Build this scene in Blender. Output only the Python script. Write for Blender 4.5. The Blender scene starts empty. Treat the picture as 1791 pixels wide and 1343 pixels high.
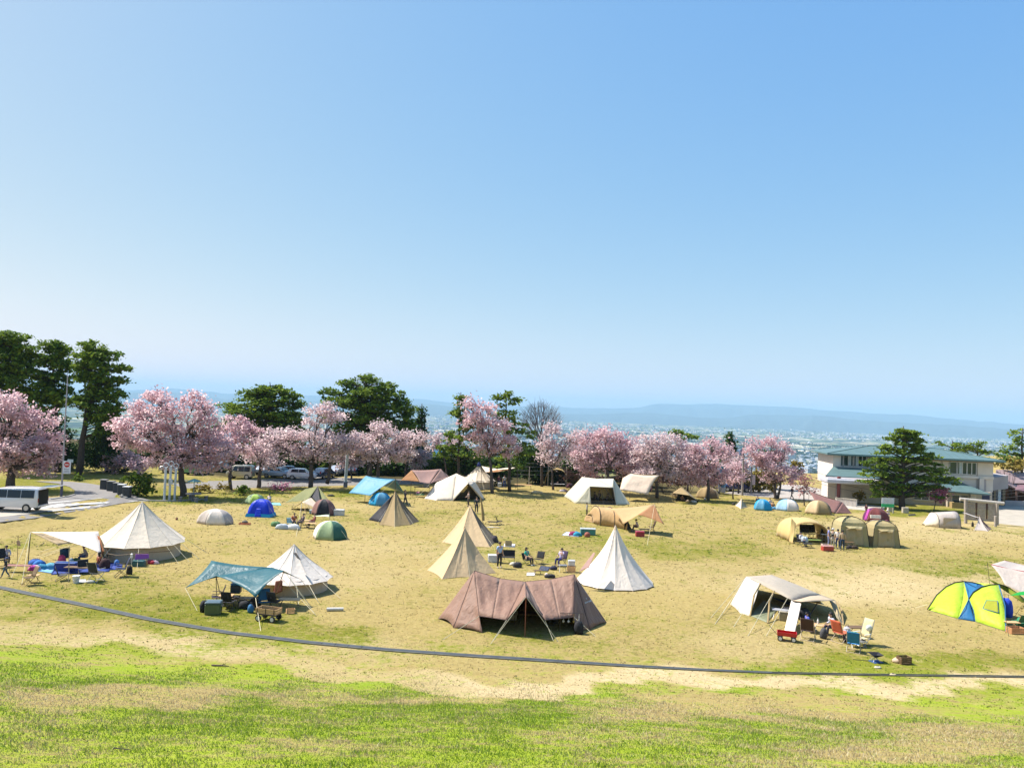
import bpy, bmesh, math, random
import numpy as np
from mathutils import Vector, Matrix
# ---------------------------------------------------------------- camera
CAMZ=10.6; F=1345.0; PITCH=math.radians(1.9); ROLL=math.radians(2.2)
Fw=Vector((0,math.cos(PITCH),math.sin(PITCH))); R0=Vector((1,0,0)); U0=Vector((0,-math.sin(PITCH),math.cos(PITCH)))
Rt=math.cos(ROLL)*R0+math.sin(ROLL)*U0; Up=-math.sin(ROLL)*R0+math.cos(ROLL)*U0
EYE=Vector((0,0,CAMZ))
scn=bpy.context.scene; COL=scn.collection
cd=bpy.data.cameras.new('camera'); cam=bpy.data.objects.new('camera',cd); COL.objects.link(cam)
cd.sensor_width=36; cd.lens=F*36/1791; cd.clip_start=0.1; cd.clip_end=90000
M=Matrix((Rt,Up,-Fw)).transposed().to_4x4(); M.translation=EYE; cam.matrix_world=M
scn.camera=cam
# ---------------------------------------------------------------- sky and sun
SUN_EL=math.radians(54); SUN_AZ=math.radians(-70)      # azimuth measured from +Y, negative = left
w=bpy.data.worlds.new('World'); scn.world=w; w.use_nodes=True
nt=w.node_tree; bg=nt.nodes['Background']; sky=nt.nodes.new('ShaderNodeTexSky'); sky.sky_type='NISHITA'
sky.sun_disc=False; sky.sun_elevation=SUN_EL; sky.sun_rotation=SUN_AZ
sky.altitude=0; sky.air_density=0.7; sky.dust_density=1.0; sky.ozone_density=1.0
bg.inputs[1].default_value=0.117
sc_=nt.nodes.new('ShaderNodeSeparateColor'); cc_=nt.nodes.new('ShaderNodeCombineColor'); nt.links.new(sky.outputs[0],sc_.inputs[0])
for i_,(e_,k_) in enumerate(((1.0,0.86),(0.55,0.775),(0.09,0.86))):          # soft-shoulder tone of a bright spring sky
    U_=0.212; a_=nt.nodes.new('ShaderNodeMath'); a_.operation='MULTIPLY'; a_.inputs[1].default_value=U_; b_=nt.nodes.new('ShaderNodeMath'); b_.operation='POWER'; b_.inputs[1].default_value=e_
    c_=nt.nodes.new('ShaderNodeMath'); c_.operation='MULTIPLY'; c_.inputs[1].default_value=k_/U_
    nt.links.new(sc_.outputs[i_],a_.inputs[0]); nt.links.new(a_.outputs[0],b_.inputs[0]); nt.links.new(b_.outputs[0],c_.inputs[0]); nt.links.new(c_.outputs[0],cc_.inputs[i_])
nt.links.new(cc_.outputs[0],bg.inputs[0])
sl=bpy.data.lights.new('sun','SUN'); sl.energy=5.0; sl.angle=math.radians(0.5); sl.color=(1,0.955,0.88)
so=bpy.data.objects.new('sun',sl); COL.objects.link(so)
SD=Vector((math.sin(SUN_AZ)*math.cos(SUN_EL),math.cos(SUN_AZ)*math.cos(SUN_EL),math.sin(SUN_EL)))
so.rotation_euler=SD.to_track_quat('Z','Y').to_euler(); so.location=(-200,60,300)
vs=scn.view_settings; vs.view_transform='Standard'; vs.look='None'; vs.gamma=1; vs.exposure=0.90
scn.cycles.volume_bounces=2; scn.cycles.max_bounces=5; scn.cycles.diffuse_bounces=2; scn.cycles.transparent_max_bounces=8
rnd=random.Random(7)
# ---------------------------------------------------------------- projection helpers (photo pixel -> place)
def sstep(t): t=min(1,max(0,t)); return t*t*(3-2*t)
def foot(x):                                            # where the viewing hill meets the field
    a=min(1.5,max(0,(-x-6)/16)); return 29.5+3.2*a
def terrain(x,y):
    s=foot(x)-y
    if y<0: s=foot(x)
    k=2.2
    sp=k*math.log1p(math.exp(min(40,s/k))) if s/k<40 else s
    z=0.305*sp if s>-12 else 0
    z=min(z,9.4)
    z+=0.35*sstep((-38-x)/1.4)*sstep((y-44)/8)
    r=math.hypot(x,y)
    edge=152+0.25*min(60,max(0,-x))
    if y>edge-20:
        t=max(0,y-edge)
        drop=0.155*(math.sqrt(t*t+400)-20) if t>0 else 0
        hill=sstep((x-78)/26)*sstep((y-112)/22)*5.2*sstep((420-y)/200)
        z+=-min(150.0,drop)+hill
    elif y>100:
        z+=sstep((x-78)/26)*sstep((y-112)/22)*5.2
    return z
def ray(px,py): return Fw+Rt*((px-895.5)/F)-Up*((py-671.5)/F)
def T(px,py,Y):                                         # point seen at a pixel, Y metres ahead
    d=ray(px,py); return EYE+d*(Y/d.y)
def G(px,py):                                           # ground point seen at a pixel
    d=ray(px,py); z=0.0; p=None
    for i in range(30):
        t=(z-CAMZ)/d.z; p=EYE+d*t
        z=0.5*z+0.5*terrain(p.x,p.y)
    return Vector((p.x,p.y,terrain(p.x,p.y)))
def DP_(g,d): return Vector((g[0]*(g[1]+d)/g[1],g[1]+d,0))       # same line of sight, d metres deeper
def proj(p):
    v=Vector(p)-EYE; f=v.dot(Fw); return (895.5+F*v.dot(Rt)/f, 671.5-F*v.dot(Up)/f)
def Z(b,py):                                            # height at which a vertical line over b reaches pixel row py
    lo,hi=-5,60
    for i in range(40):
        m=(lo+hi)/2
        if proj((b[0],b[1],m))[1]>py: lo=m
        else: hi=m
    return lo
# ---------------------------------------------------------------- materials
MATS={}
def nodes(name):
    m=bpy.data.materials.new(name); m.use_nodes=True; t=m.node_tree; return m,t,t.nodes['Principled BSDF'],t.nodes['Material Output']
def dim(t,sock):
    v=t.nodes.new('ShaderNodeVectorMath'); v.operation='SCALE'; v.inputs['Scale'].default_value=0.79; t.links.new(sock,v.inputs[0]); return v.outputs[0]
def mat(name,col,rough=0.6,metal=0,var=0.12,scale=6,bump=0,coat=0,trans=0):
    if name in MATS: return MATS[name]
    m,t,b,o=nodes(name); N=t.nodes; L=t.links
    b.inputs['Roughness'].default_value=rough; b.inputs['Metallic'].default_value=metal; b.inputs['Coat Weight'].default_value=coat
    tc=N.new('ShaderNodeTexCoord'); n=N.new('ShaderNodeTexNoise'); n.inputs['Scale'].default_value=scale; n.inputs['Detail'].default_value=5
    L.new(tc.outputs['Object'],n.inputs['Vector'])
    mr=N.new('ShaderNodeMapRange'); mr.inputs[1].default_value=0.3; mr.inputs[2].default_value=0.7; mr.inputs[3].default_value=1-var; mr.inputs[4].default_value=1+var
    L.new(n.outputs['Fac'],mr.inputs[0])
    mx=N.new('ShaderNodeVectorMath'); mx.operation='SCALE'; mx.inputs[0].default_value=[0.79*q for q in col[:3]]; L.new(mr.outputs[0],mx.inputs['Scale'])
    L.new(mx.outputs[0],b.inputs['Base Color'])
    if bump:
        bp=N.new('ShaderNodeBump'); bp.inputs['Strength'].default_value=bump; bp.inputs['Distance'].default_value=0.05
        L.new(n.outputs['Fac'],bp.inputs['Height']); L.new(bp.outputs[0],b.inputs['Normal'])
    if trans:
        tr=N.new('ShaderNodeBsdfTranslucent'); L.new(mx.outputs[0],tr.inputs[0]); ms=N.new('ShaderNodeMixShader'); ms.inputs[0].default_value=trans
        L.new(b.outputs[0],ms.inputs[1]); L.new(tr.outputs[0],ms.inputs[2]); L.new(ms.outputs[0],o.inputs[0])
    MATS[name]=m; return m
def fabric(name,col,trans=0.12,rough=0.75,wr=0.22,var=0.05,seam=0):
    if name in MATS: return MATS[name]
    m,t,b,o=nodes(name); N=t.nodes; L=t.links
    b.inputs['Roughness'].default_value=rough; b.inputs['Sheen Weight'].default_value=0.1; b.inputs['Specular IOR Level'].default_value=0.25
    tc=N.new('ShaderNodeTexCoord'); mp=N.new('ShaderNodeMapping'); mp.inputs['Scale'].default_value=(2.2,2.2,0.55); L.new(tc.outputs['Object'],mp.inputs[0])
    n=N.new('ShaderNodeTexNoise'); n.inputs['Scale'].default_value=1.6; n.inputs['Detail'].default_value=4; n.inputs['Distortion'].default_value=0.8; L.new(mp.outputs[0],n.inputs['Vector'])
    n2=N.new('ShaderNodeTexNoise'); n2.inputs['Scale'].default_value=90; L.new(tc.outputs['Object'],n2.inputs['Vector'])
    mr=N.new('ShaderNodeMapRange'); mr.inputs[1].default_value=0.3; mr.inputs[2].default_value=0.7; mr.inputs[3].default_value=1-var; mr.inputs[4].default_value=1+var
    L.new(n.outputs['Fac'],mr.inputs[0]); mx=N.new('ShaderNodeVectorMath'); mx.operation='SCALE'; mx.inputs[0].default_value=[0.79*q for q in col[:3]]; L.new(mr.outputs[0],mx.inputs['Scale'])
    ad=N.new('ShaderNodeMath'); ad.operation='MULTIPLY_ADD'; ad.inputs[1].default_value=0.03; L.new(n2.outputs['Fac'],ad.inputs[0]); L.new(n.outputs['Fac'],ad.inputs[2])
    bp=N.new('ShaderNodeBump'); bp.inputs['Strength'].default_value=wr; bp.inputs['Distance'].default_value=0.22; L.new(ad.outputs[0],bp.inputs['Height'])
    L.new(mx.outputs[0],b.inputs['Base Color']); L.new(bp.outputs[0],b.inputs['Normal'])
    tr=N.new('ShaderNodeBsdfTranslucent'); L.new(mx.outputs[0],tr.inputs[0]); ms=N.new('ShaderNodeMixShader'); ms.inputs[0].default_value=trans
    L.new(b.outputs[0],ms.inputs[1]); L.new(tr.outputs[0],ms.inputs[2]); L.new(ms.outputs[0],o.inputs[0])
    MATS[name]=m; return m
def metal(name='steel',col=(0.5,0.5,0.5),rough=0.4): return mat(name,col,rough,0.8,0.08)
ROPE=mat('pale_rope',(0.78,0.70,0.48),0.8); POLE=mat('dark_pole',(0.10,0.08,0.07),0.45,0.3); APOLE=mat('grey_pole',(0.45,0.45,0.46),0.4,0.7)
WPOLE=mat('wood_pole',(0.42,0.28,0.14),0.6); BLACK=mat('black_fabric',(0.018,0.018,0.022),0.85); WOOD=mat('pale_wood',(0.68,0.42,0.2),0.6,0,0.25,12)
WHITE=mat('white_plastic',(0.8,0.8,0.8),0.35); RUBBER=mat('rubber',(0.03,0.03,0.03),0.8); STEEL=metal()
# ---------------------------------------------------------------- object helpers
OFF={}
def tag(o,label=None,cat=None,group=None,kind=None):
    if label: o['label']=label
    if cat: o['category']=cat
    if group: o['group']=group
    if kind: o['kind']=kind
    return o
def thing(name,label,cat,loc,rz=0,group=None):
    o=bpy.data.objects.new(name,None); o.empty_display_size=0.3; COL.objects.link(o); o.location=loc; o.rotation_euler=(0,0,rz)
    OFF[o]=Vector(loc); return tag(o,label,cat,group)
def link_mesh(name,me,m,parent=None):
    o=bpy.data.objects.new(name,me); COL.objects.link(o)
    if m: me.materials.append(m)
    if parent is not None: o.parent=parent; OFF[o]=OFF.get(parent,Vector((0,0,0)))
    return o
class MB:
    def __init__(s): s.v=[]; s.f=[]
    def add(s,vs,fs):
        n=len(s.v); s.v+=[tuple(v) for v in vs]; s.f+=[tuple(i+n for i in f) for f in fs]; return s
    def box(s,c,d,rz=0,rx=0,ry=0,taper=1.0,bev=0.0):
        c=Vector(c); R=Matrix.Rotation(rz,3,'Z')@Matrix.Rotation(rx,3,'X')@Matrix.Rotation(ry,3,'Y')
        x,y,z=d[0]/2,d[1]/2,d[2]/2; b=min(bev,x*0.9,y*0.9,z*0.9)
        if b<=0:
            P=[(-x,-y,-z),(x,-y,-z),(x,y,-z),(-x,y,-z),(-x*taper,-y*taper,z),(x*taper,-y*taper,z),(x*taper,y*taper,z),(-x*taper,y*taper,z)]
            return s.add([c+R@Vector(p) for p in P],[(0,3,2,1),(4,5,6,7),(0,1,5,4),(1,2,6,5),(2,3,7,6),(3,0,4,7)])
        rings=[]
        for (zz,i) in ((-z,b),(-z+b,0),(z-b,0),(z,b)):
            xx,yy=x-i,y-i; k=1 if zz<0 else taper
            rings.append([c+R@Vector((a*k,e*k,zz)) for a,e in ((-xx+b,-yy),(xx-b,-yy),(xx,-yy+b),(xx,yy-b),(xx-b,yy),(-xx+b,yy),(-xx,yy-b),(-xx,-yy+b))])
        return s.loft(rings,True)
    def loft(s,rings,cap=False,close=True):
        n=len(rings[0]); vs=[p for r in rings for p in r]; fs=[]
        for j in range(len(rings)-1):
            for i in range(n if close else n-1):
                k=(i+1)%n; fs.append((j*n+i,j*n+k,(j+1)*n+k,(j+1)*n+i))
        if cap: fs.append(tuple(range(n-1,-1,-1))); fs.append(tuple((len(rings)-1)*n+i for i in range(n)))
        return s.add(vs,fs)
    def tube(s,pts,r,n=6):
        pts=[Vector(p) for p in pts]; rs=r if isinstance(r,(list,tuple)) else [r]*len(pts); rings=[]
        for i,p in enumerate(pts):
            d=(pts[min(i+1,len(pts)-1)]-pts[max(i-1,0)]).normalized()
            a=d.cross(Vector((0,0,1)) if abs(d.z)<0.95 else Vector((1,0,0))).normalized(); b=d.cross(a)
            rings.append([p+(a*math.cos(2*math.pi*k/n)+b*math.sin(2*math.pi*k/n))*rs[i] for k in range(n)])
        return s.loft(rings,True)
    def lathe(s,c,prof,n=16,axis='Z'):
        c=Vector(c); rings=[]
        for r,h in prof:
            ring=[]
            for k in range(n):
                a=2*math.pi*k/n; p=(r*math.cos(a),r*math.sin(a),h)
                if axis=='Y': p=(p[0],p[2],p[1])
                if axis=='X': p=(p[2],p[0],p[1])
                ring.append(c+Vector(p))
            rings.append(ring)
        return s.loft(rings,True)
    def patch(s,a,b,c,d,nu=8,nv=8,sag=0.0,bow=(0,0,0,0),wr=0.0,seed=0):
        # bilinear sheet a-b (v=0) to d-c (v=1); sag drops the middle, bow pulls edges ab,bc,cd,da inwards
        a,b,c,d=map(Vector,(a,b,c,d)); m=(a+b+c+d)/4; vs=[]; rg=random.Random(seed+11)
        ph=[rg.uniform(0,6.28) for _ in range(6)]
        nrm=(b-a).cross(d-a); nrm=nrm.normalized() if nrm.length>0 else Vector((0,0,1))
        for j in range(nv+1):
            v=j/nv
            for i in range(nu+1):
                u=i/nu
                p=(a*(1-u)+b*u)*(1-v)+(d*(1-u)+c*u)*v
                eu=4*u*(1-u); ev=4*v*(1-v)
                p=p+((m-(a+b)/2)*bow[0]*eu*(1-v)+(m-(b+c)/2)*bow[1]*ev*u+(m-(c+d)/2)*bow[2]*eu*v+(m-(d+a)/2)*bow[3]*ev*(1-u))
                p.z-=sag*eu*ev
                if wr: p=p+nrm*wr*(math.sin(9*u+5*v+ph[0])+math.sin(-6*u+11*v+ph[1])+0.6*math.sin(17*u+3*v+ph[2]))*(eu*ev)**0.5
                vs.append(p)
        fs=[(j*(nu+1)+i,j*(nu+1)+i+1,(j+1)*(nu+1)+i+1,(j+1)*(nu+1)+i) for j in range(nv) for i in range(nu)]
        return s.add(vs,fs)
    def build(s,name,m,parent=None,world=True,smooth=False,thick=0):
        off=OFF.get(parent,Vector((0,0,0))) if (parent is not None and world) else Vector((0,0,0))
        me=bpy.data.meshes.new(name); me.from_pydata([(v[0]-off[0],v[1]-off[1],v[2]-off[2]) for v in s.v],[],s.f); me.update()
        if smooth:
            me.polygons.foreach_set('use_smooth',[True]*len(me.polygons))
        o=link_mesh(name,me,m,parent)
        if thick:
            md=o.modifiers.new('thickness','SOLIDIFY'); md.thickness=thick; md.offset=0
        return o
def children(o): return [c for c in bpy.data.objects if c.parent==o]
def copy_tree(o,loc=None,rz=None,label=None,cat=None,group=None,parent=None,scale=None):
    c=o.copy(); COL.objects.link(c); c.parent=parent
    if loc is not None: c.location=loc
    if rz is not None: c.rotation_euler=(0,0,rz)
    if scale is not None: c.scale=(scale,)*3
    if label: c['label']=label
    if cat: c['category']=cat
    if group: c['group']=group
    for ch in KIDS(o): copy_tree(ch,parent=c)
    return c
def KIDS(o): return list(o.children)
def rope(parent,a,b,r=0.012,m=None):
    return MB().tube([a,b],r,4).build('guy_rope',m or ROPE,parent)
def pole(parent,a,b,r=0.02,m=None,name='pole'):
    return MB().tube([a,b],r,8).build(name,m or POLE,parent)
# ================================================================ LAND
def ell(px,py,c):
    return ((px-c[0])/c[2])**2+((py-c[1])/c[3])**2
OLIVE=[(650,905,150,9,.55),(960,955,150,22,.65),(1000,905,120,10,.4),(1240,962,90,13,.85),(1210,905,180,14,.25),(1660,985,90,13,.75),(1730,1003,70,10,.6),
 (440,1100,150,22,1.0),(330,1075,120,18,.85),(120,1040,190,22,.75),(60,950,90,8,.7),(230,1075,150,14,.6),(1620,1163,230,17,1.0),(1420,1168,120,8,.7),(1060,1140,150,22,.45),(860,1120,100,16,.4),
 (1255,878,45,5,1.0),(1330,935,80,7,.5),(1470,950,60,5,.5),(880,870,110,6,.35),(40,850,60,9,1.0),(270,872,75,9,.95),(560,868,120,9,.45),(640,856,90,5,.9),(1180,1090,100,15,.3),
 (620,1130,120,14,.35),(1420,866,160,5,.5),(1650,890,120,10,.8),(1570,895,140,6,.6),(1740,925,60,5,.7),(1280,858,70,6,.6),(1640,1110,90,8,.3),(330,950,140,9,.3),(1120,935,90,12,.3),(160,1000,120,14,.35),(1390,995,150,8,.3)]
BARE=[(1600,1020,230,26,.9),(1480,1040,110,20,.5),(1690,930,160,14,.7),(1560,915,160,9,.5),(1380,1120,150,22,.4),(300,905,90,10,.4),(700,960,120,16,.5),(330,1130,330,18,.55),(620,1010,90,22,.4),(1250,1010,170,22,.3),(520,880,160,8,.3)]
DRY=[(230,1218,190,17,.85),(1330,1238,250,24,.95),(1060,1290,160,18,.45),(850,1215,160,10,.6),(620,1225,220,9,.5),(1650,1300,180,26,.65),(500,1310,160,12,.35),(1450,1320,200,16,.4),(60,1260,120,14,.3),(300,1160,210,12,.5)]
def boundary(px):
    P=[(-400,1085),(0,1115),(180,1135),(400,1162),(600,1188),(760,1205),(900,1222),(1000,1222),(1100,1206),(1250,1200),(1500,1203),(1791,1214),(2300,1240)]
    for i in range(len(P)-1):
        if P[i][0]<=px<=P[i+1][0]:
            t=(px-P[i][0])/(P[i+1][0]-P[i][0]); return P[i][1]*(1-t)+P[i+1][1]*t
    return 1115 if px<0 else 1214
def cover(x,y,z):
    """greenness, bareness of the turf at a place"""
    if y<3: return 0.8,0.0
    px,py=proj((x,y,z)); g=0.03; b=0.0
    q=(py-680)/400
    px+=22*q*(math.sin(x*0.55+1.3*math.sin(y*0.41))+0.7*math.sin(x*1.3+y*0.7+2)); py+=4.5*(0.3+q)*(math.sin(x*0.37+y*0.2)+math.sin(x*0.9-y*0.55+1)+0.6*math.sin(x*2.1+y*1.1))
    if py>boundary(px)-40:
        k=sstep((py-boundary(px)+4)/9)
        if 900<px<1791: k*=1
        hg=0.92-0.12*sstep((px-900)/700)
        for c in DRY:
            e=ell(px,py,c)
            if e<2.2: hg-=1.0*c[4]*sstep((2.2-e)/2.0)
        band=0.08+0.15*sstep((py-boundary(px)+50)/40)*(1 if px<800 else -.4)
        g=band*(1-k)+max(0,hg)*k
        b=(0.35+0.85*sstep((px-650)/250))*(1-k)*sstep((py-boundary(px)+(36 if px<1200 else 27))/8)
    for c in OLIVE:
        if py>boundary(px)-12: break
        e=ell(px,py,c)
        if e<3.2: g+=0.8*c[4]*sstep((3.2-e)/3.0)
    if py<boundary(px):
        for c in BARE:
            e=ell(px,py,c)
            if e<3: b+=0.6*c[4]*sstep((3-e)/2.8)
    if x<-22 and y>74: g+=0.55*sstep((y-74)/6)*sstep((-22-x)/6)
    if py>boundary(px)-4: g=0.06+0.88*g
    return min(1,g),min(1,b)
rads=[0.0]; r=1.2
while r<60000:
    rads.append(r); r*=(1.018 if 6<r<260 else 1.07)
rads.append(60000)
angs=[]; a=-180
while a<180:
    angs.append(a); a+=(0.4 if -46<=a<46 else 4)
V=[(0,0,terrain(0,0))]; CO=[(0.8,0,0,1)]
for r in rads[1:]:
    for a in angs:
        t=math.radians(a); x,y=r*math.sin(t),r*math.cos(t); z=terrain(x,y)
        if r>300: z=terrain(x,y)
        V.append((x,y,z)); g,b=cover(x,y,z) if r<260 and abs(a)<80 else (0.6,0); CO.append((g,b,max(min(1,max(0,(y-150)/500)),0.12*sstep((y-105-4*math.sin(x*.21)-2*math.sin(x*.5))/5)*sstep((34-x)/8)),1))  # blue channel also masks the ground painted darker as shade behind the trees
n=len(angs); FC=[(0,1+(i+1)%n,1+i) for i in range(n)]
for j in range(len(rads)-2):
    for i in range(n):
        k=(i+1)%n; FC.append((1+j*n+i,1+j*n+k,1+(j+1)*n+k,1+(j+1)*n+i))
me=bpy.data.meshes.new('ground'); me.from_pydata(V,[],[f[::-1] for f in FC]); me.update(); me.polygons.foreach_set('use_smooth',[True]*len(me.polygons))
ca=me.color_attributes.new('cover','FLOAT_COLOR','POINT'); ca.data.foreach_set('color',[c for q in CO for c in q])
def turf_nodes(t,far=True):
    N=t.nodes; L=t.links
    def noise(s,det=4,ro=0.55,vec=None,dist=0):
        n=N.new('ShaderNodeTexNoise'); n.inputs['Scale'].default_value=s; n.inputs['Detail'].default_value=det; n.inputs['Roughness'].default_value=ro; n.inputs['Distortion'].default_value=dist
        L.new(vec or geo.outputs['Position'],n.inputs['Vector']); return n.outputs['Fac']
    def rng(x,a,b,c=0,d=1):
        m=N.new('ShaderNodeMapRange'); m.inputs[1].default_value=a; m.inputs[2].default_value=b; m.inputs[3].default_value=c; m.inputs[4].default_value=d; L.new(x,m.inputs[0]); return m.outputs[0]
    def math_(op,a,b):
        m=N.new('ShaderNodeMath'); m.operation=op
        for i,q in ((0,a),(1,b)):
            if isinstance(q,(int,float)): m.inputs[i].default_value=q
            else: L.new(q,m.inputs[i])
        return m.outputs[0]
    def mix(f,a,b):
        m=N.new('ShaderNodeMix'); m.data_type='RGBA'
        if isinstance(f,(int,float)): m.inputs[0].default_value=f
        else: L.new(f,m.inputs[0])
        for i,q in ((6,a),(7,b)):
            if isinstance(q,tuple): m.inputs[i].default_value=q+(1,)
            else: L.new(q,m.inputs[i])
        return m.outputs[2]
    geo=N.new('ShaderNodeNewGeometry'); at=N.new('ShaderNodeAttribute'); at.attribute_name='cover'; sp=N.new('ShaderNodeSeparateColor'); L.new(at.outputs['Color'],sp.inputs[0])
    return N,L,noise,rng,math_,mix,geo,sp
m,t,B,O=nodes('turf'); N,L,noise,rng,MT,mix,geo,sp=turf_nodes(t)
big=noise(0.09,5,0.6,dist=0.5); mid=noise(0.55,5,0.65,dist=0.4); fine=noise(3.2,5,0.7); vf=noise(14,4,0.7)
g=MT('ADD',sp.outputs[0],MT('MULTIPLY',MT('SUBTRACT',mid,0.5),2.5)); g=MT('ADD',g,MT('MULTIPLY',MT('SUBTRACT',fine,0.5),3.0)); g=MT('ADD',g,MT('MULTIPLY',MT('SUBTRACT',big,0.5),0.7))
g=rng(g,0.12,0.98)
tan=mix(rng(fine,0.3,0.7),(0.315,0.24,0.085),(0.52,0.405,0.165)); tan=mix(rng(mid,0.35,0.7),tan,(0.475,0.365,0.14)); 
tan=mix(MT('MULTIPLY',sp.outputs[1],rng(mid,0.2,0.6,0.4,1)),tan,(0.66,0.52,0.30))
sepP=N.new('ShaderNodeSeparateXYZ'); L.new(geo.outputs['Position'],sepP.inputs[0])
nearf=rng(sepP.outputs[1],36,27)
olive=mix(rng(vf,0.3,0.7),(0.13,0.15,0.015),(0.29,0.28,0.03)); brite=mix(rng(vf,0.3,0.7),(0.13,0.24,0.010),(0.38,0.48,0.03))
brite=mix(rng(big,0.35,0.65),brite,(0.34,0.42,0.03))
gr=mix(nearf,olive,brite)
col=mix(g,tan,gr)
# dark tufts
tu=rng(noise(2.3,7,0.85),0.50,0.62); tu=MT('MULTIPLY',tu,rng(noise(0.16,4),0.36,0.60)); tu=MT('MULTIPLY',tu,rng(sp.outputs[1],0.7,0.1)); col=mix(MT('MULTIPLY',tu,rng(sepP.outputs[1],30,36,0.2,0.75)),col,(0.17,0.14,0.03)); ds=rng(noise(5.5,4,0.8),0.55,0.66); col=mix(MT('MULTIPLY',ds,0.6),col,(0.13,0.10,0.03)); ls=rng(noise(1.1,6,0.8),0.56,0.72); col=mix(MT('MULTIPLY',ls,0.55),col,(0.62,0.49,0.23))
# far plain: fields, woods
vor=N.new('ShaderNodeTexVoronoi'); vor.inputs['Scale'].default_value=0.008; mp=N.new('ShaderNodeMapping'); mp.inputs['Rotation'].default_value=(0,0,0.5); mp.inputs['Scale'].default_value=(1,0.45,1); L.new(geo.outputs['Position'],mp.inputs[0]); L.new(mp.outputs[0],vor.inputs['Vector'])
sc=N.new('ShaderNodeSeparateColor'); L.new(vor.outputs['Color'],sc.inputs[0])
fld=mix(rng(sc.outputs[0],0.3,0.6),(0.42,0.37,0.24),(0.12,0.19,0.07)); fld=mix(rng(sc.outputs[1],0.66,0.7),fld,(0.62,0.56,0.42))
wd=rng(noise(0.0042,6,0.7,dist=0.5),0.46,0.52); fld=mix(wd,fld,(0.018,0.05,0.04))
slope=mix(rng(noise(0.03,5),0.4,0.6),(0.42,0.33,0.15),(0.09,0.13,0.04)); slope=mix(rng(sepP.outputs[0],36,22),slope,mix(fine,(0.05,0.04,0.02),(0.10,0.085,0.03)))  # dark brown floor behind the tree row, with its shade painted into the colour
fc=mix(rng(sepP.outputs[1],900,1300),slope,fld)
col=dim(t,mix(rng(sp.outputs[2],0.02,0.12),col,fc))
L.new(col,B.inputs['Base Color']); B.inputs['Roughness'].default_value=0.95; B.inputs['Specular IOR Level'].default_value=0.1
bp=N.new('ShaderNodeBump'); bp.inputs['Strength'].default_value=0.9; bp.inputs['Distance'].default_value=0.12
L.new(MT('ADD',MT('MULTIPLY',vf,0.5),fine),bp.inputs['Height']); L.new(bp.outputs[0],B.inputs['Normal'])
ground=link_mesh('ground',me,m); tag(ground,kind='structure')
# ---- short grass blades on the near slope
rs=np.random.RandomState(3)
def blades(far=False):
    nb=330000; d=6.5+23*rs.rand(nb)**0.85; th=(rs.rand(nb)-0.5)*2*math.radians(38); x=d*np.sin(th); y=d*np.cos(th)
    if far:
        nb=85000; d=27+68*rs.rand(nb)**1.1; th=(rs.rand(nb)-0.5)*2*math.radians(36); x=d*np.sin(th); y=d*np.cos(th); q=rs.rand(nb//9,2); ii=rs.randint(0,nb//9,nb); ok=rs.rand(nb)<.7; x=np.where(ok,x[ii]+rs.randn(nb)*.10,x); y=np.where(ok,y[ii]+rs.randn(nb)*.10,y); d=np.hypot(x,y); k_=(y>26)&~((x<-36)&(y>48)); x=x[k_];y=y[k_];d=d[k_];nb=len(x)
    zz=np.array([terrain(a,b) for a,b in zip(x,y)])
    cov=np.array([cover(a,b,c)[0] for a,b,c in zip(x[::1],y[::1],zz)])
    keep=rs.rand(nb)<(0.35+0.65*cov)*(np.ones(nb) if far else np.clip((29-d+2*np.sin(x*1.7))/9,0,1)); x=x[keep];y=y[keep];zz=zz[keep];cov=cov[keep];d=d[keep]; k=len(x)
    h=(0.012+0.026*rs.rand(k)**1.5)*(0.8+d/30); wd=(0.004+0.005*rs.rand(k))*(0.8+d/14); h=h*(0.8 if far else 1)*(1.0 if far else (0.55+1.1*np.clip(0.5+0.5*np.sin(x*2.3+3*np.sin(y*1.1))*np.sin(y*2.9+2*np.sin(x*1.7)),0,1))); wd=wd*(1.8 if far else 1); a=rs.rand(k)*6.283; la=rs.rand(k)*6.283; ln=h*(0.2+1.0*rs.rand(k))
    P=np.zeros((k,3,3)); P[:,0]=np.stack([x-wd*np.cos(a),y-wd*np.sin(a),zz-0.01],1); P[:,1]=np.stack([x+wd*np.cos(a),y+wd*np.sin(a),zz-0.01],1); P[:,2]=np.stack([x+ln*np.cos(la),y+ln*np.sin(la),zz+h],1)
    me=bpy.data.meshes.new('grass'); me.vertices.add(3*k); me.vertices.foreach_set('co',P.reshape(-1)); me.loops.add(3*k); me.loops.foreach_set('vertex_index',np.arange(3*k,dtype=np.int32)); me.polygons.add(k); me.polygons.foreach_set('loop_start',np.arange(0,3*k,3,dtype=np.int32)); me.update(calc_edges=True)
    c=me.color_attributes.new('cover','FLOAT_COLOR','POINT'); C4=np.ones((k,3,4)); C4[:,:,0]=cov[:,None]; C4[:,:,1]=rs.rand(k)[:,None]; c.data.foreach_set('color',C4.reshape(-1)); return me
m,t,B,O=nodes('grass_blade'); N,L,noise,rng,MT,mix,geo,sp=turf_nodes(t)
mid=noise(0.55,5,0.65,dist=0.4); fine=noise(3.2,5,0.7); g=MT('ADD',sp.outputs[0],MT('MULTIPLY',MT('SUBTRACT',mid,0.5),2.5)); g=MT('ADD',g,MT('MULTIPLY',MT('SUBTRACT',fine,0.5),3.0)); g=MT('ADD',g,MT('MULTIPLY',MT('SUBTRACT',sp.outputs[1],0.5),0.7)); g=rng(g,0.12,0.98)
col=mix(g,mix(sp.outputs[1],(0.5,0.38,0.18),(0.76,0.66,0.42)),mix(sp.outputs[1],(0.08,0.19,0.01),(0.40,0.52,0.035))); col=dim(t,col); L.new(col,B.inputs['Base Color']); B.inputs['Roughness'].default_value=0.6
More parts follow.
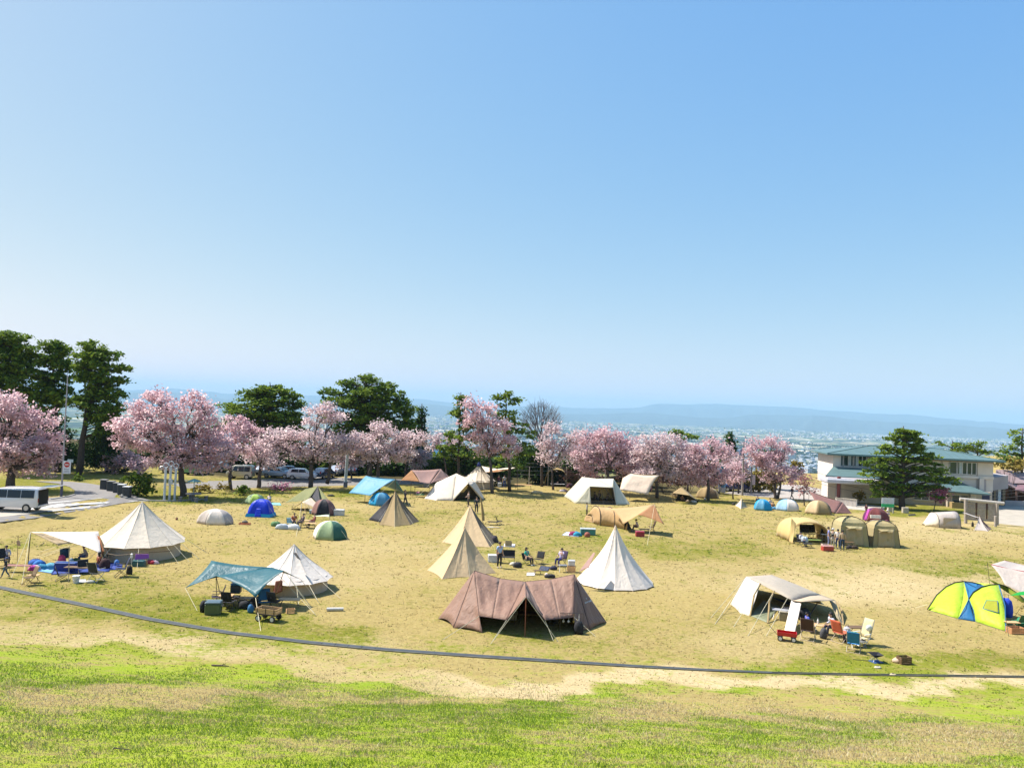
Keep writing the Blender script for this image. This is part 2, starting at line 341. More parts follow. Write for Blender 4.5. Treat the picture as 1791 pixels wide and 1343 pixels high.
tr=N.new('ShaderNodeBsdfTranslucent'); L.new(col,tr.inputs[0]); ms=N.new('ShaderNodeMixShader'); ms.inputs[0].default_value=0.35; L.new(B.outputs[0],ms.inputs[1]); L.new(tr.outputs[0],ms.inputs[2]); L.new(ms.outputs[0],O.inputs[0])
tag(link_mesh('grass',blades(),m),'short bright green and dry grass blades covering the near slope','grass',kind='stuff')
m_far=m.copy(); m_far.name='field_tuft'
for q_ in m_far.node_tree.nodes:
    if q_.bl_idname=='ShaderNodeMix':
        for i_,c_ in ((6,(0.11,0.23,0.01)),(7,(0.50,0.60,0.04))):
            if abs(q_.inputs[i_].default_value[0]-c_[0])<1e-4: q_.inputs[i_].default_value=((0.14,0.15,0.015,1),(0.34,0.33,0.05,1))[i_-6]
        if abs(q_.inputs[6].default_value[0]-0.5)<1e-3: q_.inputs[6].default_value=(0.24,0.18,0.06,1); q_.inputs[7].default_value=(0.62,0.5,0.25,1)
tag(link_mesh('grass',blades(True),m_far),'thin dry tufts scattered over the trampled camping field','grass',kind='stuff')
# ---- far hills
def hills(name,R,foot_in,prof,seed,base=-150,col=None):
    rg=random.Random(seed); ph=[(rg.uniform(2,30),rg.uniform(0,6.28)) for _ in range(14)]
    P=sorted(prof); A=[]; 
    def crest(px):
        for i in range(len(P)-1):
            if P[i][0]<=px<=P[i+1][0]:
                t=sstep((px-P[i][0])/(P[i+1][0]-P[i][0])); return P[i][1]*(1-t)+P[i+1][1]*t
        return P[0][1] if px<P[0][0] else P[-1][1]
    mb=MB(); rows=[]; NT=22
    xs=[-700+i*9 for i in range(360)]
    for px in xs:
        d=ray(px,690); d=Vector((d.x,d.y,0)).normalized(); hc=crest(px)*R/F+CAMZ-base
        hc+=sum(math.sin(px/900*f*6.28+p)*18/f**0.6 for f,p in ph)*R/20000*0.5; hc=max(hc,30)
        col_=[]
        for j in range(NT):
            t=j/(NT-1); rr=foot_in+(R-foot_in)*t
            spur=sum(math.sin(px/900*f*6.28*1.7+p+2.3*t*(1 if q%2 else -1))*0.09/f**0.3 for q,(f,p) in enumerate(ph))
            z=base-2+(hc+2)*min(1,max(0,t**1.25+spur*4*t*(1-t)))
            col_.append((d.x*rr,d.y*rr,z))
        col_.append((d.x*(R*1.15),d.y*(R*1.15),base-2)); rows.append(col_)
    mb.loft(rows,close=False); return mb
hm=mat('far_forest',(0.03,0.055,0.06),0.95,0,0.35,0.0015)
tag(hills('hills',21000,16500,[(-700,4),(-200,8),(0,5),(120,3),(200,6),(310,13),(350,11),(400,8),(480,7),(550,11),(620,8),(700,11),(740,12),(800,8),(900,6),(980,8),(1060,8),(1110,11),(1150,19),(1190,20),(1250,23),(1320,22),(1400,21),(1460,18),(1540,16),(1600,15),(1660,12),(1730,9),(1791,7),(2600,10)],4).build('hills',hm,smooth=True),kind='structure')
tag(hills('hills',15500,13200,[(-700,2),(200,2),(310,6),(420,-2),(600,2),(760,3),(830,-3),(1020,-3),(1130,2),(1260,-1),(1330,8),(1420,9),(1520,4),(1640,2),(1791,0),(2600,2)],9).build('hills',hm,smooth=True),kind='structure')
# ---- town and groves on the plain
def inframe(p,m=40):
    q=proj(p); return -m<q[0]<1791+m
HM=[]
for i,(wc,rc) in enumerate([((0.58,0.58,0.57),(0.12,0.16,0.22)),((0.66,0.62,0.55),(0.22,0.10,0.08)),((0.55,0.55,0.55),(0.3,0.34,0.4)),((0.6,0.6,0.58),(0.07,0.2,0.3)),((0.7,0.72,0.75),(0.55,0.6,0.66))]):
    HM.append((mat('far_wall_%d'%i,wc),mat('far_roof_%d'%i,rc,0.4)))
def house_geo(mb,mi,c,w,d,h,rz,rh,mats):
    R=Matrix.Rotation(rz,3,'Z'); c=Vector(c); hw,hd=w/2,d/2
    P=[(-hw,-hd,0),(hw,-hd,0),(hw,hd,0),(-hw,hd,0),(-hw,-hd,h),(hw,-hd,h),(hw,hd,h),(-hw,hd,h),(-hw,0,h+rh),(hw,0,h+rh)]
    mb.add([c+R@Vector(p) for p in P],[(0,1,5,4),(1,2,6,5),(2,3,7,6),(3,0,4,7),(4,5,9,8),(6,7,8,9),(5,6,9),(7,4,8)]); mats+= [0,0,0,0,1,1,0,0]
protos=[]
for i in range(10):
    mb=MB(); ms_=[]; w_=rnd.uniform(10,20); 
    house_geo(mb,0,(0,0,0),w_,rnd.uniform(8,13),rnd.choice([4,6,6.5,8]),0,rnd.uniform(1.5,3.2),ms_)
    if i%2: house_geo(mb,0,(w_*0.55,3,0),w_*0.5,7,3.4,math.pi/2,1.5,ms_)
    me=bpy.data.meshes.new('house'); me.from_pydata(mb.v,[],mb.f); a,b=HM[i%5]; me.materials.append(a); me.materials.append(b); me.polygons.foreach_set('material_index',ms_); me.update(); protos.append(me)
cnt=0; rh=random.Random(21)
def plainpt(px,py):
    d=ray(px,py); t=(-150-CAMZ)/d.z; return EYE+d*t
spots=[]
while len(spots)<300:
    px=rh.uniform(985,1545) if rh.random()<0.93 else rh.uniform(680,770); hor=682+0.0383*px; py=hor+rh.uniform(38,104) 
    p=plainpt(px,py)
    if math.sin(p.x*0.004)+math.sin(p.y*0.003+1)>-0.6: spots.append((p,px,py))
for (p,px,py) in spots:
    o=bpy.data.objects.new('house',rh.choice(protos)); COL.objects.link(o); o.location=p; o.rotation_euler=(0,0,rh.choice([0.3,1.87])+rh.uniform(-.2,.2)); s=rh.uniform(0.8,1.35); o.scale=(s,s,s)
    tag(o,'small pale house with a pitched roof on the distant plain below the cherry trees','house','houses scattered over the distant plain')
mb=MB(); ms_=[]
for i in range(9000):
    px=rh.uniform(200,1800); hor=682+0.0383*px; dp=14+90*rh.random()**2.0; p=plainpt(px,hor+dp)
    if math.sin(p.x*0.0011+2)+math.sin(p.y*0.0009)+rh.uniform(-1,1)<-0.3: continue
    k=1+ (p.y/9000)
    house_geo(mb,0,p,rh.uniform(9,24)*k,rh.uniform(8,15)*k,rh.uniform(4,9)*(1+(rh.random()<0.04)*2),rh.choice([0.3,1.87])+rh.uniform(-.2,.2),rh.uniform(0.5,3),ms_)
me=bpy.data.meshes.new('town'); me.from_pydata(mb.v,[],mb.f); me.materials.append(HM[0][0]); me.materials.append(HM[2][1]); me.polygons.foreach_set('material_index',ms_)
me.update(); tag(link_mesh('town',me,None),'hazy spread of tiny pale houses across the wide valley floor','town',kind='stuff')
# wooded clumps on the plain, as lumpy leaf-clump mounds
def leafquads(C,size,flat=0.0,seed=0,asp=1.0):
    """many leaf-clump quads at centres C (n,3)"""
    r=np.random.RandomState(seed); n=len(C); nrm=r.randn(n,3); nrm[:,2]=np.abs(nrm[:,2])*(1+flat*3)+flat; nrm/=np.linalg.norm(nrm,axis=1)[:,None]
    a=np.cross(nrm,r.randn(n,3)); a/=np.linalg.norm(a,axis=1)[:,None]; b=np.cross(nrm,a); s=size*(0.6+0.8*r.rand(n))[:,None]
    P=np.stack([C-a*s*asp-b*s*0.4,C-a*s*0.3*asp+b*s*0.75,C+a*s*asp+b*s*0.3,C+a*s*0.2*asp-b*s*0.8],1); return P
def quadmesh(name,P,m,parent=None,var=None):
    n=len(P); off=OFF.get(parent,Vector((0,0,0))) if parent is not None else Vector((0,0,0))
    P=P-np.array(off)[None,None,:]
    me=bpy.data.meshes.new(name); me.vertices.add(4*n); me.vertices.foreach_set('co',P.reshape(-1)); me.loops.add(4*n); me.loops.foreach_set('vertex_index',np.arange(4*n,dtype=np.int32)); me.polygons.add(n); me.polygons.foreach_set('loop_start',np.arange(0,4*n,4,dtype=np.int32)); me.update(calc_edges=True)
    c=me.color_attributes.new('var','FLOAT_COLOR','POINT'); 
    if var is None: var=np.random.RandomState(n).rand(n)
    C4=np.ones((n,4,4)); C4[:,:,0]=var[:,None]; c.data.foreach_set('color',C4.reshape(-1)); return link_mesh(name,me,m,parent)
def leafmat(name,a,b,trans=0.3):
    if name in MATS: return MATS[name]
    m,t,B,O=nodes(name); N,L,noise,rng,MT,mix,geo,sp=turf_nodes(t); 
    for x in N:
        if x.bl_idname=='ShaderNodeAttribute': x.attribute_name='var'
    n=noise(0.45,3,0.6); col=mix(MT('ADD',MT('MULTIPLY',sp.outputs[0],0.6),MT('SUBTRACT',n,0.3)),a,b); col=dim(t,col)
    L.new(col,B.inputs['Base Color']); B.inputs['Roughness'].default_value=0.7; B.inputs['Specular IOR Level'].default_value=0.15
    tr=N.new('ShaderNodeBsdfTranslucent'); L.new(col,tr.inputs[0]); ms=N.new('ShaderNodeMixShader'); ms.inputs[0].default_value=trans; L.new(B.outputs[0],ms.inputs[1]); L.new(tr.outputs[0],ms.inputs[2]); L.new(ms.outputs[0],O.inputs[0]); MATS[name]=m; return m
PINE=leafmat('pine_needles',(0.03,0.10,0.02),(0.32,0.42,0.04)); DARKC=leafmat('dark_conifer',(0.014,0.05,0.018),(0.10,0.18,0.03)); FARW=leafmat('far_grove',(0.012,0.045,0.03),(0.03,0.08,0.04))
rg=np.random.RandomState(5); cs=[]
for i in range(1500):
    px=rg.uniform(650,1800); dp=16+88*rg.rand()**1.6; p=plainpt(px,682+0.0383*px+dp); k=p.y/3000
    if math.sin(p.x*0.002)+math.sin(p.y*0.0017)+rg.uniform(-1,1)<-0.2: continue
    L_=rg.uniform(10,46)*k**0.5
    m_=int(26); c=rg.randn(m_,3)*np.array([L_,8*k,2.5]); c[:,2]=4+np.abs(c[:,2]); cs.append(c+np.array(p)[None,:])
quadc=np.concatenate(cs); tag(quadmesh('wood',leafquads(quadc,6.5,0.3,3),FARW),'dark groves and hedgerows between the fields of the far plain','wood',kind='stuff')
# ---- haze

hz=MB().box((0,10500,(440-152)/2),(70000,30500,592)); ho=hz.build('haze',None)
m=bpy.data.materials.new('haze'); m.use_nodes=True; t=m.node_tree; t.nodes.clear(); o=t.nodes.new('ShaderNodeOutputMaterial'); v=t.nodes.new('ShaderNodeVolumePrincipled'); v.inputs['Color'].default_value=(0.41,0.645,0.86,1); v.inputs['Density'].default_value=7.5e-5; t.links.new(v.outputs[0],o.inputs['Volume']); ho.data.materials.append(m)
tag(ho,'pale blue haze lying over the valley and the hills','haze',kind='stuff')
# ================================================================ TREES
BARK=mat('bark',(0.07,0.05,0.04),0.9,0,0.3,9,0.5); CBARK=mat('cherry_bark',(0.10,0.075,0.065),0.85,0,0.3,9,0.5); TBARK=mat('tan_bark',(0.30,0.17,0.10),0.85,0,0.3,9,0.5)
BLOS=leafmat('blossom',(0.72,0.39,0.44),(1.0,0.85,0.87),0.6); BLOP=leafmat('pale_blossom',(0.72,0.49,0.51),(1.0,0.90,0.90),0.6); BLOD=leafmat('deep_blossom',(0.50,0.13,0.26),(0.85,0.36,0.55),0.45)
BUD=leafmat('bud_twigs',(0.30,0.13,0.12),(0.62,0.36,0.34),0.3); BUSH=leafmat('bush_leaves',(0.04,0.10,0.01),(0.20,0.28,0.03)); YBUSH=leafmat('dry_bush',(0.16,0.12,0.02),(0.44,0.34,0.07)); BRUSH=leafmat('brush',(0.10,0.06,0.045),(0.34,0.20,0.17),0.2)
def wiggle(a,b,n,k,rg,up=0):
    a,b=Vector(a),Vector(b); L=(b-a).length; out=[]
    for i in range(n+1):
        t=i/n; p=a.lerp(b,t)
        if 0<i<n: p+=Vector((rg.uniform(-1,1),rg.uniform(-1,1),rg.uniform(-1,1)*0.6))*L*k
        p.z+=up*L*math.sin(math.pi*t); out.append(p)
    return out
def taper(r0,r1,n): return [r0+(r1-r0)*i/n for i in range(n+1)]
def blob_cloud(blobs,Y,dens,csize,per,flat,seed,dj=0.35):
    """leaf-clump centres: blobs (px,py,rx,ry) -> clusters spread through an ellipsoid"""
    rg=np.random.RandomState(seed); out=[]; tips=[]
    for bi,bl in enumerate(blobs):
        px,py,rx,ry=bl[:4]; c=np.array(T(px,py,Y)); k=Y/F; a,b=rx*k,ry*k; dpt=max(a,b)*0.85
        c=c+np.array([0,rg.uniform(-dj,dj)*dpt,0]); c[2]+=0
        n=max(6,int(dens*(a*b+0.3*dpt*b)))
        u=rg.randn(n,3); u/=np.linalg.norm(u,axis=1)[:,None]; u*=(rg.rand(n)**0.45)[:,None]
        cc=c+u*np.array([a,dpt,b]); tips.append((c,cc))
        for q in cc:
            s=csize*(0.6+0.8*rg.rand()); m=max(3,int(per*(0.6+0.8*rg.rand())))
            out.append(q+rg.randn(m,3)*np.array([s,s,s*(1-0.75*flat)])*0.5)
    return np.concatenate(out),tips
def cherry(blobs,base,top,label,seed,Y=None,mat_=None,lr=0.30,size=0.125,dens=10,per=30,grp='cherry trees in bloom along the field edge',stems=None,bark=None,cat='cherry tree',name='cherry_tree'):
    blobs=[(q[0],q[1],q[2]*1.15,q[3]*1.18) for q in blobs]; rg=random.Random(seed); b=G(*base) if Y is None else Vector((T(base[0],base[1],Y).x,Y,terrain(T(base[0],base[1],Y).x,Y)))
    Y=b.y; t=thing(name,label,cat,b,0,grp); C,tips=blob_cloud(blobs,Y,dens,0.62,per,0.35,seed)
    fork=T(top[0],top[1],Y); mb=MB(); mb.tube(wiggle(b-Vector((0,0,.2)),fork,4,0.02,rg),taper(lr*0.9,lr*0.6,4),9); mb.build('trunk',bark or CBARK,t,smooth=True)
    lb=MB(); nprs=np.random.RandomState(seed+1)
    for (c,cc) in tips:
        m=wiggle(fork,Vector(c),5,0.06,rg,0.05); lb.tube(m,taper(lr*0.42,lr*0.12,5),6)
        for q in cc[nprs.permutation(len(cc))[:max(5,len(cc)//5)]]:
            s=m[rg.choice([2,3,4,5])]; lb.tube(wiggle(s,Vector(q),3,0.08,rg,0.06),taper(lr*0.17,0.018,3),4)
    for s in (stems or []): lb.tube(wiggle(T(s[0],s[1],Y),T(s[2],s[3],Y),4,0.03,rg),taper(lr*0.7,lr*0.4,4),7)
    lb.build('branches',bark or CBARK,t,smooth=True)
    P=leafquads(C,size,0.1,seed); n=len(C); hv=nprs.rand(n)*0.75+0.25*np.clip((C[:,2]-C[:,2].min())/(np.ptp(C[:,2])+.1),0,1)*nprs.rand(n)
    quadmesh('crown',P,mat_ or BLOS,t,nprs.rand(n)); return t
def pine(blobs,base,top,label,seed,Y=None,lr=0.3,size=0.15,dens=15,per=24,flat=0.8,grp='pine trees',mat_=None,bark=None,name='pine_tree',pads=True,cat='pine tree',csize=0.62):
    blobs=[(q[0],q[1],q[2]*1.1,q[3]*1.15) for q in blobs]; rg=random.Random(seed); b=G(*base) if Y is None else Vector((T(base[0],base[1],Y).x,Y,terrain(T(base[0],base[1],Y).x,Y)))
    Y=b.y; t=thing(name,label,cat,b,0,grp); C,tips=blob_cloud(blobs,Y,dens,csize,per,flat,seed,0.2)
    tp=T(top[0],top[1],Y); sp=wiggle(b-Vector((0,0,.2)),tp,8,0.012,rg); mb=MB(); mb.tube(sp,taper(lr,0.05,8),9); mb.build('trunk',bark or BARK,t,smooth=True)
    lb=MB()
    for (c,cc) in tips:
        for q in cc[::3]:
            q=Vector(q); zz=q.z-0.25*(Vector((q.x,q.y,0))-Vector((b.x,b.y,0))).length
            k=min(1,max(0.15,(zz-b.z)/(tp.z-b.z))); s=sp[0].lerp(sp[-1],k) if True else None
            i=min(7,int(k*8)); s=sp[i].lerp(sp[i+1],k*8-i)
            lb.tube(wiggle(s,q,3,0.04,rg,0.06),taper(lr*0.2,0.02,3),4)
    lb.build('limbs',bark or BARK,t)
    quadmesh('crown',leafquads(C,size,0.25,seed,1.5),mat_ or PINE,t); return t
def cone_blobs(cx,ytop,ybot,halfw,n,rg,skew=0):
    out=[]
    for i in range(n):
        t=(i+0.5)/n; y=ytop+(ybot-ytop)*t; w=halfw*(t**0.75)
        out.append((cx+skew*t+rg.uniform(-.1,.1)*w,y,max(4,w*rg.uniform(0.8,1.1)),(ybot-ytop)/n*0.5))
        if t>0.2:
            s=rg.choice((-1,1)); out.append((cx+s*w*0.75,y+rg.uniform(-4,4),w*0.35,(ybot-ytop)/n*0.3))
    return out
rr=random.Random(5)
# pines on the left
pine([(-5,600,40,22),(25,590,28,12),(40,615,26,14),(5,640,50,20),(45,650,24,16),(15,675,42,18),(55,685,26,16)],(12,846),(22,582),'tall dark pine at the left edge of the photo behind the pink cherry tree',31,Y=97,lr=.4)
pine([(88,604,26,9),(105,612,22,9),(82,628,36,13),(112,640,22,10),(90,662,34,15),(105,690,28,16),(78,700,34,18)],(100,846),(95,594),'tall pine with a flat top, second from the left edge, behind the lamp post',32,Y=99,lr=.38)
pine([(168,605,22,9),(150,622,22,9),(188,622,20,8),(165,640,34,12),(212,642,18,6),(180,662,30,11),(208,666,16,6),(160,690,30,13),(190,690,24,12),(150,660,20,10),(195,715,20,12),(175,745,22,16),(170,622,26,9),(150,705,28,12),(178,722,30,12),(145,640,18,9),(200,645,16,7),(172,670,34,10)],(137,838),(165,600),'tall pine with a leaning dark trunk standing right of the lamp post',33,Y=97,lr=.45,dens=13)
pine([(195,760,26,24),(170,790,34,26),(205,800,28,22),(185,730,18,20)],(185,842),(188,712),'dark bushy evergreen under the leaning pine',34,Y=101,flat=.4,mat_=DARKC,lr=.25)
pine([(60,735,46,26),(30,760,40,24),(95,770,34,24),(120,800,24,22)],(70,846),(66,715),'dark evergreen undergrowth tree between the left pines',35,Y=103,flat=.4,mat_=DARKC,lr=.25)
pine([(470,680,22,9),(440,688,24,8),(495,690,26,9),(462,702,42,11),(405,712,22,7),(510,706,24,9),(450,722,50,12),(500,728,34,13),(425,742,34,12),(480,750,42,14),(395,745,20,9),(520,752,18,14),(465,775,40,14),(505,780,24,16)],(478,844),(472,668),'broad dark pine behind the cherry trees, left of the tallest centre pine',36,Y=106,lr=.38)
pine([(640,664,20,7),(612,672,24,8),(668,678,24,8),(575,686,20,6),(640,688,44,11),(690,694,22,9),(600,704,38,10),(655,710,44,13),(705,716,24,11),(585,728,30,11),(635,734,44,13),(690,740,34,14),(650,760,44,14),(600,756,28,12),(610,782,28,14)],(646,846),(640,657),'tallest broad pine in the centre left behind the pale cherries',37,Y=108,lr=.42)
pine(cone_blobs(738,712,800,16,6,rr),(738,842),(738,706),'narrow dark conifer right of the broad centre pine',38,Y=112,flat=.4,mat_=DARKC)
pine(cone_blobs(712,716,810,26,5,rr),(712,842),(712,708),'dark conifer tucked against the right side of the broad centre pine',39,Y=110,flat=.4,mat_=DARKC)
pine(cone_blobs(806,692,800,42,9,rr),(802,850),(806,686),'sparse young pine with a pointed top behind the cream bell tent',40,Y=99,dens=4.0,lr=.2)
pine([(888,690,10,5),(872,695,8,4),(905,700,10,4),(886,706,18,6),(893,722,22,8),(870,728,12,6),(905,738,22,8),(885,752,26,9),(915,760,22,9),(895,776,30,11),(920,790,22,12),(890,806,32,12)],(892,852),(884,686),'pine with a crooked open top right of the mauve cherry tree',41,Y=100,dens=4.6,lr=.24)
pine([(800,800,30,22),(840,815,34,20),(775,820,30,20),(870,825,28,18)],(820,850),(815,780),'dense dark evergreen thicket tree behind the bell tent canopy',42,Y=108,flat=.3,mat_=DARKC)
pine([(930,800,26,20),(960,826,24,14),(935,828,24,16),(1000,815,30,14)],(945,850),(935,785),'dark evergreen beside the grey tunnel shelter',43,Y=112,flat=.3,mat_=DARKC)
for i,(x0,x1,yt,yb) in enumerate([(395,470,790,832),(470,560,800,832),(560,620,790,834),(620,700,800,840),(690,760,815,842),(220,300,790,832),(300,380,800,835),(985,1060,790,838),(1060,1140,800,835)]):
    bl=[(x0+(x1-x0)*u,yt+(yb-yt)*v,(x1-x0)*0.28,(yb-yt)*0.3) for u,v in ((.15,.5),(.4,.2),(.6,.6),(.85,.35),(.3,.9),(.75,.95),(.5,.75))]
    pine(bl,((x0+x1)/2,yb+8),((x0+x1)/2,yt),['dark evergreen behind the beige camper van','dark evergreen behind the parked cars and blossom bush','dark evergreen behind the white hatchback','dark evergreen behind the blue tarp','dark evergreen below the blue roof','dark evergreen behind the clipped round bush','dark evergreen behind the green car','green hedge tree behind the wire fence and cream tent','dark evergreen behind the stone post'][i],60+i,Y=117 if i<7 else 114,flat=.2,mat_=BUSH if i in(7,2) else DARKC,grp='evergreens shading the parking area',lr=.2,size=.3,dens=5)
# cherries, left to right
cherry([(-10,700,34,20),(25,712,32,18),(60,735,32,18),(15,750,48,22),(78,765,24,18),(45,785,46,20),(88,795,18,16),(-5,795,34,26),(30,815,44,14),(80,818,20,12)],(18,856),(20,822),'large cherry tree with a thick dark trunk at the left edge behind the white van',1,lr=.55)
cherry([(280,692,24,14),(340,700,22,12),(365,710,20,10),(240,716,24,16),(300,716,40,16),(350,735,34,18),(215,745,28,14),(260,750,42,18),(320,760,44,20),(370,770,34,20),(220,775,26,12),(270,785,40,14),(340,795,44,16),(395,790,22,18),(300,810,36,10),(370,812,34,12)],(321,868),(315,808),'largest cherry tree with full pink crown over the picnic table and white posts',2,lr=.42,dens=10)
cherry([(215,800,26,12),(250,812,28,12),(200,815,18,12)],(245,840),(240,812),'low dusky cherry tree behind the clipped bush and litter bins',3,Y=100,lr=.22,mat_=BLOS)
cherry([(405,742,26,13),(432,758,22,14),(395,765,28,14),(420,785,28,12),(385,790,20,14)],(404,856),(402,806),'cherry tree with a bare tan trunk left of the camper van',4,lr=.25)
cherry([(560,716,26,10),(585,730,20,10),(545,740,20,8),(500,758,34,12),(545,765,44,14),(585,770,28,16),(470,775,28,14),(520,790,48,14),(575,795,34,12),(450,795,24,14),(605,782,16,14)],(543,850),(545,812),'pale pink spreading cherry tree behind the parked cars',5,mat_=BLOP,Y=95,lr=.35,stems=[(572,846,582,800)])
cherry([(455,800,16,16),(475,810,18,10),(440,785,18,12)],(452,852),(456,815),'small pale cherry with crooked dark trunk right of the camper van',6,mat_=BLOP,lr=.3,Y=93)
cherry([(670,750,26,12),(640,764,24,12),(705,768,26,12),(665,778,40,14),(635,792,24,10),(700,792,28,12),(735,768,12,12),(665,800,30,7)],(662,853),(662,806),'pale cherry tree with spiky branches behind the blue tarp',7,mat_=BLOP,Y=96,lr=.3,stems=[(640,850,655,800)])
cherry([(765,764,14,10),(790,772,18,10),(755,780,12,8)],(785,836),(775,795),'small thin cherry tree in front of the blue roofed building',8,mat_=BLOP,Y=104,lr=.14)
cherry([(822,708,14,11),(850,716,24,12),(830,735,28,14),(870,742,26,14),(845,762,30,13),(880,772,24,13),(850,785,24,9),(895,790,14,10)],(862,848),(856,800),'tall mauve pink cherry tree between the two pointed pines',9,Y=97,lr=.26)
cherry([(965,752,16,12),(955,775,14,12),(985,785,20,14),(960,803,20,10),(1000,765,18,12)],(968,850),(965,818),'slender cherry tree to the right of the bare tree',10,mat_=BLOP,Y=104,lr=.2)
cherry([(1030,765,22,13),(1060,760,26,14),(1095,770,24,14),(1045,785,36,16),(1085,795,34,16),(1020,800,20,12),(1060,812,38,10),(1110,800,16,14),(1028,822,20,9),(1096,820,22,10),(1118,818,16,9)],(1070,842),(1062,820),'wide pink cherry tree behind the cream double peak tent',11,Y=102,lr=.3)
cherry([(1130,775,22,12),(1165,768,22,11),(1150,790,38,14),(1190,785,16,14),(1125,800,24,12),(1170,808,32,12),(1145,822,26,7),(1120,828,18,9),(1178,830,20,9),(1200,812,14,10)],(1150,850),(1148,822),'pink cherry tree with fanned limbs behind the pale tarp',12,mat_=BLOP,Y=99,lr=.26)
cherry([(1215,785,22,12),(1250,778,20,10),(1235,800,34,13),(1270,790,16,10),(1210,812,26,12),(1250,822,28,10),(1225,828,22,7),(1212,838,18,8),(1262,838,16,8),(1240,846,20,5)],(1240,852),(1238,828),'pink cherry tree left of the blue banner sign',13,Y=98,lr=.24)
cherry([(1280,815,14,8),(1290,835,14,9),(1275,840,10,8)],(1283,856),(1282,835),'small dusky cherry tree between the banner sign and the utility poles',14,Y=101,lr=.12,mat_=BLOS)
cherry([(1320,776,18,9),(1350,772,20,10),(1320,795,22,12),(1355,798,26,12),(1375,785,14,10),(1345,815,26,11),(1375,825,26,11),(1390,838,14,7),(1330,812,16,8),(1360,838,24,8)],(1356,872),(1355,846),'bright pink cherry tree with a forked dark trunk right of the utility poles',15,lr=.27,stems=[(1338,818,1354,850),(1360,872,1366,842)])
cherry([(1405,836,14,9),(1415,850,14,10),(1396,848,12,9),(1408,860,16,7)],(1407,884),(1406,864),'small cherry tree in bud with reddish twigs in front of the wide car park',16,mat_=BUD,lr=.10,per=9,size=.13)
cherry([(1640,860,9,4),(1655,862,9,4),(1634,868,7,4),(1645,873,8,4)],(1633,893),(1636,878),'little magenta blossom tree beside the notice board',17,mat_=BLOD,lr=.07,size=.10,dens=16,grp='ornamental trees')
for k_,(x_,y_,w_,h_,lab) in enumerate([(1012,788,26,22,'pale cherry tree in the second row right of the bare tree'),(1112,800,26,20,'pale cherry tree in the second row behind the peach tarp'),(1203,800,24,22,'pale cherry tree in the second row under the flat topped pine'),(1292,812,20,20,'pale cherry tree in the second row behind the utility poles'),(614,795,28,18,'pale cherry tree in the second row behind the thick white pole'),(735,800,24,16,'pale cherry tree in the second row below the blue roof')]):
    cherry([(x_-w_*.6,y_,w_*.5,h_*.45),(x_,y_-h_*.5,w_*.6,h_*.5),(x_+w_*.6,y_,w_*.5,h_*.45),(x_,y_+h_*.5,w_*.8,h_*.4),(x_-w_*.3,y_+h_,w_*.5,h_*.3),(x_+w_*.4,y_+h_*.9,w_*.5,h_*.3)],(x_,852),(x_,y_+h_*1.1),lab,80+k_,Y=109,lr=.16,mat_=BLOP,grp='second row of cherry trees')
# conifers behind the cherry row
pine([(1190,756,22,4),(1178,760,14,4),(1205,762,12,4),(1192,770,12,6),(1190,788,10,8)],(1192,850),(1190,752),'flat topped pine rising above the cherry row',44,Y=118,lr=.2,dens=7)
pine(cone_blobs(1277,758,825,16,6,rr),(1278,846),(1276,754),'pointed dark cypress above the cherry row left of the utility poles',45,Y=112,mat_=DARKC,flat=.3)
pine(cone_blobs(1248,768,800,8,3,rr),(1248,846),(1248,764),'small pointed conifer top poking through the cherry row',46,Y=114,mat_=DARKC,flat=.3,lr=.15)
pine([(1392,815,8,8),(1391,828,9,6)],(1392,842),(1392,806),'small olive green tree above the car park behind the bright cherry tree',47,Y=140,mat_=YBUSH,flat=.1,lr=.12,grp='shrubs')
pine([(1345,800,20,14),(1300,835,18,14),(1345,840,18,12)],(1325,858),(1322,800),'dark evergreen behind the utility poles and bright cherry tree',48,Y=118,mat_=DARKC,flat=.2)
# big spruce by the building
sb=[]
for i in range(15):
    t=(i+0.5)/15; y=748+ (866-748)*t; w=9+78*min(1,t*1.5)**0.8*(1 if t<0.8 else 1-(t-.8)*1.6)
    for s in (-0.72,-.2,0.3,0.75): sb.append((1584+s*w*rr.uniform(.75,1.12),y+rr.uniform(-3,3)+abs(s)*4,w*0.30,2.6))
pine(sb,(1578,890),(1580,745),'big layered evergreen standing in front of the two storey building',49,lr=.42,dens=17,flat=.9,size=.14,per=26,csize=.5,grp='conifers near the building')
pine([(1690,780,18,5),(1715,776,10,4),(1700,788,24,6),(1720,790,14,6)],(1700,800),(1712,770),'low pine behind the teal roof right of the big evergreen',50,Y=128,dens=7,grp='conifers near the building')
pine([(1650,775,14,3),(1668,778,12,4),(1675,786,14,5)],(1668,800),(1666,770),'small green pine just above the right part of the teal roof',51,Y=132,dens=7,grp='conifers near the building')
pine([(1785,755,14,5),(1775,766,12,4),(1788,775,18,7),(1765,782,14,5),(1780,795,24,8),(1750,798,14,6),(1785,812,16,8),(1760,806,20,5)],(1784,822),(1789,748),'dark green pine on the slope at the right edge',52,Y=118,dens=6,grp='conifers near the building')
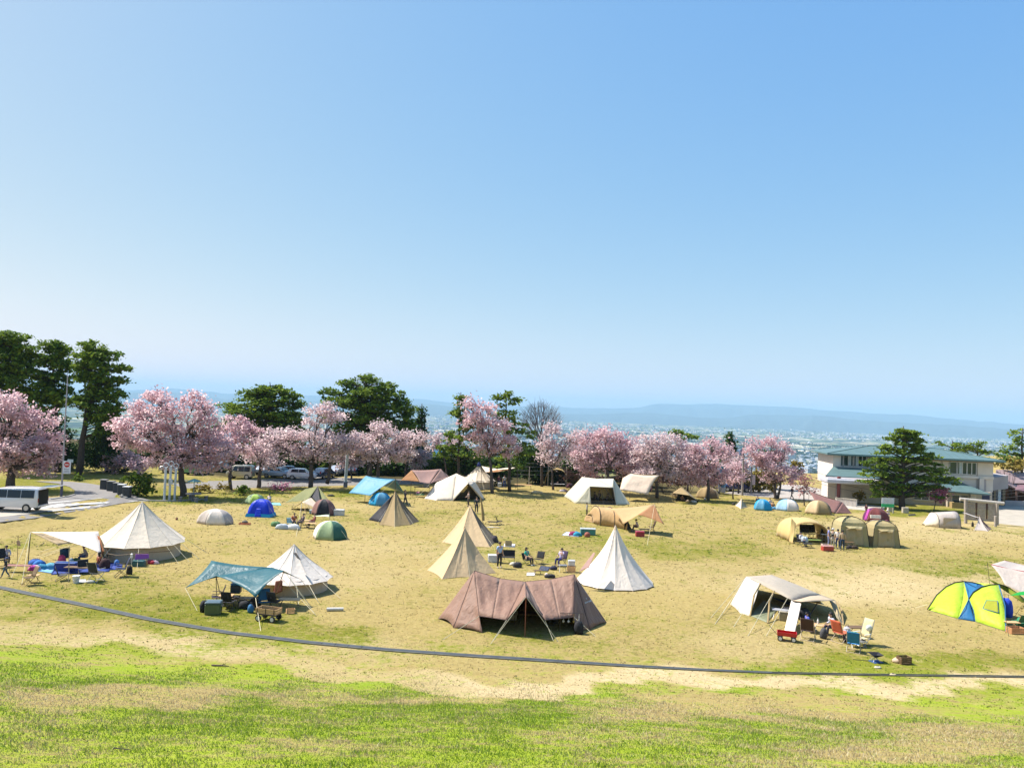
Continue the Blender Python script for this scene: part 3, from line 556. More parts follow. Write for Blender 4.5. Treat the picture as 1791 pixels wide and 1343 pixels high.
for i,(x,yt,w_) in enumerate([(-10,770,60),(45,790,50),(110,790,44),(160,800,40),(205,790,44),(255,795,44),(300,790,44),(345,790,44),(392,795,42),(435,790,44),(480,790,44),(525,795,44),(570,790,44),(615,785,44),(660,785,44),(702,790,40),(745,800,40),(790,795,44),(835,795,40),(875,790,40),(915,795,40),(955,800,40),(1000,800,40),(1040,800,38),(1080,805,36),(1120,805,36),(1160,808,36),(1200,808,36),(1238,812,34),(1275,815,30)]):
    yb=848 if x>-20 else 850; bl=[(x+w_*u,yt+(yb-yt)*v,w_*.30,(yb-yt)*.20) for u,v in ((-.25,.1),(.2,.05),(-.4,.35),(.05,.35),(.42,.3),(-.2,.62),(.3,.6),(-.42,.85),(0,.9),(.42,.85))]
    nb_='leftmost,second,third,fourth,fifth,sixth,seventh,eighth,ninth,tenth,eleventh,twelfth,thirteenth,fourteenth,fifteenth,sixteenth,seventeenth,eighteenth,nineteenth,twentieth,twenty first,twenty second,twenty third,twenty fourth,twenty fifth,twenty sixth,twenty seventh,twenty eighth,twenty ninth,rightmost'.split(',')[i]
    pine(bl,(x,yb+6),(x,yt),'%s dark evergreen in the shaded thicket row behind the cherry trees'%nb_,200+i,Y=121+2*(i%3),flat=.1,mat_=(DARKC if i%4 else BUSH) if x<930 else (BRUSH if i%2 else DARKC),grp='shaded thicket row behind the cherry trees',lr=.18,size=.26,dens=3.6,per=20,name='thicket_tree',cat='tree')
# bare tree
rg=random.Random(77); b=Vector((T(948,840,108).x,108,terrain(0,108))); t=thing('bare_tree','leafless grey tree with a rounded crown of fine twigs against the hills','tree',b)
MB().tube(wiggle(b-Vector((0,0,.2)),T(945,775,108),4,.02,rg),taper(.22,.15,4),8).build('trunk',BARK,t,smooth=True)
mb=MB()
for i in range(34):
    a=math.pi*(0.04+0.92*(i+rg.random())/34); ex=T(945-40*math.cos(a),752-49*math.sin(a)**0.8,108)+Vector((0,rg.uniform(-2.5,2.5),0)); s=T(945,775+rg.uniform(-8,14),108); m=wiggle(s,ex,5,.04,rg,.05); mb.tube(m,taper(.07,.016,5),4)
    for k in range(9):
        q=m[rg.choice([2,3,4])]; e=q.lerp(ex,rg.uniform(.4,.9))+Vector((rg.uniform(-1,1),rg.uniform(-1,1),rg.uniform(-.1,1.1)))*rg.uniform(.5,1.2); mb.tube([q,q.lerp(e,.5)+Vector((0,0,.1)),e],[.022,.016,.010],3)
mb.build('branches',mat('grey_twig',(0.20,0.19,0.2),0.8),t)
# shrubs
def bush(pts,base,label,seed,m=None,size=.16,dens=14,Y=None,name='bush',cat='bush',grp=None,flat=.1):
    b=G(*base) if Y is None else Vector((T(base[0],base[1],Y).x,Y,terrain(T(base[0],base[1],Y).x,Y)))
    C,tips=blob_cloud(pts,b.y,dens,0.4,14,flat,seed,.3); C=C[C[:,2]>b.z]; t=thing(name,label,cat,b,0,grp); quadmesh('foliage',leafquads(C,size,.1,seed),m or BUSH,t)
    mb=MB(); rg=random.Random(seed)
    for (c,cc) in tips:
        for q in cc[::4]: mb.tube([b,b.lerp(Vector(q),.5)+Vector((0,0,.15)),Vector(q)],[.03,.02,.008],4)
    mb.build('stems',BARK,t); return t
bush([(222,838,14,9),(240,836,20,11),(258,842,14,12),(235,852,22,12),(255,856,16,10)],(240,866),'round clipped green bush beside the road bend',1)
bush([(365,852,16,6),(385,850,16,6),(350,854,12,6)],(370,862),'low olive green shrub beyond the picnic table',2,YBUSH)
bush([(428,856,10,6),(420,858,8,6)],(427,866),'small bright green shrub in front of the camper van',3)
bush([(1310,838,16,14),(1330,832,14,16),(1345,846,16,12),(1320,850,18,10)],(1328,862),'dry yellow brown thicket behind the utility poles',4,YBUSH,Y=112)
bush([(1498,866,10,7),(1508,868,8,6)],(1502,877),'olive green shrub under the entrance canopy',5,YBUSH,Y=101)
bush([(60,838,24,5),(100,836,20,5)],(80,846),'low dark green shrub beneath the left pines',6,Y=95)
bush([(133,846,10,8),(140,838,8,8)],(136,856),'small dark green shrub at the foot of the leaning pine',7,Y=90)
bush([(492,848,9,5),(480,852,8,5),(500,852,6,4)],(490,858),'low pink blossoming bush in front of the parked cars',8,BLOD,.10,20)
bush([(540,836,16,4),(575,838,14,4)],(556,846),'yellow green shrub behind the parked hatchback',9,YBUSH,Y=112)
bush([(1740,812,22,6),(1770,818,24,7),(1785,808,20,6)],(1765,822),'tawny dry brush on the slope at the right edge',10,YBUSH,Y=112,flat=.3)
bush([(1765,803,16,5),(1720,806,12,4)],(1745,812),'yellow green shrubs at the top of the right slope',11,BUSH,Y=116)
bush([(1408,858,6,3),(1384,846,8,3)],(1395,862),'low brown hedge strip across the car park',12,BRUSH,Y=128,flat=.2)
bush([(1675,800,8,6),(1560,795,8,6)],(1660,815),'green shrub seen beside the upper windows',13,BUSH,Y=122)
for i,(x,y) in enumerate([(1000,842),(1035,846),(1090,840),(1120,842),(1160,848),(1185,850),(1205,846),(1232,850),(1258,848)]):
    bush([(x,y-12,14,9),(x+12,y-6,14,7),(x-10,y-5,12,6)],(x,y+6),['tangled brown brush behind the fence, leftmost clump','tangled brown brush left of the green tarp','brown brush right of the green tarp','brown brush between the stone post and pale tarp','brown brush behind the pale tarp pole','brown brush above the small brown tent','brown brush above the rounded brown tent, left part','brown brush above the rounded brown tent, right part','brown brush at the foot of the banner sign'][i],30+i,BRUSH,.12,12,Y=103+i%3*2,grp='brushwood under the cherry row')
# ================================================================ TENTS AND TARPS
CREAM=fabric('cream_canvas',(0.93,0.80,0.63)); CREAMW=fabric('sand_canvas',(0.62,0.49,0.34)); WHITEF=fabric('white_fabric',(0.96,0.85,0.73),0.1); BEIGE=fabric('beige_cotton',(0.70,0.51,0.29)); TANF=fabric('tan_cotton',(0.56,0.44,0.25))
BROWN=fabric('brown_polyester',(0.30,0.175,0.125),0.05,0.6,0.38); OCHRE=fabric('ochre_polyester',(0.62,0.40,0.19)); KHAKI=fabric('khaki_cotton',(0.42,0.30,0.14)); KHAKID=fabric('dark_khaki',(0.20,0.14,0.08)); TEAL=fabric('teal_polyester',(0.012,0.115,0.145),0.08,0.45,0.2); LBLUE=fabric('sky_blue_polyester',(0.12,0.36,0.55),0.1,0.5)
BLUE=fabric('royal_blue_nylon',(0.01,0.05,0.72),0.1,0.45); LIME=fabric('lime_nylon',(0.58,0.82,0.05),0.25,0.5,0.3); DBLUE=fabric('petrol_blue_nylon',(0.02,0.16,0.36),0.1,0.5); OLIVEF=fabric('olive_cotton',(0.25,0.26,0.10)); MAUVE=fabric('mauve_brown',(0.30,0.15,0.13)); PINKB=fabric('dusty_rose_tarp',(0.42,0.25,0.21)); PALEP=fabric('pale_peach_cotton',(0.78,0.62,0.47)); GREYF=fabric('warm_grey_polyester',(0.60,0.52,0.46)); BLK=fabric('black_nylon',(0.02,0.02,0.028),0,0.6); MINT=fabric('mint_cotton',(0.66,0.76,0.55)); SAGE=fabric('sage_nylon',(0.38,0.50,0.27)); DKGREEN=fabric('dark_green_nylon',(0.05,0.16,0.11)); PURPLE=fabric('purple_nylon',(0.13,0.015,0.10)); YELF=fabric('yellow_polyester',(0.80,0.60,0.26),0.25); CYAN=fabric('cyan_nylon',(0.02,0.42,0.78),0.2); PBLUE=fabric('pale_blue_nylon',(0.42,0.66,0.86),0.2); MESH=mat('mesh_window',(0.05,0.045,0.04),0.9); MAROON=fabric('maroon_nylon',(0.20,0.05,0.05)); ORN=fabric('orange_underside',(0.42,0.20,0.08)); TANR=fabric('grey_tan_polyester',(0.50,0.43,0.34),0.08)
NAVY=fabric('navy_nylon',(0.015,0.03,0.10),0.02)
def X3(a,b,t): return Vector(a).lerp(Vector(b),t)
def cone(parent,name,base,apex,m,cur=0.12,sub=5,rad=10,scal=0.06,wr=0.02,seed=0,closed=True,thick=0.008):
    """tensioned conical fabric: flat facets between pegs, slightly hollow profile"""
    n=len(base); apex=Vector(apex); ring=[]; rg=random.Random(seed)
    for i in range(n if closed else n-1):
        a,b=Vector(base[i]),Vector(base[(i+1)%n])
        for k in range(sub):
            u=k/sub; p=a.lerp(b,u); c=Vector((apex.x,apex.y,p.z)); ring.append((p+(c-p)*scal*4*u*(1-u)+Vector((0,0,scal*0.5*4*u*(1-u))),4*u*(1-u),rg.uniform(-1,1)))
    if not closed: ring.append((Vector(base[-1]),0,0))
    rows=[]
    for j in range(rad+1):
        t=j/rad; row=[]
        for (p,e,q) in ring:
            c=Vector((apex.x,apex.y,0)); v=p.lerp(apex,t); r=math.sin(math.pi*t)
            d=Vector((p.x-apex.x,p.y-apex.y,0)); L=d.length or 1
            v-=d/L*(cur*r+ (q*wr*(1-t)*r*2) + e*0.022*r)*1.0
            row.append(v)
        rows.append(row)
    rows[-1]=[apex+ (x-apex)*0.02+Vector((0,0,0)) for x in rows[-2]]
    mb=MB(); mb.loft(rows,False,closed); return mb.build(name,m,parent,smooth=False,thick=thick)
def ringpts(c,rx,ry,n,rot=0,z=0): return [Vector((c[0]+rx*math.cos(2*math.pi*i/n+rot),c[1]+ry*math.sin(2*math.pi*i/n+rot),c[2]+z)) for i in range(n)]
def sheet(parent,name,pts,m,sag=0.0,bow=(0,0,0,0),wr=0.012,seed=0,thick=0.008,n=10):
    if len(pts)==3: pts=[pts[0],pts[1],pts[2],pts[2]]
    return MB().patch(*pts,n,n,sag,bow,wr,seed).build(name,m,parent,smooth=True,thick=thick)
def sheets(parent,name,quads,m,thick=0.008,wr=0.012,seed=0):
    mb=MB()
    for i,q in enumerate(quads):
        pts=list(q[0]); sag=q[1] if len(q)>1 else 0; bow=q[2] if len(q)>2 else (0,0,0,0)
        if len(pts)==3: pts=[pts[0],pts[1],pts[2],pts[2]]
        mb.patch(*pts,8,8,sag,bow,wr,seed+i)
    return mb.build(name,m,parent,smooth=True,thick=thick)
def dome(parent,c,w,d,h,cols,rot=0,n=6,pw=1.0,name='panel',poles=None,skip=()):
    cs=[Vector((w/2*math.cos(2*math.pi*i/n+rot),d/2*math.sin(2*math.pi*i/n+rot),0)) for i in range(n)]; c=Vector(c)
    groups={}
    for i in range(n):
        if i in skip: continue
        groups.setdefault(cols[i%len(cols)],[]).append(i)
    for m,ids in groups.items():
        mb=MB()
        for i in ids:
            a,b=cs[i],cs[(i+1)%n]; rows=[]
            for j in range(9):
                v=j/8*math.pi/2; row=[]
                for k in range(7):
                    u=k/6; p=a.lerp(b,u)*(max(0,math.cos(v))**pw)*(1-0.07*4*u*(1-u)*math.sin(2*v)); row.append(c+p+Vector((0,0,h*math.sin(v)*(1-0.04*4*u*(1-u)*math.cos(v))+0.02)))
                rows.append(row)
            mb.loft(rows,False,False)
        mb.build(name,m,parent,smooth=True,thick=0.008)
    if poles:
        for i in range(n):
            MB().tube([c+cs[i]*1.005*(math.cos(j/8*math.pi/2)**pw)+Vector((0,0,h*1.01*math.sin(j/8*math.pi/2)+.02)) for j in range(9)],0.014,5).build('pole_sleeve',poles,parent)
    return cs
def arch(c,wv,h,n=10,p=0.75,lean=Vector((0,0,0))):
    """points of a bent pole over base centre c, half-width vector wv"""
    out=[]
    for i in range(n+1):
        a=math.pi*i/n; x=-math.cos(a); s=math.sin(a)
        out.append(Vector(c)+Vector(wv)*(abs(x)**p*(1 if x>0 else -1))+Vector((0,0,h*s**p))+lean*s)
    return out
def tunnel(parent,arches,m,name='body',sag=0.08,sub=4,pm=None,lo=0,hi=None):
    mb=MB(); rows=[]
    for i in range(len(arches)-1):
        for k in range(sub+ (1 if i==len(arches)-2 else 0)):
            u=k/sub; e=4*u*(1-u); r=[]
            ca=sum(arches[i],Vector())/len(arches[i])
            for a,b in zip(arches[i],arches[i+1]):
                p=a.lerp(b,u); cc=(sum(arches[i],Vector())/len(arches[i])).lerp(sum(arches[i+1],Vector())/len(arches[i]),u); q=p+(cc-p)*sag*e; q.z=max(q.z,0.0) ; r.append(q)
            rows.append(r)
    mb.loft(rows,False,False); o=mb.build(name,m,parent,smooth=True,thick=0.008)
    if pm:
        for a in arches: MB().tube([p+Vector((0,0,.015)) for p in a],0.022,5).build('arch_pole',pm,parent)
    return o
def bell(label,center,R,wall,apexpy,roof,wallm,n=12,over=0.28,rot=0.1,group='canvas bell tents',ropes=(),cap=None,cx_shift=0):
    c=Vector(center); t=thing('bell_tent',label,'bell tent',c,0,group); az=Z(c,apexpy)
    eave=ringpts(c,R+over,R+over,n,rot,wall-0.05); cone(t,'roof',eave,c+Vector((cx_shift,0,az)),roof,0.16,5,12,0.02,0.006,3)
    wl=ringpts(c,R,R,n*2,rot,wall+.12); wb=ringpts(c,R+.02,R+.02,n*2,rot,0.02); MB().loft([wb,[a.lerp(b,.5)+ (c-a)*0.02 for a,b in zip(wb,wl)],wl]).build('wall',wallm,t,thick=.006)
    pole(t,c,c+Vector((cx_shift,0,az-.02)),0.03,WPOLE,'centre_pole')
    sm_=MB(); [sm_.tube([p.lerp(c+Vector((0,0,az)),q)+Vector((p.x-c.x,p.y-c.y,0)).normalized()*(.012-.16*math.sin(math.pi*q)) for q in (0,.15,.3,.45,.6,.75,.97)],.007,4) for p in eave]; sm_.build('roof_seam',mat('seam_thread',(.55,.45,.33),.8),t)
    for i,(a) in enumerate(ropes):
        p=c+Vector(((R+over)*math.cos(a),(R+over)*math.sin(a),wall-.05)); q=c+Vector(((R+over+1.3)*math.cos(a),(R+over+1.3)*math.sin(a),0.0)); rope(t,p,q,.014)
    return t,az
# --- 1 large cream bell tent on the left, with white awning
c=DP_(G(243,986),2.6)
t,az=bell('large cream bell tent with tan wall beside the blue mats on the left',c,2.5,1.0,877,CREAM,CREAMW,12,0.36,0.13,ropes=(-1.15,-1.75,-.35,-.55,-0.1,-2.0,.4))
o=sheet(t,'door_opening',[T(168,932,49.9),T(172,933,49.6),T(190,968,48.4),T(183,985,48.3)],MESH,0,(0,0,0,0),0); 
sheet(t,'door_flap',[T(173,936,49.3),T(178,945,49.0),T(188,978,48.1),T(176,962,48.4)],KHAKI,0,(0,0,0,0),.02)
sheet(t,'door_flap',[T(170,936,49.2),T(174,938,49.1),T(182,965,48.2),T(178,968,48.2)],fabric('striped_orange',(0.45,0.16,0.05)),0,(0,0,0,0),.02)
sheet(t,'window',[T(237,969,48.15),T(260,968.5,48.25),T(261,976,48.2),T(236,979,48.1)],fabric('lilac_window',(0.35,0.12,0.55),.1),0,(0,0,0,0),0)
mb=MB(); mb.tube([T(188,968,48.2),T(205,971,48.05),T(228,969,48.05),T(260,966,48.2),T(300,963,49.2)],.03,5); mb.build('rolled_mesh',mat('rolled_mesh',(0.18,0.12,0.06)),t)
A=T(53.5,930,47.6); B_=T(172,929,49.8); C_=T(177,968,47.6); D_=T(137,952,47.3)
t=thing('awning_tarp','white awning stretched from the large cream bell tent to a dark pole on the left','tarp',G(49,986))
sheets(t,'canopy',[([A,B_,C_,D_],0.12,(0.05,0,.15,.1))],WHITEF); sheets(t,'shaded_side_flap',[([A+Vector((0,0,-.02)),T(75,931,47.7),T(130,950,47.4),T(103,954,47.2)],0.02,(0,.1,.1,0))],BEIGE)  # flap's beige paints the shade on the fold turned from the sun
pole(t,G(49,986),A,.028,POLE); pole(t,G(120,1018),T(121,955,G(120,1018).y),.022,APOLE)
for a,b in ((A,G(20,1010)),(A,G(18,960)),(T(103,954,47.2),G(70,965)),(T(121,955,45.2),G(60,975)),(D_,G(62,978)),(A,G(38,1022))): rope(t,a,b)
t=thing('guy_pole','thin pole with a small pennant standing left of the awning pole','pole',G(30,985)); pole(t,G(30,985),T(32,936,G(30,985).y),.018,WPOLE); sheet(t,'pennant',[T(30,944,48),T(35,946,48),T(36,955,48),T(29,953,48)],fabric('peach_cloth',(.7,.5,.36)))
# --- 2 bell tent with teal tarp
c=DP_(G(510,1046),2.1)
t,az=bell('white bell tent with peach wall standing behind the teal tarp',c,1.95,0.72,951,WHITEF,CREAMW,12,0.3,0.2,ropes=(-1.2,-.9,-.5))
sheet(t,'vent_window',[T(513,967,42.9),T(518,966,42.9),T(527,980,42.5),T(520,976,42.6)],MESH,0,(0,0,0,0),0)
sheet(t,'door_opening',[T(482,1016,41.8),T(494,1014,41.7),T(494,1034,41.55),T(478,1040,41.6)],fabric('door_red_brown',(0.20,0.07,0.04)),0,(0,0,0,0),0)
M1=T(378,1007,40.4);M2=T(497,998,39.6);BL=T(370,980,41.6);R2=T(475,992,41.2);LL=T(324,1028,39.7);FT=T(447,1045,38.5);RR=T(526,1013,40.6)
t=thing('tarp','teal green tarp with drooping corners pitched in front of the white bell tent','tarp',G(420,1068))
sheets(t,'canopy',[([LL,M1,R2,BL],0.10,(.12,0,.12,.1)),([M1,FT,M2,R2],0.10,(.16,.16,0,0)),([M2,RR,R2],0,(0.1,.1,0,0))],TEAL,wr=.02)
pole(t,G(452,1078),FT,.02,WPOLE); pole(t,G(379,1054),M1,.018,POLE); pole(t,G(388,1052),M1,.018,POLE); pole(t,G(474,1060),M2,.018,WPOLE)
for a,b in ((FT,G(456,1103)),(LL,G(345,1068)),(M2,G(552,1075)),(RR,G(560,1056)),(R2,G(552,1075)),(BL,G(352,1010)),(M2,G(545,1062))): rope(t,a,b)
# --- 3 big brown shelter in front
Y0=39.6; LP=T(830,998,39.5);RP=T(1004.5,1004,39.5);RM=T(919,1017,39.6);FC=T(920,1043,36.2)
L0=G(766,1082);L1=G(793,1098);L2=G(844,1107);LS=T(838,1077,37.1);LF=T(886,1084,36.4);RF=T(953,1084,36.6);RS=T(1004,1079,37.4);R0_=G(1005,1106);R1=G(1032,1101);R2_=G(1061,1088); B0=Vector((L0.x+.6,42.2,0));B1=Vector((RM.x,42.6,0));B2_=Vector((R2_.x-.5,42.2,0))
t=thing('shelter_tent','big dark brown two peaked shelter tent with a raised front near the ditch','shelter tent',G(918,1108))
sheets(t,'left_wall',[([L0,L1,LP],0,(.12,0,0,0)),([L1,L2,LS,LP],0,(.12,0,0,0)),([L0,B0,LP],0)],BROWN,wr=.03)
Q1=T(874,1011.5,39.55);Q2=T(964,1012.5,39.6); lm=X3(LS,LF,.5)+Vector((0,-.05,.02)); rm=X3(RF,RS,.5)
sheets(t,'canopy',[([LP,LS,lm,Q1],.06),([Q1,lm,LF,RM],.05),([LF,FC,RM],.02,(.05,0,0,0)),([RM,FC,RF],.02),([RM,RF,rm,Q2],.05),([Q2,rm,RS,RP],.06)],BROWN,wr=.035)
mb=MB(); [mb.tube([a_,a_.lerp(b_,.5)+Vector((0,-.05,-.03)),b_],.016,4) for a_,b_ in ((LP,LS),(RP,RS),(LP,L1),(RP,R1))]; [mb.tube([a_,b_],.014,4) for a_,b_ in ((LP,Q1),(Q1,RM),(RM,Q2),(Q2,RP),(LS,lm),(lm,LF),(LF,FC),(FC,RF),(RF,rm),(rm,RS),(RM,FC))]; mb.build('seam_webbing',mat('webbing',(.06,.03,.03),.8),t)
sheets(t,'right_wall',[([RP,RS,R0_,R1],0,(0,0,.05,0)),([RP,R1,R2_],0,(0,.1,0,0)),([RP,R2_,B2_],0)],BROWN,wr=.02)
sheets(t,'back_wall',[([LP,Q1,B1.lerp(B0,.5),B0],.03),([Q1,RM,B1,B1.lerp(B0,.5)],.03),([RM,Q2,B1.lerp(B2_,.5),B1],.03),([Q2,RP,B2_,B1.lerp(B2_,.5)],.03)],BROWN,wr=.02)
pole(t,G(918,1113),FC,.022,mat('red_brown_pole',(.28,.09,.06),.4)); pole(t,Vector((LP.x,LP.y,0)),LP,.025); pole(t,Vector((RP.x,RP.y,0)),RP,.025)
for a,b in ((FC,G(858,1126)),(FC,G(976,1122)),(RF,G(968,1120)),(LS,G(775,1118)),(RS,G(1042,1113)),(LF,G(858,1126))): rope(t,a,b,.014)
cu=bpy.data.curves.new('logo','FONT'); cu.body='✻\nsnow peak'; cu.size=.16; cu.align_x='CENTER'; cu.extrude=.002; lo=bpy.data.objects.new('tmp',cu); COL.objects.link(lo); bpy.context.view_layer.update()
me=bpy.data.meshes.new_from_object(lo.evaluated_get(bpy.context.evaluated_depsgraph_get())); bpy.data.objects.remove(lo)
lo=link_mesh('logo',me,mat('logo_white',(.7,.75,.8)),t); pc=X3(X3(RP,R1,.5),X3(RP,R2_,.5),.5); nv=(R1-RP).cross(R2_-RP).normalized(); nv=nv if nv.y<0 else -nv
xa=(R2_-R1).normalized(); ya=nv.cross(xa); ya=ya if ya.z>0 else -ya; xa=ya.cross(nv)
lo.matrix_local=Matrix.Translation(pc-OFF[t]+nv*.05)@Matrix((xa,ya,nv)).transposed().to_4x4()
# --- 4 white tipi
c=DP_(G(1075,1034),2.3); t=thing('tipi_tent','tall white conical tipi tent right of the big brown shelter','tipi tent',c,0,'conical tipi tents')
cone(t,'canopy',ringpts(c,2.44,2.3,14,.1,.06),c+Vector((-.08,0,Z(c,918))),WHITEF,.26,5,14,.015,.006,5); pole(t,c,c+Vector((-.08,0,Z(c,917))),.03,WPOLE,'centre_pole')
mb=MB(); mb.lathe(c+Vector((-.08,0,Z(c,926))),[(.13,0),(.05,.22),(0.02,.28)],8); mb.build('peak_cap',PALEP,t)
sheet(t,'door_opening',[T(1038,966,47.2),T(1041,967,47.0),T(1030,992,46.3),T(1012,1000,46.6)],fabric('door_rose',(0.42,.26,.22)),0,(0,0,0,0),0)
for k in range(14):
    a=.1+2*math.pi*k/14
    if math.sin(a)<.3: MB().tube([c+Vector((2.36*math.cos(a),2.25*math.sin(a),.06)),c+Vector((2.5*math.cos(a),2.4*math.sin(a),-.02))],.02,4).build('peg',WPOLE,t)
# --- 5/6 beige tipis
def tipi(label,pts,back,apex,m,dark=None,Yd=1.9,cur=.16,wr=.03,group='conical tipi tents',door=None):
    base=[G(*p) for p in pts]; Yc=sum(p.y for p in base)/len(base)+Yd; 
    bk=[Vector((T(x,900,Yc+Yd*.8).x,Yc+Yd*.8,0)) for x in back]; ap=T(apex[0],apex[1],Yc); c=Vector((ap.x,Yc,0))
    t=thing('tipi_tent',label,'tipi tent',c,0,group); allp=base+bk; k=len(base)
    if dark is None: cone(t,'canopy',allp,ap,m,cur,6,10,.05,wr,k)
    else:
        i=dark[0]; cone(t,'canopy',allp[i:]+allp[:1] if False else allp[:i+1],ap,m,cur,6,10,.05,wr,k,False); cone(t,'side_panel',allp[i:]+[allp[0]],ap,dark[1],cur,6,10,.05,wr,k+2,False)
    pole(t,c,ap+Vector((0,0,.05)),.03,WPOLE,'centre_pole'); 
    for p in allp[:k]: rope(t,p.lerp(ap,.45),p+(p-c)*.22,.008)
    return t,ap,Yc,c
t,ap,Yc,c=tipi('beige conical tent in front of its twin, just behind the brown shelter',[(747,997),(773,1013),(820,1009),(868,1002)],[845,775],(813,922),BEIGE,wr=.05)
t,ap,Yc,c=tipi('beige conical tent with a dark brown open side, second of the pair in the middle',[(773,948),(800,956),(857,957),(873,946)],[860,800],(822,883),BEIGE,(2,KHAKID))  # dark brown side panel paints the open right side's shade into the cloth
t,ap,Yc,c=tipi('khaki brown conical tent with a gathered front, alone left of the centre',[(663,918),(690,921),(718,918),(734,912)],[715,675],(691,858),KHAKI,(2,KHAKID),wr=.05)  # darker khaki puts the shade of the right-hand side into the cloth colour
sheet(t,'side_wing',[T(690,862,Yc),T(684,880,Yc),G(668,914),G(644,909)],BLK)
pb=G(845,916); t=thing('folded_parasol','narrow folded brown parasol standing upright beside the rear beige cone tent','parasol',pb); MB().tube([pb+Vector((0,0,.3)),pb+Vector((-.1,0,1.2)),T(841,870,pb.y)],[.14,.12,.06],8).build('cloth',KHAKI,t); pole(t,pb,T(841,869,pb.y),.02)
# --- 8 blue tarp and dome
Yb=84; P1=T(640,832,85);P2=T(692,838,82);LLc=T(610,862,84);Bc=T(648,867,81);Rc=T(707,862,84.5)
t=thing('tarp','light blue tarp with two peaks beside the brown cone tent','tarp',G(660,882)); sheets(t,'canopy',[([LLc,Bc,P2,P1],.15,(.05,.12,.12,0)),([P2,Rc,T(672,850,86.5),P1],.1)],LBLUE)
pole(t,Vector((P2.x,P2.y,0)),T(692,836,82),.03); pole(t,Vector((P1.x,P1.y,0)),P1,.03); rope(t,P2,G(640,886)); rope(t,Rc,G(716,884)); sheet(t,'label_patch',[T(642,852,83.3),T(651,852,83.1),T(651,854,82.9),T(642,854,83.1)],WHITEF,0,(0,0,0,0),0,thick=.03)
def domet(label,px,py,wpx,toppy,dr,cols,rot=.5,n=6,pw=.85,group='dome tents',name='dome_tent',cat='dome tent',poles=None,skip=()):
    f=G(px,py); w_=wpx/F*f.y*1.03; d=w_*dr; c=DP_(f,d*.42); t=thing(name,label,cat,c,0,group); dome(t,c,w_,d,Z(c,toppy),cols,rot,n,pw,'canopy',poles,skip)
    if w_>1.5:
        s=w_/2; zt=Z(c,toppy); k=0.78; zz=zt*.5
        sheet(t,'door',[c+Vector((-.22*s,-.80*d/2,.05)),c+Vector((.22*s,-.80*d/2,.05)),c+Vector((.14*s,-.60*d/2,zz)),c+Vector((-.14*s,-.60*d/2,zz))],cols[-1],0,(0,0,0,0),0,thick=.01)
        for a in (-.6,-2.5,.3): rope(t,c+Vector((.42*w_*math.cos(a),.42*d*math.sin(a),zt*.55)),c+Vector((.72*w_*math.cos(a),.75*d*math.sin(a),0)),.007)
    return t,c
domet('blue and cyan small dome tent under the edge of the light blue tarp',665,885,40,861,.9,[LBLUE,CYAN],.3)
# 9 dusty rose tarp
q=[T(720,822,91),T(771,820,94),T(786,834,94),T(752,846,89),T(734,843,89),T(701,840,91)]
t=thing('tarp','dusty rose tarp with orange underside behind the cream angular tent','tarp',G(722,866)); sheets(t,'canopy',[([q[0],q[4],q[3],q[1]],.15,(.1,0,.1,.1)),([q[1],q[3],q[2]],.05)],PINKB); sheets(t,'underside',[([q[0],q[4],q[5]],.0,(0,.15,0,0))],ORN)
pole(t,Vector((q[0].x,q[0].y,0)),q[0],.03); pole(t,Vector((q[1].x,q[1].y,0)),q[1],.03); rope(t,q[3],G(728,872)); rope(t,q[5],G(690,860))
# 10 cream angular tent
a0=G(742,872);a1=G(763,875);a2=G(792,876);a3=T(819,845,87.6);a4=G(847,870);pk=T(798,828,90);lt=T(763,844,90);rt=T(831,842,90.5);bk=[Vector((a0.x+.8,93,0)),Vector((a4.x-.6,93,0))]
t=thing('angular_tent','cream angular tent with an open triangular door in the left background','tent',G(800,877)); sheets(t,'canopy',[([lt,a1,a2,pk],0,(0,.03,0,0)),([pk,a2,a3],0),([pk,a3,rt],0),([rt,a3,G(845,874),a4],0,(0,.15,0,0)),([pk,rt,bk[1],bk[0]],0),([lt,pk,bk[0]],0)],GREYF if False else CREAM); sheets(t,'end_wall',[([lt,a0,a1],0,(.08,0,0,0)),([lt,bk[0],a0],0)],WHITEF)
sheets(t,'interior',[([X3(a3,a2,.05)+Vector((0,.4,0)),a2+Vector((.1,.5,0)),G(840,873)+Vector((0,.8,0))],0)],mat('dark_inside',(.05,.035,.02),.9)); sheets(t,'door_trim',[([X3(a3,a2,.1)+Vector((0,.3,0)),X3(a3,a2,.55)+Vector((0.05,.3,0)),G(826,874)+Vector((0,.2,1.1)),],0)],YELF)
for a,b in ((a3,G(845,877)),(a3,G(787,878)),(lt,G(748,880))): rope(t,a,b)
# 11 back bell tent with navy cap and awning
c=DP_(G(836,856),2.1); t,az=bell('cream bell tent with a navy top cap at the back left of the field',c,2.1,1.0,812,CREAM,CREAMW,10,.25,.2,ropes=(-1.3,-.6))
MB().lathe(c+Vector((0,0,az-.25)),[(.30,0),(.26,.2),(.12,.5),(.02,.55)],10).build('cap',fabric('navy_cap',(.02,.04,.2)),t)
t=thing('tarp','long cream tarp with orange underside stretched right of the capped bell tent','tarp',G(890,858)); Yq=101; sheets(t,'canopy',[([T(842,815,Yq+2),T(850,826,Yq-1),T(876,823,Yq),T(870,820,Yq+2)],.1),([T(870,820,Yq+2),T(872,824,Yq-1),T(905,818,Yq),T(895,817,Yq+2)],.05)],CREAM); sheets(t,'underside',[([T(850,826.5,Yq-1.1),T(868,821.5,Yq),T(905,818.7,Yq-.1),T(872,825,Yq-1.2)],0)],ORN)
for x,y0 in ((842,815),(889,820),(905,818)): pole(t,Vector((T(x,850,Yq).x,Yq,0)),T(x,y0,Yq),.03)
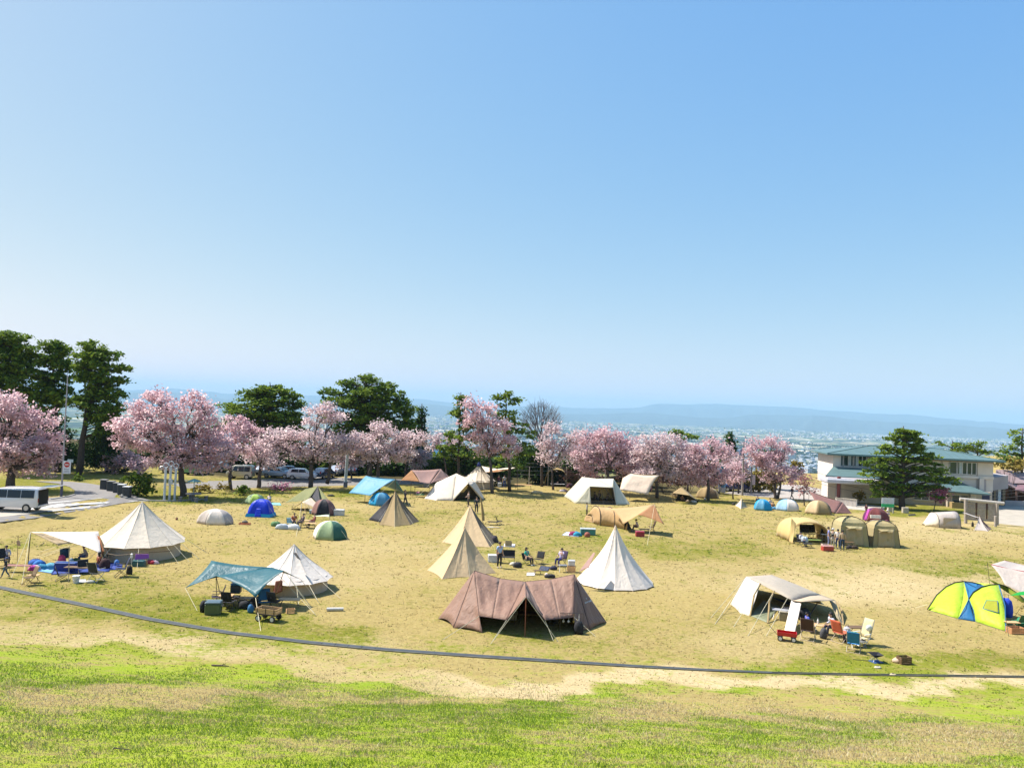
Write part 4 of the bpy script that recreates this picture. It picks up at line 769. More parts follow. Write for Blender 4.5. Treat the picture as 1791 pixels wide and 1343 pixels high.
# 12 tunnel shelter
f=G(953,848); e=G(993,852); wv=Vector(((e.x-f.x)/2,0,0)); cc=(f+e)/2; cc.z=0
t=thing('arch_shelter','tan arched shelter with an open dark mouth at the back centre','shelter tent',cc); h=Z(cc,821)
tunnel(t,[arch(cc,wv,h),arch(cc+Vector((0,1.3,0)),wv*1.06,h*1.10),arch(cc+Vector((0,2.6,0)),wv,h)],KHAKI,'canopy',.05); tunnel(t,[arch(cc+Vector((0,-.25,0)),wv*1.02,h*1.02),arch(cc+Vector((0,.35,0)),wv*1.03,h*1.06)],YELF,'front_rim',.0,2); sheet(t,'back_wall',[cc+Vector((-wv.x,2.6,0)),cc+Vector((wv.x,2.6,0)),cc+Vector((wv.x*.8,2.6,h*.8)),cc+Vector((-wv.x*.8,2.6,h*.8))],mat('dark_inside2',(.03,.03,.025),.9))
# 13 cream double peak tent with mesh front
l=G(985,868);b1=G(1005,880);w0=G(1034,882);w1=G(1077,883);r1=G(1102,882);p1=T(1018,834,93);p1b=T(1044,837,93);p2=T(1073,837,92);wt0=T(1032,851,90);wt1=T(1072,853,90); bb=[Vector((l.x+1.2,96,0)),Vector((r1.x-.6,96,0))]
CRM2=fabric('ivory_canvas',(0.80,0.74,0.56)); t=thing('angular_tent','ivory two peaked tent with a wide mesh window and people seated inside','tent',G(1050,883))
sheets(t,'canopy',[([l,b1,wt0,p1],0,(.05,0,0,.06)),([b1,w0,wt0],0),([p1,wt0,wt1,p1b],0),([p1b,wt1,p2],0),([p2,wt1,w1],0),([p2,w1,r1],0,(0,.03,.06,0)),([p1,p1b,bb[1],bb[0]],0),([p1b,p2,bb[1]],0),([l,p1,bb[0]],0),([p2,r1,bb[1]],0)],CRM2)
mb=MB(); 
for a,b in ((wt0,w0),(wt1,w1),(wt0,wt1),(w0+Vector((0,0,.06)),w1+Vector((0,0,.06))),(X3(wt0,wt1,.5),X3(w0,w1,.5)),(X3(wt0,wt1,.65),w1)): mb.tube([a,b],.035,5)
mb.build('window_frame',POLE,t); sheets(t,'liner',[([X3(wt0,w0,.0)+Vector((0,2.2,0)),wt1+Vector((0,2.2,0)),w1+Vector((0,2.2,.5)),w0+Vector((0,2.2,.5))],0)],YELF); sheets(t,'groundsheet',[([w0+Vector((0,.1,.02)),w1+Vector((0,.1,.02)),w1+Vector((0,2.4,.02)),w0+Vector((0,2.4,.02))],0)],mat('dark_sheet',(.06,.05,.04)),wr=0)
MB().box(X3(w0,w1,.5)+Vector((0,.5,.2)),(2.7,.05,.38)).build('window_lower_panel',mat('brown_mesh',(.12,.08,.05),.9),t)
# 14 peach tarp
p=[T(1103,828,96),T(1153,831,95),T(1134,865,93.5),T(1084,856,94),T(1089,836,97)]
t=thing('tarp','pale peach tarp pitched low beside the ivory two peaked tent','tarp',G(1120,862)); sheets(t,'canopy',[([p[3],p[2],p[1],p[0]],.12,(0,.12,.1,0)),([p[4],p[3],p[0]],0),([p[0],p[1],T(1148,842,98),T(1108,838,99)],.05)],PALEP,wr=.03)
for k in (0,1): pole(t,Vector((p[k].x,p[k].y,0)),p[k],.03)
for a,b in ((p[1],G(1165,868)),(p[2],G(1136,870)),(p[3],G(1080,862))): rope(t,a,b)
# 15 green tarp at the back
t=thing('tarp','small yellow green tarp at the back under the pink cherry tree','tarp',G(1060,846)); Yq=112; sheets(t,'canopy',[([T(1042,832,Yq-1),T(1062,834,Yq-2),T(1060,829,Yq),T(1048,823,Yq+1)],.05),([T(1062,834,Yq-2),T(1076,832,Yq-1),T(1070,825,Yq+1),T(1060,829,Yq)],.05),([T(1076,832,Yq-1),T(1085,831,Yq),T(1070,825,Yq+1)],0)],OLIVEF)
for x,y0 in ((1048,823),(1070,825)): pole(t,Vector((T(x,850,Yq).x,Yq+1,0)),T(x,y0,Yq+1),.03)
# 16/17 small brown ones
t=thing('small_tent','small brown tent with its front flap propped open left of the rounded brown dome','tent',G(1195,877)); ap=T(1192,851,96); aR=G(1223,877); aL=G(1172,866); q0=G(1181,876)
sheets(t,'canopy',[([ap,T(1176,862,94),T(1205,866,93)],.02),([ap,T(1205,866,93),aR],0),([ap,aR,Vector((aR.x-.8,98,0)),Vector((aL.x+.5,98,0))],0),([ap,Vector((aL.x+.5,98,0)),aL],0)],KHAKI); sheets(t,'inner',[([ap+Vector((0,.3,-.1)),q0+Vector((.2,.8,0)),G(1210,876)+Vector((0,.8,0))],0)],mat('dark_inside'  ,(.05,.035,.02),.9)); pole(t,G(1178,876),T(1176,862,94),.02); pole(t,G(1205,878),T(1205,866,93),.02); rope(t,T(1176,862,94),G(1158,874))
domet('rounded brown dome tent left of the blue banner sign',1237,872,42,852,.8,[KHAKI,KHAKID,TANF],.2,6)
# 18 ochre tunnel tent with tarp
t=thing('tunnel_tent','ochre tunnel tent with dark bent poles behind the white tipi','tunnel tent',G(1060,924)); ctr=[]
ax0=G(1024,912);ax1=G(1092,926); 
def ar(px,py,wd,hpy,ln=0):
    f=G(px,py); c_=f+Vector((0,wd/2,0)); return arch(c_,Vector((-.35,wd/2,0)),Z(c_,hpy),10,.8,Vector((ln,0,0)))
arcs=[ar(1030,914,1.2,900,.1),ar(1043,919,2.6,885,.1),ar(1068,922,2.8,887,.1),ar(1090,927,2.6,896,.1)]
tunnel(t,arcs,OCHRE,'canopy',.09); 
for a in arcs[1:3]: MB().tube([p+Vector((0,-.02,.03)) for p in a],.035,5).build('pole_sleeve',POLE,t)
sheet(t,'end_wall',[arcs[0][0],arcs[0][3],arcs[0][7],arcs[0][10]],OCHRE)
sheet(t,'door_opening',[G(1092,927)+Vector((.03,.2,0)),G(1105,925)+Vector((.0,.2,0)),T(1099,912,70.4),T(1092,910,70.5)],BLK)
tp=T(1145,882,70.6); t=thing('tarp','ochre tarp with a brown raised corner joined to the ochre tunnel tent','tarp',G(1143,928))
sheets(t,'canopy',[([T(1068,889,72),T(1090,917,69.4),T(1116,900,69),tp],.12,(.1,0,0,.1))],OCHRE); sheets(t,'raised_corner',[([T(1116,900,69),T(1162,917,67.6),tp],.0,(.1,.12,0,0))],ORN); pole(t,G(1143,930),tp,.028,WPOLE); rope(t,tp,G(1132,953)); rope(t,T(1162,917,67.6),G(1172,934)); rope(t,tp,G(1180,915))
# 19 arched group
f0=G(1381,948); t=thing('arch_shelter','pale yellow arched shelter with wide open side, left of the khaki cabin tents','shelter tent',f0); Yf=f0.y
c0=Vector(((T(1383,900,Yf).x+T(1456,900,Yf).x)/2,Yf+.3,0)); wv=Vector(((T(1456,900,Yf).x-T(1383,900,Yf).x)/2,0,0)); h1=Z(c0,913)
tunnel(t,[arch(c0,wv,h1,14,.8),arch(c0+Vector((0,1.6,0)),wv*1.02,h1*1.12,14,.8),arch(c0+Vector((0,3.2,0)),wv,h1,14,.8)],YELF,'canopy',.03)
sheet(t,'left_leg',[G(1380,949),G(1386,951),T(1392,915,Yf-.2),T(1384,905,Yf)],YELF); MB().tube([p+Vector((0,-.03,0)) for p in arch(c0,wv*.97,h1*.97,14,.8)],.05,5).build('rim',OCHRE,t)
def cabin(label,xl,xr,yb,ytop,Yoff,m,pm):
    a,b=G(xl,yb),G(xr,yb+3); c=(a+b)/2; w_=(b-a).length; c=DP_(c,w_*.42); t=thing('cabin_tent',label,'cabin tent',c,0,'joined khaki cabin tents'); h=Z(c,ytop); hw=w_/2
    base=[Vector((-hw,-hw*.85,0)),Vector((hw,-hw*.85,0)),Vector((hw,hw*.85,0)),Vector((-hw,hw*.85,0))]; sh=[Vector((p.x*.84,p.y*.84,h*.70)) for p in base]
    mb=MB(); rows=[]
    def ring(P):
        o=[]
        for i in range(4):
            for k in range(5): o.append(c+P[i].lerp(P[(i+1)%4],k/5)*(1-.03*math.sin(math.pi*k/5)))
        return o
    rows=[ring(base),ring([x.lerp(y,.5)*1.0+Vector((0,0,0)) for x,y in zip(base,sh)]),ring(sh)]; mb.loft(rows); mb.build('wall',m,t,thick=.008)
    mb=MB(); rows=[ring(sh)]
    for k in (.3,.6,.85,1.0): rows.append(ring([Vector((p.x*math.cos(k*1.55),p.y*math.cos(k*1.55),h*.70+h*.30*math.sin(k*1.55))) for p in sh]))
    mb.loft(rows); mb.build('roof',m,t,thick=.008)
    for i in range(4):
        pts=[c+base[i]*1.01,c+sh[i]*1.02]+[c+Vector((sh[i].x*math.cos(k*1.55),sh[i].y*math.cos(k*1.55),h*.71+h*.31*math.sin(k*1.55))) for k in (.25,.5,.75,1)]; MB().tube(pts,.028,5).build('pole_sleeve',pm,t)
    # front door panel and awning brow
    sheet(t,'front_door',[c+Vector((-hw*.62,-hw*.87,.03)),c+Vector((hw*.62,-hw*.87,.03)),c+Vector((hw*.55,-hw*.76,h*.62)),c+Vector((-hw*.55,-hw*.76,h*.62))],TANF,0,(0,0,0,0),.04,thick=.01)
    sheet(t,'brow',[c+Vector((-hw*.6,-hw*.74,h*.70)),c+Vector((hw*.6,-hw*.74,h*.70)),c+Vector((hw*.45,-hw*1.02,h*.63)),c+Vector((-hw*.45,-hw*1.02,h*.63))],m,-.08)
    return t,c,hw,h
cabin('khaki cabin tent with black crossing poles, in the middle of the three joined shelters',1458,1512,953,903,0,fabric('khaki_green',(0.50,0.42,0.21)),BLACK)
cabin('smaller khaki cabin tent at the right end of the three joined shelters',1515,1566,955,910,0,fabric('khaki_green2',(0.46,0.37,0.18)),POLE)
# 20-25
t,ap,Yc,c=tipi('tiny cream pyramid tent alone left of the bright blue dome',[(1286,884),(1296,890),(1308,887)],[1302,1290],(1297,870),CREAM,(1,TANF),Yd=.6,group='small pyramid tents')
domet('bright cyan blue small dome tent left of the pale blue dome',1334,893,32,873,.9,[CYAN,LBLUE],.4)
domet('pale blue dome tent with a light grey fly right of the bright blue one',1377,894,44,873,.9,[PBLUE,WHITEF,LBLUE],.2)
domet('tan dome tent with a brown doorway in front of the brown tarp',1431,900,48,875,.9,[BEIGE,KHAKI,KHAKID],.1)
q=[T(1415,859,93),T(1474,878,91),G(1490,898),G(1461,898),T(1430,878,93)]
t=thing('tarp','dark brown tarp with a raised left tip behind the tan dome tent','tarp',G(1450,898)); sheets(t,'canopy',[([q[0],T(1425,880,91),q[3],q[1]],.05,(.1,0,0,.12)),([q[1],q[3],q[2]],0),([q[0],q[1],q[2]+Vector((0,4,0)),T(1425,872,96)],0)],MAUVE); pole(t,Vector((q[0].x,q[0].y,0)),q[0],.025)
t,c=domet('purple and maroon small tent with white window band in front of the building',1532,913,44,888,.9,[MAROON,MAROON,PURPLE,MAROON,MAROON,MAROON],.5); sheet(t,'window_band',[T(1522,900,G(1532,913).y-.15),T(1541,901,G(1532,913).y-.15),T(1541,907,G(1532,913).y-.25),T(1522,906,G(1532,913).y-.25)],WHITEF,0,(0,0,0,0),0,thick=.02); sheet(t,'side_stripe',[T(1518,890,G(1532,913).y+.3),T(1521,891,G(1532,913).y+.1),T(1515,910,G(1532,913).y-.1),T(1511,909,G(1532,913).y)],fabric('magenta',(.7,.1,.5)),0,(0,0,0,0),0,thick=.02)
# 26 warm grey tunnel right
a=G(1624,921);b=G(1643,923);cR=G(1681,925); t=thing('tunnel_tent','warm grey tunnel tent with a drawn side window left of the small grey pyramid','tunnel tent',G(1660,925)); Yr=b.y
A1=arch(b+Vector((0,1.2,0)),Vector((0,1.2,0)),Z(b+Vector((0,1.2,0)),896),10,.8);A2=arch(cR+Vector((0,1.2,0)),Vector((0,1.2,0)),Z(cR+Vector((0,1.2,0)),894),10,.8);A0=arch(a+Vector((0,1.0,0)),Vector((0,.3,0)),.15,10,.8)
tunnel(t,[A0,A1],CREAM,'end_wall',.06); tunnel(t,[A1,A2],GREYF,'body',.02,pm=POLE); sheet(t,'side_window',[T(1650,905,Yr-.02),T(1673,906,Yr-.02),T(1673,919,Yr-.02),T(1650,917,Yr-.02)],CREAMW,0,(0,0,0,0),0,thick=.01)
sheet(t,'awning',[T(1683,896,b.y+1),T(1705,904,b.y),T(1716,906,b.y+1.5),T(1690,897,b.y+2.5)],GREYF,.05); 
t,ap,Yc,c=tipi('small warm grey pyramid tent below the wooden notice board',[(1704,927),(1728,929),(1735,925)],[1728,1712],(1713,902),GREYF,(1,MAUVE),Yd=.9,group='small pyramid tents')
# 27 big two-tone shelter on the right
# roof spine from (1330,1003) to (1445,1050)
r0=T(1305,1008,44.6);r1=T(1350,1005,47.2);r2=T(1436,1040,44.6);r3=T(1386,1050,41.6); r2b=T(1463,1052,44.0)
t=thing('shelter_tent','large open sided shelter with tan roof and white leg panels on the right','shelter tent',G(1390,1100))
sheets(t,'roof',[([r0,r3,r2,r1],-.30,(0,0,0,0)),([r3,T(1425,1047,41.9),r2],-.02)],TANR,wr=.015); sheets(t,'front_brow',[([r3,T(1402,1052,41.0),T(1461,1050,42.2),r2],-.15)],CREAMW)
e0=G(1277,1057);e1=G(1294,1072);e2=G(1312,1077);e3=G(1343,1090)
sheets(t,'end_wall',[([r0,e0,e1,X3(r0,r3,.06)],0,(0,.05,0,0)),([r0,r1,Vector((r1.x-1.3,49,0)),e0],0)],WHITEF); sheets(t,'side_wall',[([X3(r0,r3,.06),e1,e2,X3(r0,r3,.32)],0,(0,0,0,.02))],WHITEF)
sheets(t,'corner_panel',[([X3(r0,r3,.98),G(1371,1108)+Vector((0,0,.05)),G(1388,1116),T(1402,1052,41.3)],0,(0,.0,0,.12))],WHITEF)
for (u,base) in ((.32,e2),(.62,e3)):
    k=X3(r0,r3,u); MB().tube([k,k.lerp(base,.4)+Vector((-.15,-.1,.12)),base],.05,6).build('leg_sleeve',KHAKI,t)
MB().tube([r2b,r2b.lerp(G(1475,1092),.5)+Vector((.1,0,.1)),G(1475,1093)],.05,6).build('leg_sleeve',KHAKI,t); sheets(t,'corner_drape',[([T(1450,1049,43),T(1461,1050,43),G(1475,1093)+Vector((0,0,0)),G(1463,1090)+Vector((0,0,.3))],0,(0,0,0,.1))],TANF,wr=.04); MB().tube([T(1434,1047,43.2),G(1442,1090)+Vector((-.2,1.5,0))],.035,6).build('pole',POLE,t)
sheets(t,'mesh_wall',[([T(1413,1048,45.6),T(1434,1046,45),T(1441,1080,45.4),T(1412,1068,46)],0),([r1+Vector((0,-.1,-.1)),r2+Vector((0,.5,-.1)),Vector((r2.x+.6,48,.1)),Vector((r1.x+.6,50,.1))],0)],fabric('mesh_tan',(.26,.21,.11),.3)); sheets(t,'inner_tent',[([T(1330,1046,46.8),T(1352,1044,46.2),T(1356,1085,44.8),T(1328,1070,46.0)],0),([T(1352,1044,46.2),T(1384,1052,44.5),T(1386,1085,44),T(1352,1085,44.8)],0)],NAVY); sheets(t,'groundsheet',[([e2+Vector((0,.1,.015)),e3+Vector((0,.1,.015)),e3+Vector((1.9,3.6,.015)),e2+Vector((1.9,3.6,.015))],0)],mat('grey_green_sheet',(.22,.24,.14)),wr=0)
for a,b in ((r0,G(1243,1080)),(e0+Vector((0,0,.2)),G(1250,1092)),(X3(r0,r3,.32),G(1283,1096)),(X3(r0,r3,.62),G(1308,1112)),(X3(r0,r3,.9),G(1340,1112)),(r0,G(1262,1075))): rope(t,a,b,.014)
# 28 lime and blue double dome
t=thing('dome_tent','lime green and blue double arched tent cut by the right edge','dome tent',G(1700,1092),0,'dome tents')
b0=G(1622,1066);b1=G(1676,1082);b2=G(1706,1087);b3=G(1759,1104); Yb_=b1.y
S1=[b0,T(1638,1041,b0.y+.9),T(1655,1026,b0.y+1.2),T(1670,1019,b0.y+1.3),T(1686,1017,b0.y+1.2)]; md=T(1694,1048,b1.y+.75); S2=[md,T(1702,1036,b1.y+1.0),T(1716,1027,b1.y+1.3),T(1731,1023,b1.y+1.35),T(1747,1022,b1.y+1.2)]
def fan(top,a,b,name,m):
    n=len(top)-1; mb=MB(); rows=[[top[i].lerp(a.lerp(b,i/n),v)+Vector((0,-.28,.10))*math.sin(math.pi*v)*(.4+.6*math.sin(math.pi*min(1,i/n*.8+.1))) for i in range(n+1)] for v in [k/6 for k in range(7)]]; mb.loft(rows,False,False); mb.build(name,m,t,smooth=True,thick=.008)
fan(S1,b0,b1,'lime_panel',LIME); fan(S2,b2,b3,'lime_panel',LIME); sheets(t,'lime_panel',[([S1[-1],b1,md],0)],LIME,wr=0)
sheets(t,'blue_panel',[([b1,b2,md],-.05),([S1[-1],md,S2[1],T(1712,1021,b1.y+1.8)],.03),([T(1712,1021,b1.y+1.8),S2[1],S2[2],T(1722,1024,b1.y+2)],0)],DBLUE,wr=0)
bk0=DP_(b0,3.2)+Vector((.9,0,0)); bk1=DP_(b3,3.0)+Vector((-.3,0,0)); sheets(t,'rear_panel',[([S1[2],S1[4],bk1.lerp(bk0,.6),bk0],0),([S1[4],S2[4],bk1,bk1.lerp(bk0,.6)],0),([b0,S1[2],bk0],0)],LIME,wr=0)
E1=[S2[4],T(1762,1027,b1.y+1.3),T(1776,1036,b1.y+1.3),T(1795,1052,b1.y+1.2)]; fan(E1,S2[4]+Vector((.3,1.6,0)),bk1+Vector((.8,-.6,1.0)),'side_panel',fabric('olive_lime',(.30,.36,.03),.25))
up_=Vector((0,-.02,.03)); MB().tube([p+up_ for p in S1]+[T(1700,1018,b1.y+1.6),T(1716,1022,b1.y+1.9)],.032,5).build('arch_pole',BLACK,t); MB().tube([p+up_ for p in S2+E1[1:]],.032,5).build('arch_pole',BLACK,t)
for a_,b_ in ((S1[-1],md),(md,b2),(md,b1)): MB().tube([a_+up_,a_.lerp(b_,.5)+Vector((0,-.1,.08)),b_],.018,5).build('seam_tape',DBLUE,t)
MB().tube([S2[4],X3(S2[4],b3,.5)+Vector((.02,-.22,.12)),b3],.025,5).build('edge_binding',DBLUE,t); MB().tube([b0,b1,b2,b3],.02,5).build('groundsheet_edge',BLACK,t); pkB=S2[3]
wl=X3(b2,b3,.5); pn=lambda u,v: (b2.lerp(b3,u)).lerp(S2[1].lerp(S2[4],u),v)+Vector((0,-.30,.13))
sheets(t,'window',[([pn(.18,.42),pn(.72,.34),pn(.74,.62),pn(.34,.66)],0)],fabric('olive_window',(.40,.42,.03),.2),wr=0,thick=.01); mb=MB(); w4=[pn(.18,.42),pn(.72,.34),pn(.74,.62),pn(.34,.66)]; mb.tube(w4+[w4[0]],.02,4); mb.build('window_trim',DBLUE,t)
rope(t,b0+Vector((0,0,.3)),G(1603,1062)); 
# 29 grey tarp with red trim, green strip
t=thing('tarp','grey tarp with a red hem entering from the right edge above the lime tent','tarp',G(1745,1050)); g0=T(1733,987,47);g1=T(1800,1001,46);g2=T(1757,1022,45.5);g3=T(1805,1045,44.5);h0=T(1757,980,49.5);h1=T(1800,990,49)
sheets(t,'canopy',[([g0,g1,g3,g2],.05,(0,0,0,.12)),([h0,h1,g1,g0],.15)],GREYF); mb=MB(); mb.tube([g0,X3(g0,g1,.5)+Vector((0,0,-.04)),g1],.035,5); mb.tube([h0,X3(h0,h1,.5)+Vector((0,0,-.04)),h1],.03,5); mb.build('red_hem',fabric('red_hem',(.45,.05,.06)),t); pole(t,G(1731,1022),T(1727,984,G(1731,1022).y),.015); pole(t,Vector((h0.x,h0.y,0)),h0,.015)
t=thing('awning_tarp','vivid green awning strip over the open side of the lime tent','tarp',G(1770,1098)); sheets(t,'canopy',[([T(1766,1041,41.2),T(1800,1037,41),T(1800,1033,42),T(1783,1035,42.2)],.02),([T(1766,1041,41.2),T(1800,1040,40.6),T(1800,1037,41)],0)],fabric('vivid_green',(.01,.45,.05),.3)); pole(t,G(1764,1112),T(1759,1080,39.6),.018,APOLE); rope(t,T(1800,1040,40.6),G(1772,1082))
# 30-37 left middle group
domet('pale grey low dome tent alone right of the big bell tent peak',376,918,62,890,.62,[WHITEF,GREYF,WHITEF,GREYF],.25,6,.9,poles=None)
t,c=domet('royal blue pop up tent with pale blue hem in front of the lime green dome',456,905,52,873,.8,[BLUE],.78,4,.75); cs=c
MB().loft([ringpts(c,1.62,1.25,4,.78,.02),ringpts(c,1.50,1.15,4,.78,.3)]).build('hem',CYAN,t,thick=.01)
domet('lime green small dome tent half hidden behind the royal blue tent',446,882,34,864,.9,[fabric('lime_pale',(.55,.75,.15),.2),SAGE],.3)
t=thing('tarp','olive green tarp with a dark open triangular end behind the orange tarp','tarp',G(540,885)); o0=T(556,850,88);o1=T(534,855,90);o2=G(499,879);o3=T(535,880,82);o4=G(560,884)
sheets(t,'canopy',[([o2,o3,o0,o1],.08,(0.05,0,.1,0)),([o1,o0,o4+Vector((0,4,0)),o2+Vector((0,4,0))],0)],OLIVEF,wr=.03); sheets(t,'end_opening',[([o0,T(544,868,85),G(561,886)],0)],BLK); pole(t,Vector((o1.x,o1.y,0)),T(533,851,90),.025); pole(t,G(560,885),o0,.025)
t,c=domet('black dome tent behind the white cooler box',566,902,42,873,.8,[BLK,MAUVE],.1,6,.9)
kk=T(528,878,75);k2=T(544,870,78);kl=T(497,898,76);kr=T(573,899,74.5);kb=T(556,905,74)
t=thing('tarp','pale orange tarp with teal corners pitched over the campers left of the green dome','tarp',G(528,915)); sheets(t,'canopy',[([kk,kr,k2],0,(.1,.08,0,0)),([X3(kk,kl,.8),kk,k2],0)],PALEP); sheets(t,'left_panel',[([kk,X3(kk,kl,.85),X3(k2,kl,.8)],0,(.1,0,.1,0)),([kk,X3(kk,kb,.75),X3(kk,kr,.55)],0)],YELF); sheets(t,'corner_patch',[([X3(kk,kl,.8),kl,X3(k2,kl,.85)],0),([X3(kk,kr,.82),kr,X3(k2,kr,.84)],0)],TEAL)
pole(t,G(525,925),kk,.02); pole(t,G(534,918),T(533,872,75),.02,WPOLE); 
for a,b in ((kk,G(518,938)),(kl,G(486,930)),(kl,G(445,929)),(kr,G(618,935))): rope(t,a,b)
t=thing('tarp','small mint green tarp tied above the white and green dome','tarp',G(565,930)); sheets(t,'canopy',[([T(545,902,72),T(558,912,70.5),T(576,910,71),T(576,898,72.5)],.1,(.1,0,0,.15))],MINT); pole(t,G(577,932),T(576,897,G(577,932).y),.02,APOLE)
t,c=domet('white and patterned green dome tent at the right of the camp group',577,945,62,911,.85,[WHITEF,WHITEF,WHITEF,SAGE,DKGREEN,WHITEF],.9,6,.9)
# ================================================================ BUILDINGS, ROADS, STREET FURNITURE
ASPH=mat('asphalt',(0.23,0.215,0.20),0.9,0,0.12,1.5,0.3); PAINT=mat('road_paint',(0.75,0.74,0.70),0.8,0,0.12,3); CONC=mat('concrete',(0.50,0.46,0.40),0.9,0,0.18,1.2,0.2); CONCP=mat('pale_paving',(0.46,0.41,0.33),0.9,0,0.12,1); KERB=mat('kerb',(0.42,0.40,0.36),0.9)
def ground_sheet(name,px,m,dz=.006,step=1.5,kind='structure'):
    P=[G(*p) for p in px]; mb=MB(); bm=bmesh.new(); vs=[bm.verts.new((p.x,p.y,0)) for p in P]; bm.faces.new(vs); bmesh.ops.triangulate(bm,faces=bm.faces[:])
    for _ in range(3): bmesh.ops.subdivide_edges(bm,edges=[e for e in bm.edges if e.calc_length()>step*1.6],cuts=1)
    bmesh.ops.triangulate(bm,faces=bm.faces[:])
    for v in bm.verts: v.co.z=terrain(v.co.x,v.co.y)+dz
    for f in bm.faces:
        if f.normal.z<0: f.normal_flip()
    me=bpy.data.meshes.new(name); bm.to_mesh(me); bm.free(); return tag(link_mesh(name,me,m),kind=kind)
ground_sheet('road',[(-200,960),(-60,925),(0,914),(60,907),(130,895),(228,878),(260,874),(210,868),(195,856),(182,852),(155,857),(132,862),(128,866),(100,870),(60,873),(-60,880),(-200,890)],ASPH,.05)
ground_sheet('road',[(130,864),(160,857.5),(190,854.5),(175,849),(150,845),(110,842),(60,842),(100,846),(122,852),(131,858)],ASPH,.045)
ground_sheet('road',[(-200,948),(-60,916),(0,905),(65,898),(120,889),(-10,893),(-200,925)],CONCP,.056)
for i in range(7):
    u=i/6; x=80+26*i; ground_sheet('road_marking',[(x-42,893-2.6*i),(x-36,893.6-2.6*i),(x+34,882-1.0*i),(x+28,881.6-1.0*i)],PAINT,.062)
ground_sheet('road_marking',[(82,895),(84,896),(226,877.5),(222,877)],PAINT,.064); ground_sheet('road_marking',[(82,880),(84,881),(210,871.5),(205,871)],PAINT,.064)
mb=MB()
for seg in ([(90,874),(120,869),(131,866)],[(205,858),(214,868),(222,873),(255,876),(300,877),(360,874)]):
    pts=[G(*p)+Vector((0,0,.06)) for p in seg]
    for a_,b_ in zip(pts,pts[1:]): d_=(b_-a_); mb.box((a_+b_)/2,(d_.length,.16,.14),math.atan2(d_.y,d_.x))
tag(mb.build('kerb',KERB),kind='structure')
ground_sheet('car_park',[(1265,862),(1330,869),(1380,872),(1442,877),(1442,856),(1400,848),(1360,847),(1300,856)],mat('car_park_grey',(.42,.38,.34),.9,0,.12,1),.006)
ground_sheet('path',[(1440,886),(1520,893),(1545,895),(1548,886),(1500,880),(1442,877)],CONC,.010)
ground_sheet('forecourt',[(1742,915),(1800,921),(1860,915),(1860,880),(1780,878),(1740,884),(1735,900)],CONCP,.006)
ground_sheet('car_park',[(380,855),(640,848),(760,846),(700,838),(560,834),(330,838),(290,848)],ASPH,.006)
ground_sheet('path',[(1708,808),(1722,822),(1800,835),(1800,828),(1740,818),(1716,806)],CONCP,.012)
# drainage ditch along the hill foot
DP=[(-260,985),(-120,1005),(0,1028),(130,1055),(260,1083),(400,1107),(540,1124),(680,1137),(820,1147),(960,1156),(1100,1165),(1230,1172),(1350,1177),(1500,1180),(1650,1182),(1791,1184),(2000,1186)]
mb=MB(); m2=MB(); gp=[G(*p) for p in DP]; 
def off_row(o,z): 
    out=[]
    for i,p in enumerate(gp):
        d=(gp[min(i+1,len(gp)-1)]-gp[max(i-1,0)]); d.z=0; d.normalize(); n_=Vector((-d.y,d.x,0)); q=p+n_*o*(1-.45*sstep((DP[i][0]-900)/500)); q.z=terrain(q.x,q.y)+z; out.append(q)
    return out
mb.loft([off_row(-.21,-.05),off_row(-.21,.045),off_row(-.15,.045),off_row(-.15,.01),off_row(.15,.01),off_row(.15,.045),off_row(.21,.045),off_row(.21,-.05)],False,False)
dt=thing('drain_channel','long curved concrete drain channel running along the foot of the grassy slope','drain channel',gp[8]); mb.build('channel',mat('ditch_concrete',(.15,.15,.12),.9,0,.25,3),dt)
for i in range(len(gp)-1):
    a_,b_=gp[i],gp[i+1]; n=int((b_-a_).length/.62)+1; 
    for k in range(n if DP[i][0]<1300 else 0):
        p=a_.lerp(b_,(k+.5)/n); d_=b_-a_; m2.box((p.x,p.y,terrain(p.x,p.y)+.035),(.585,.28-.10*sstep((DP[i][0]-900)/400),.02),math.atan2(d_.y,d_.x))
g_=m2.build('grating',mat('grating',(.075,.085,.095),.6,.4,.25,2),dt); 
# ---------------------------------------------------------------- two storey building
WALL=mat('cream_render',(0.80,0.72,0.64),0.85,0,0.06,0.8); ROOF=mat('teal_roof',(0.12,0.20,0.20),0.5,0,0.10,1.2); FAS=mat('pale_fascia',(0.60,0.60,0.66),0.6); GLASS=mat('window_glass',(0.03,0.06,0.075),0.06,0,0.2,1); FRM=mat('window_frame',(0.72,0.70,0.68),0.5); REDP=mat('dark_red_column',(0.22,0.05,0.05),0.6); GREYW=mat('grey_concrete_wall',(0.42,0.39,0.40),0.9,0,.12,.8); BRN=mat('dark_timber',(0.10,0.045,0.035),0.8); BROOF=mat('brown_roof',(0.36,0.26,0.26),0.8,0,.1,1); CURT=mat('curtain',(0.62,0.68,0.68),0.8)
YB=105.0
def bx(px): return T(px,860,YB).x
def bz(px,py,Y=YB): return T(px,py,Y).z
t=thing('two_storey_building','cream two storey building with teal hipped roofs behind the layered evergreen','building',Vector((bx(1590),YB,0)))
def wallbox(x0,x1,y0,y1,z0,z1,m=WALL,name='wall'): return MB().box(((x0+x1)/2,(y0+y1)/2,(z0+z1)/2),(x1-x0,y1-y0,z1-z0)).build(name,m,t)
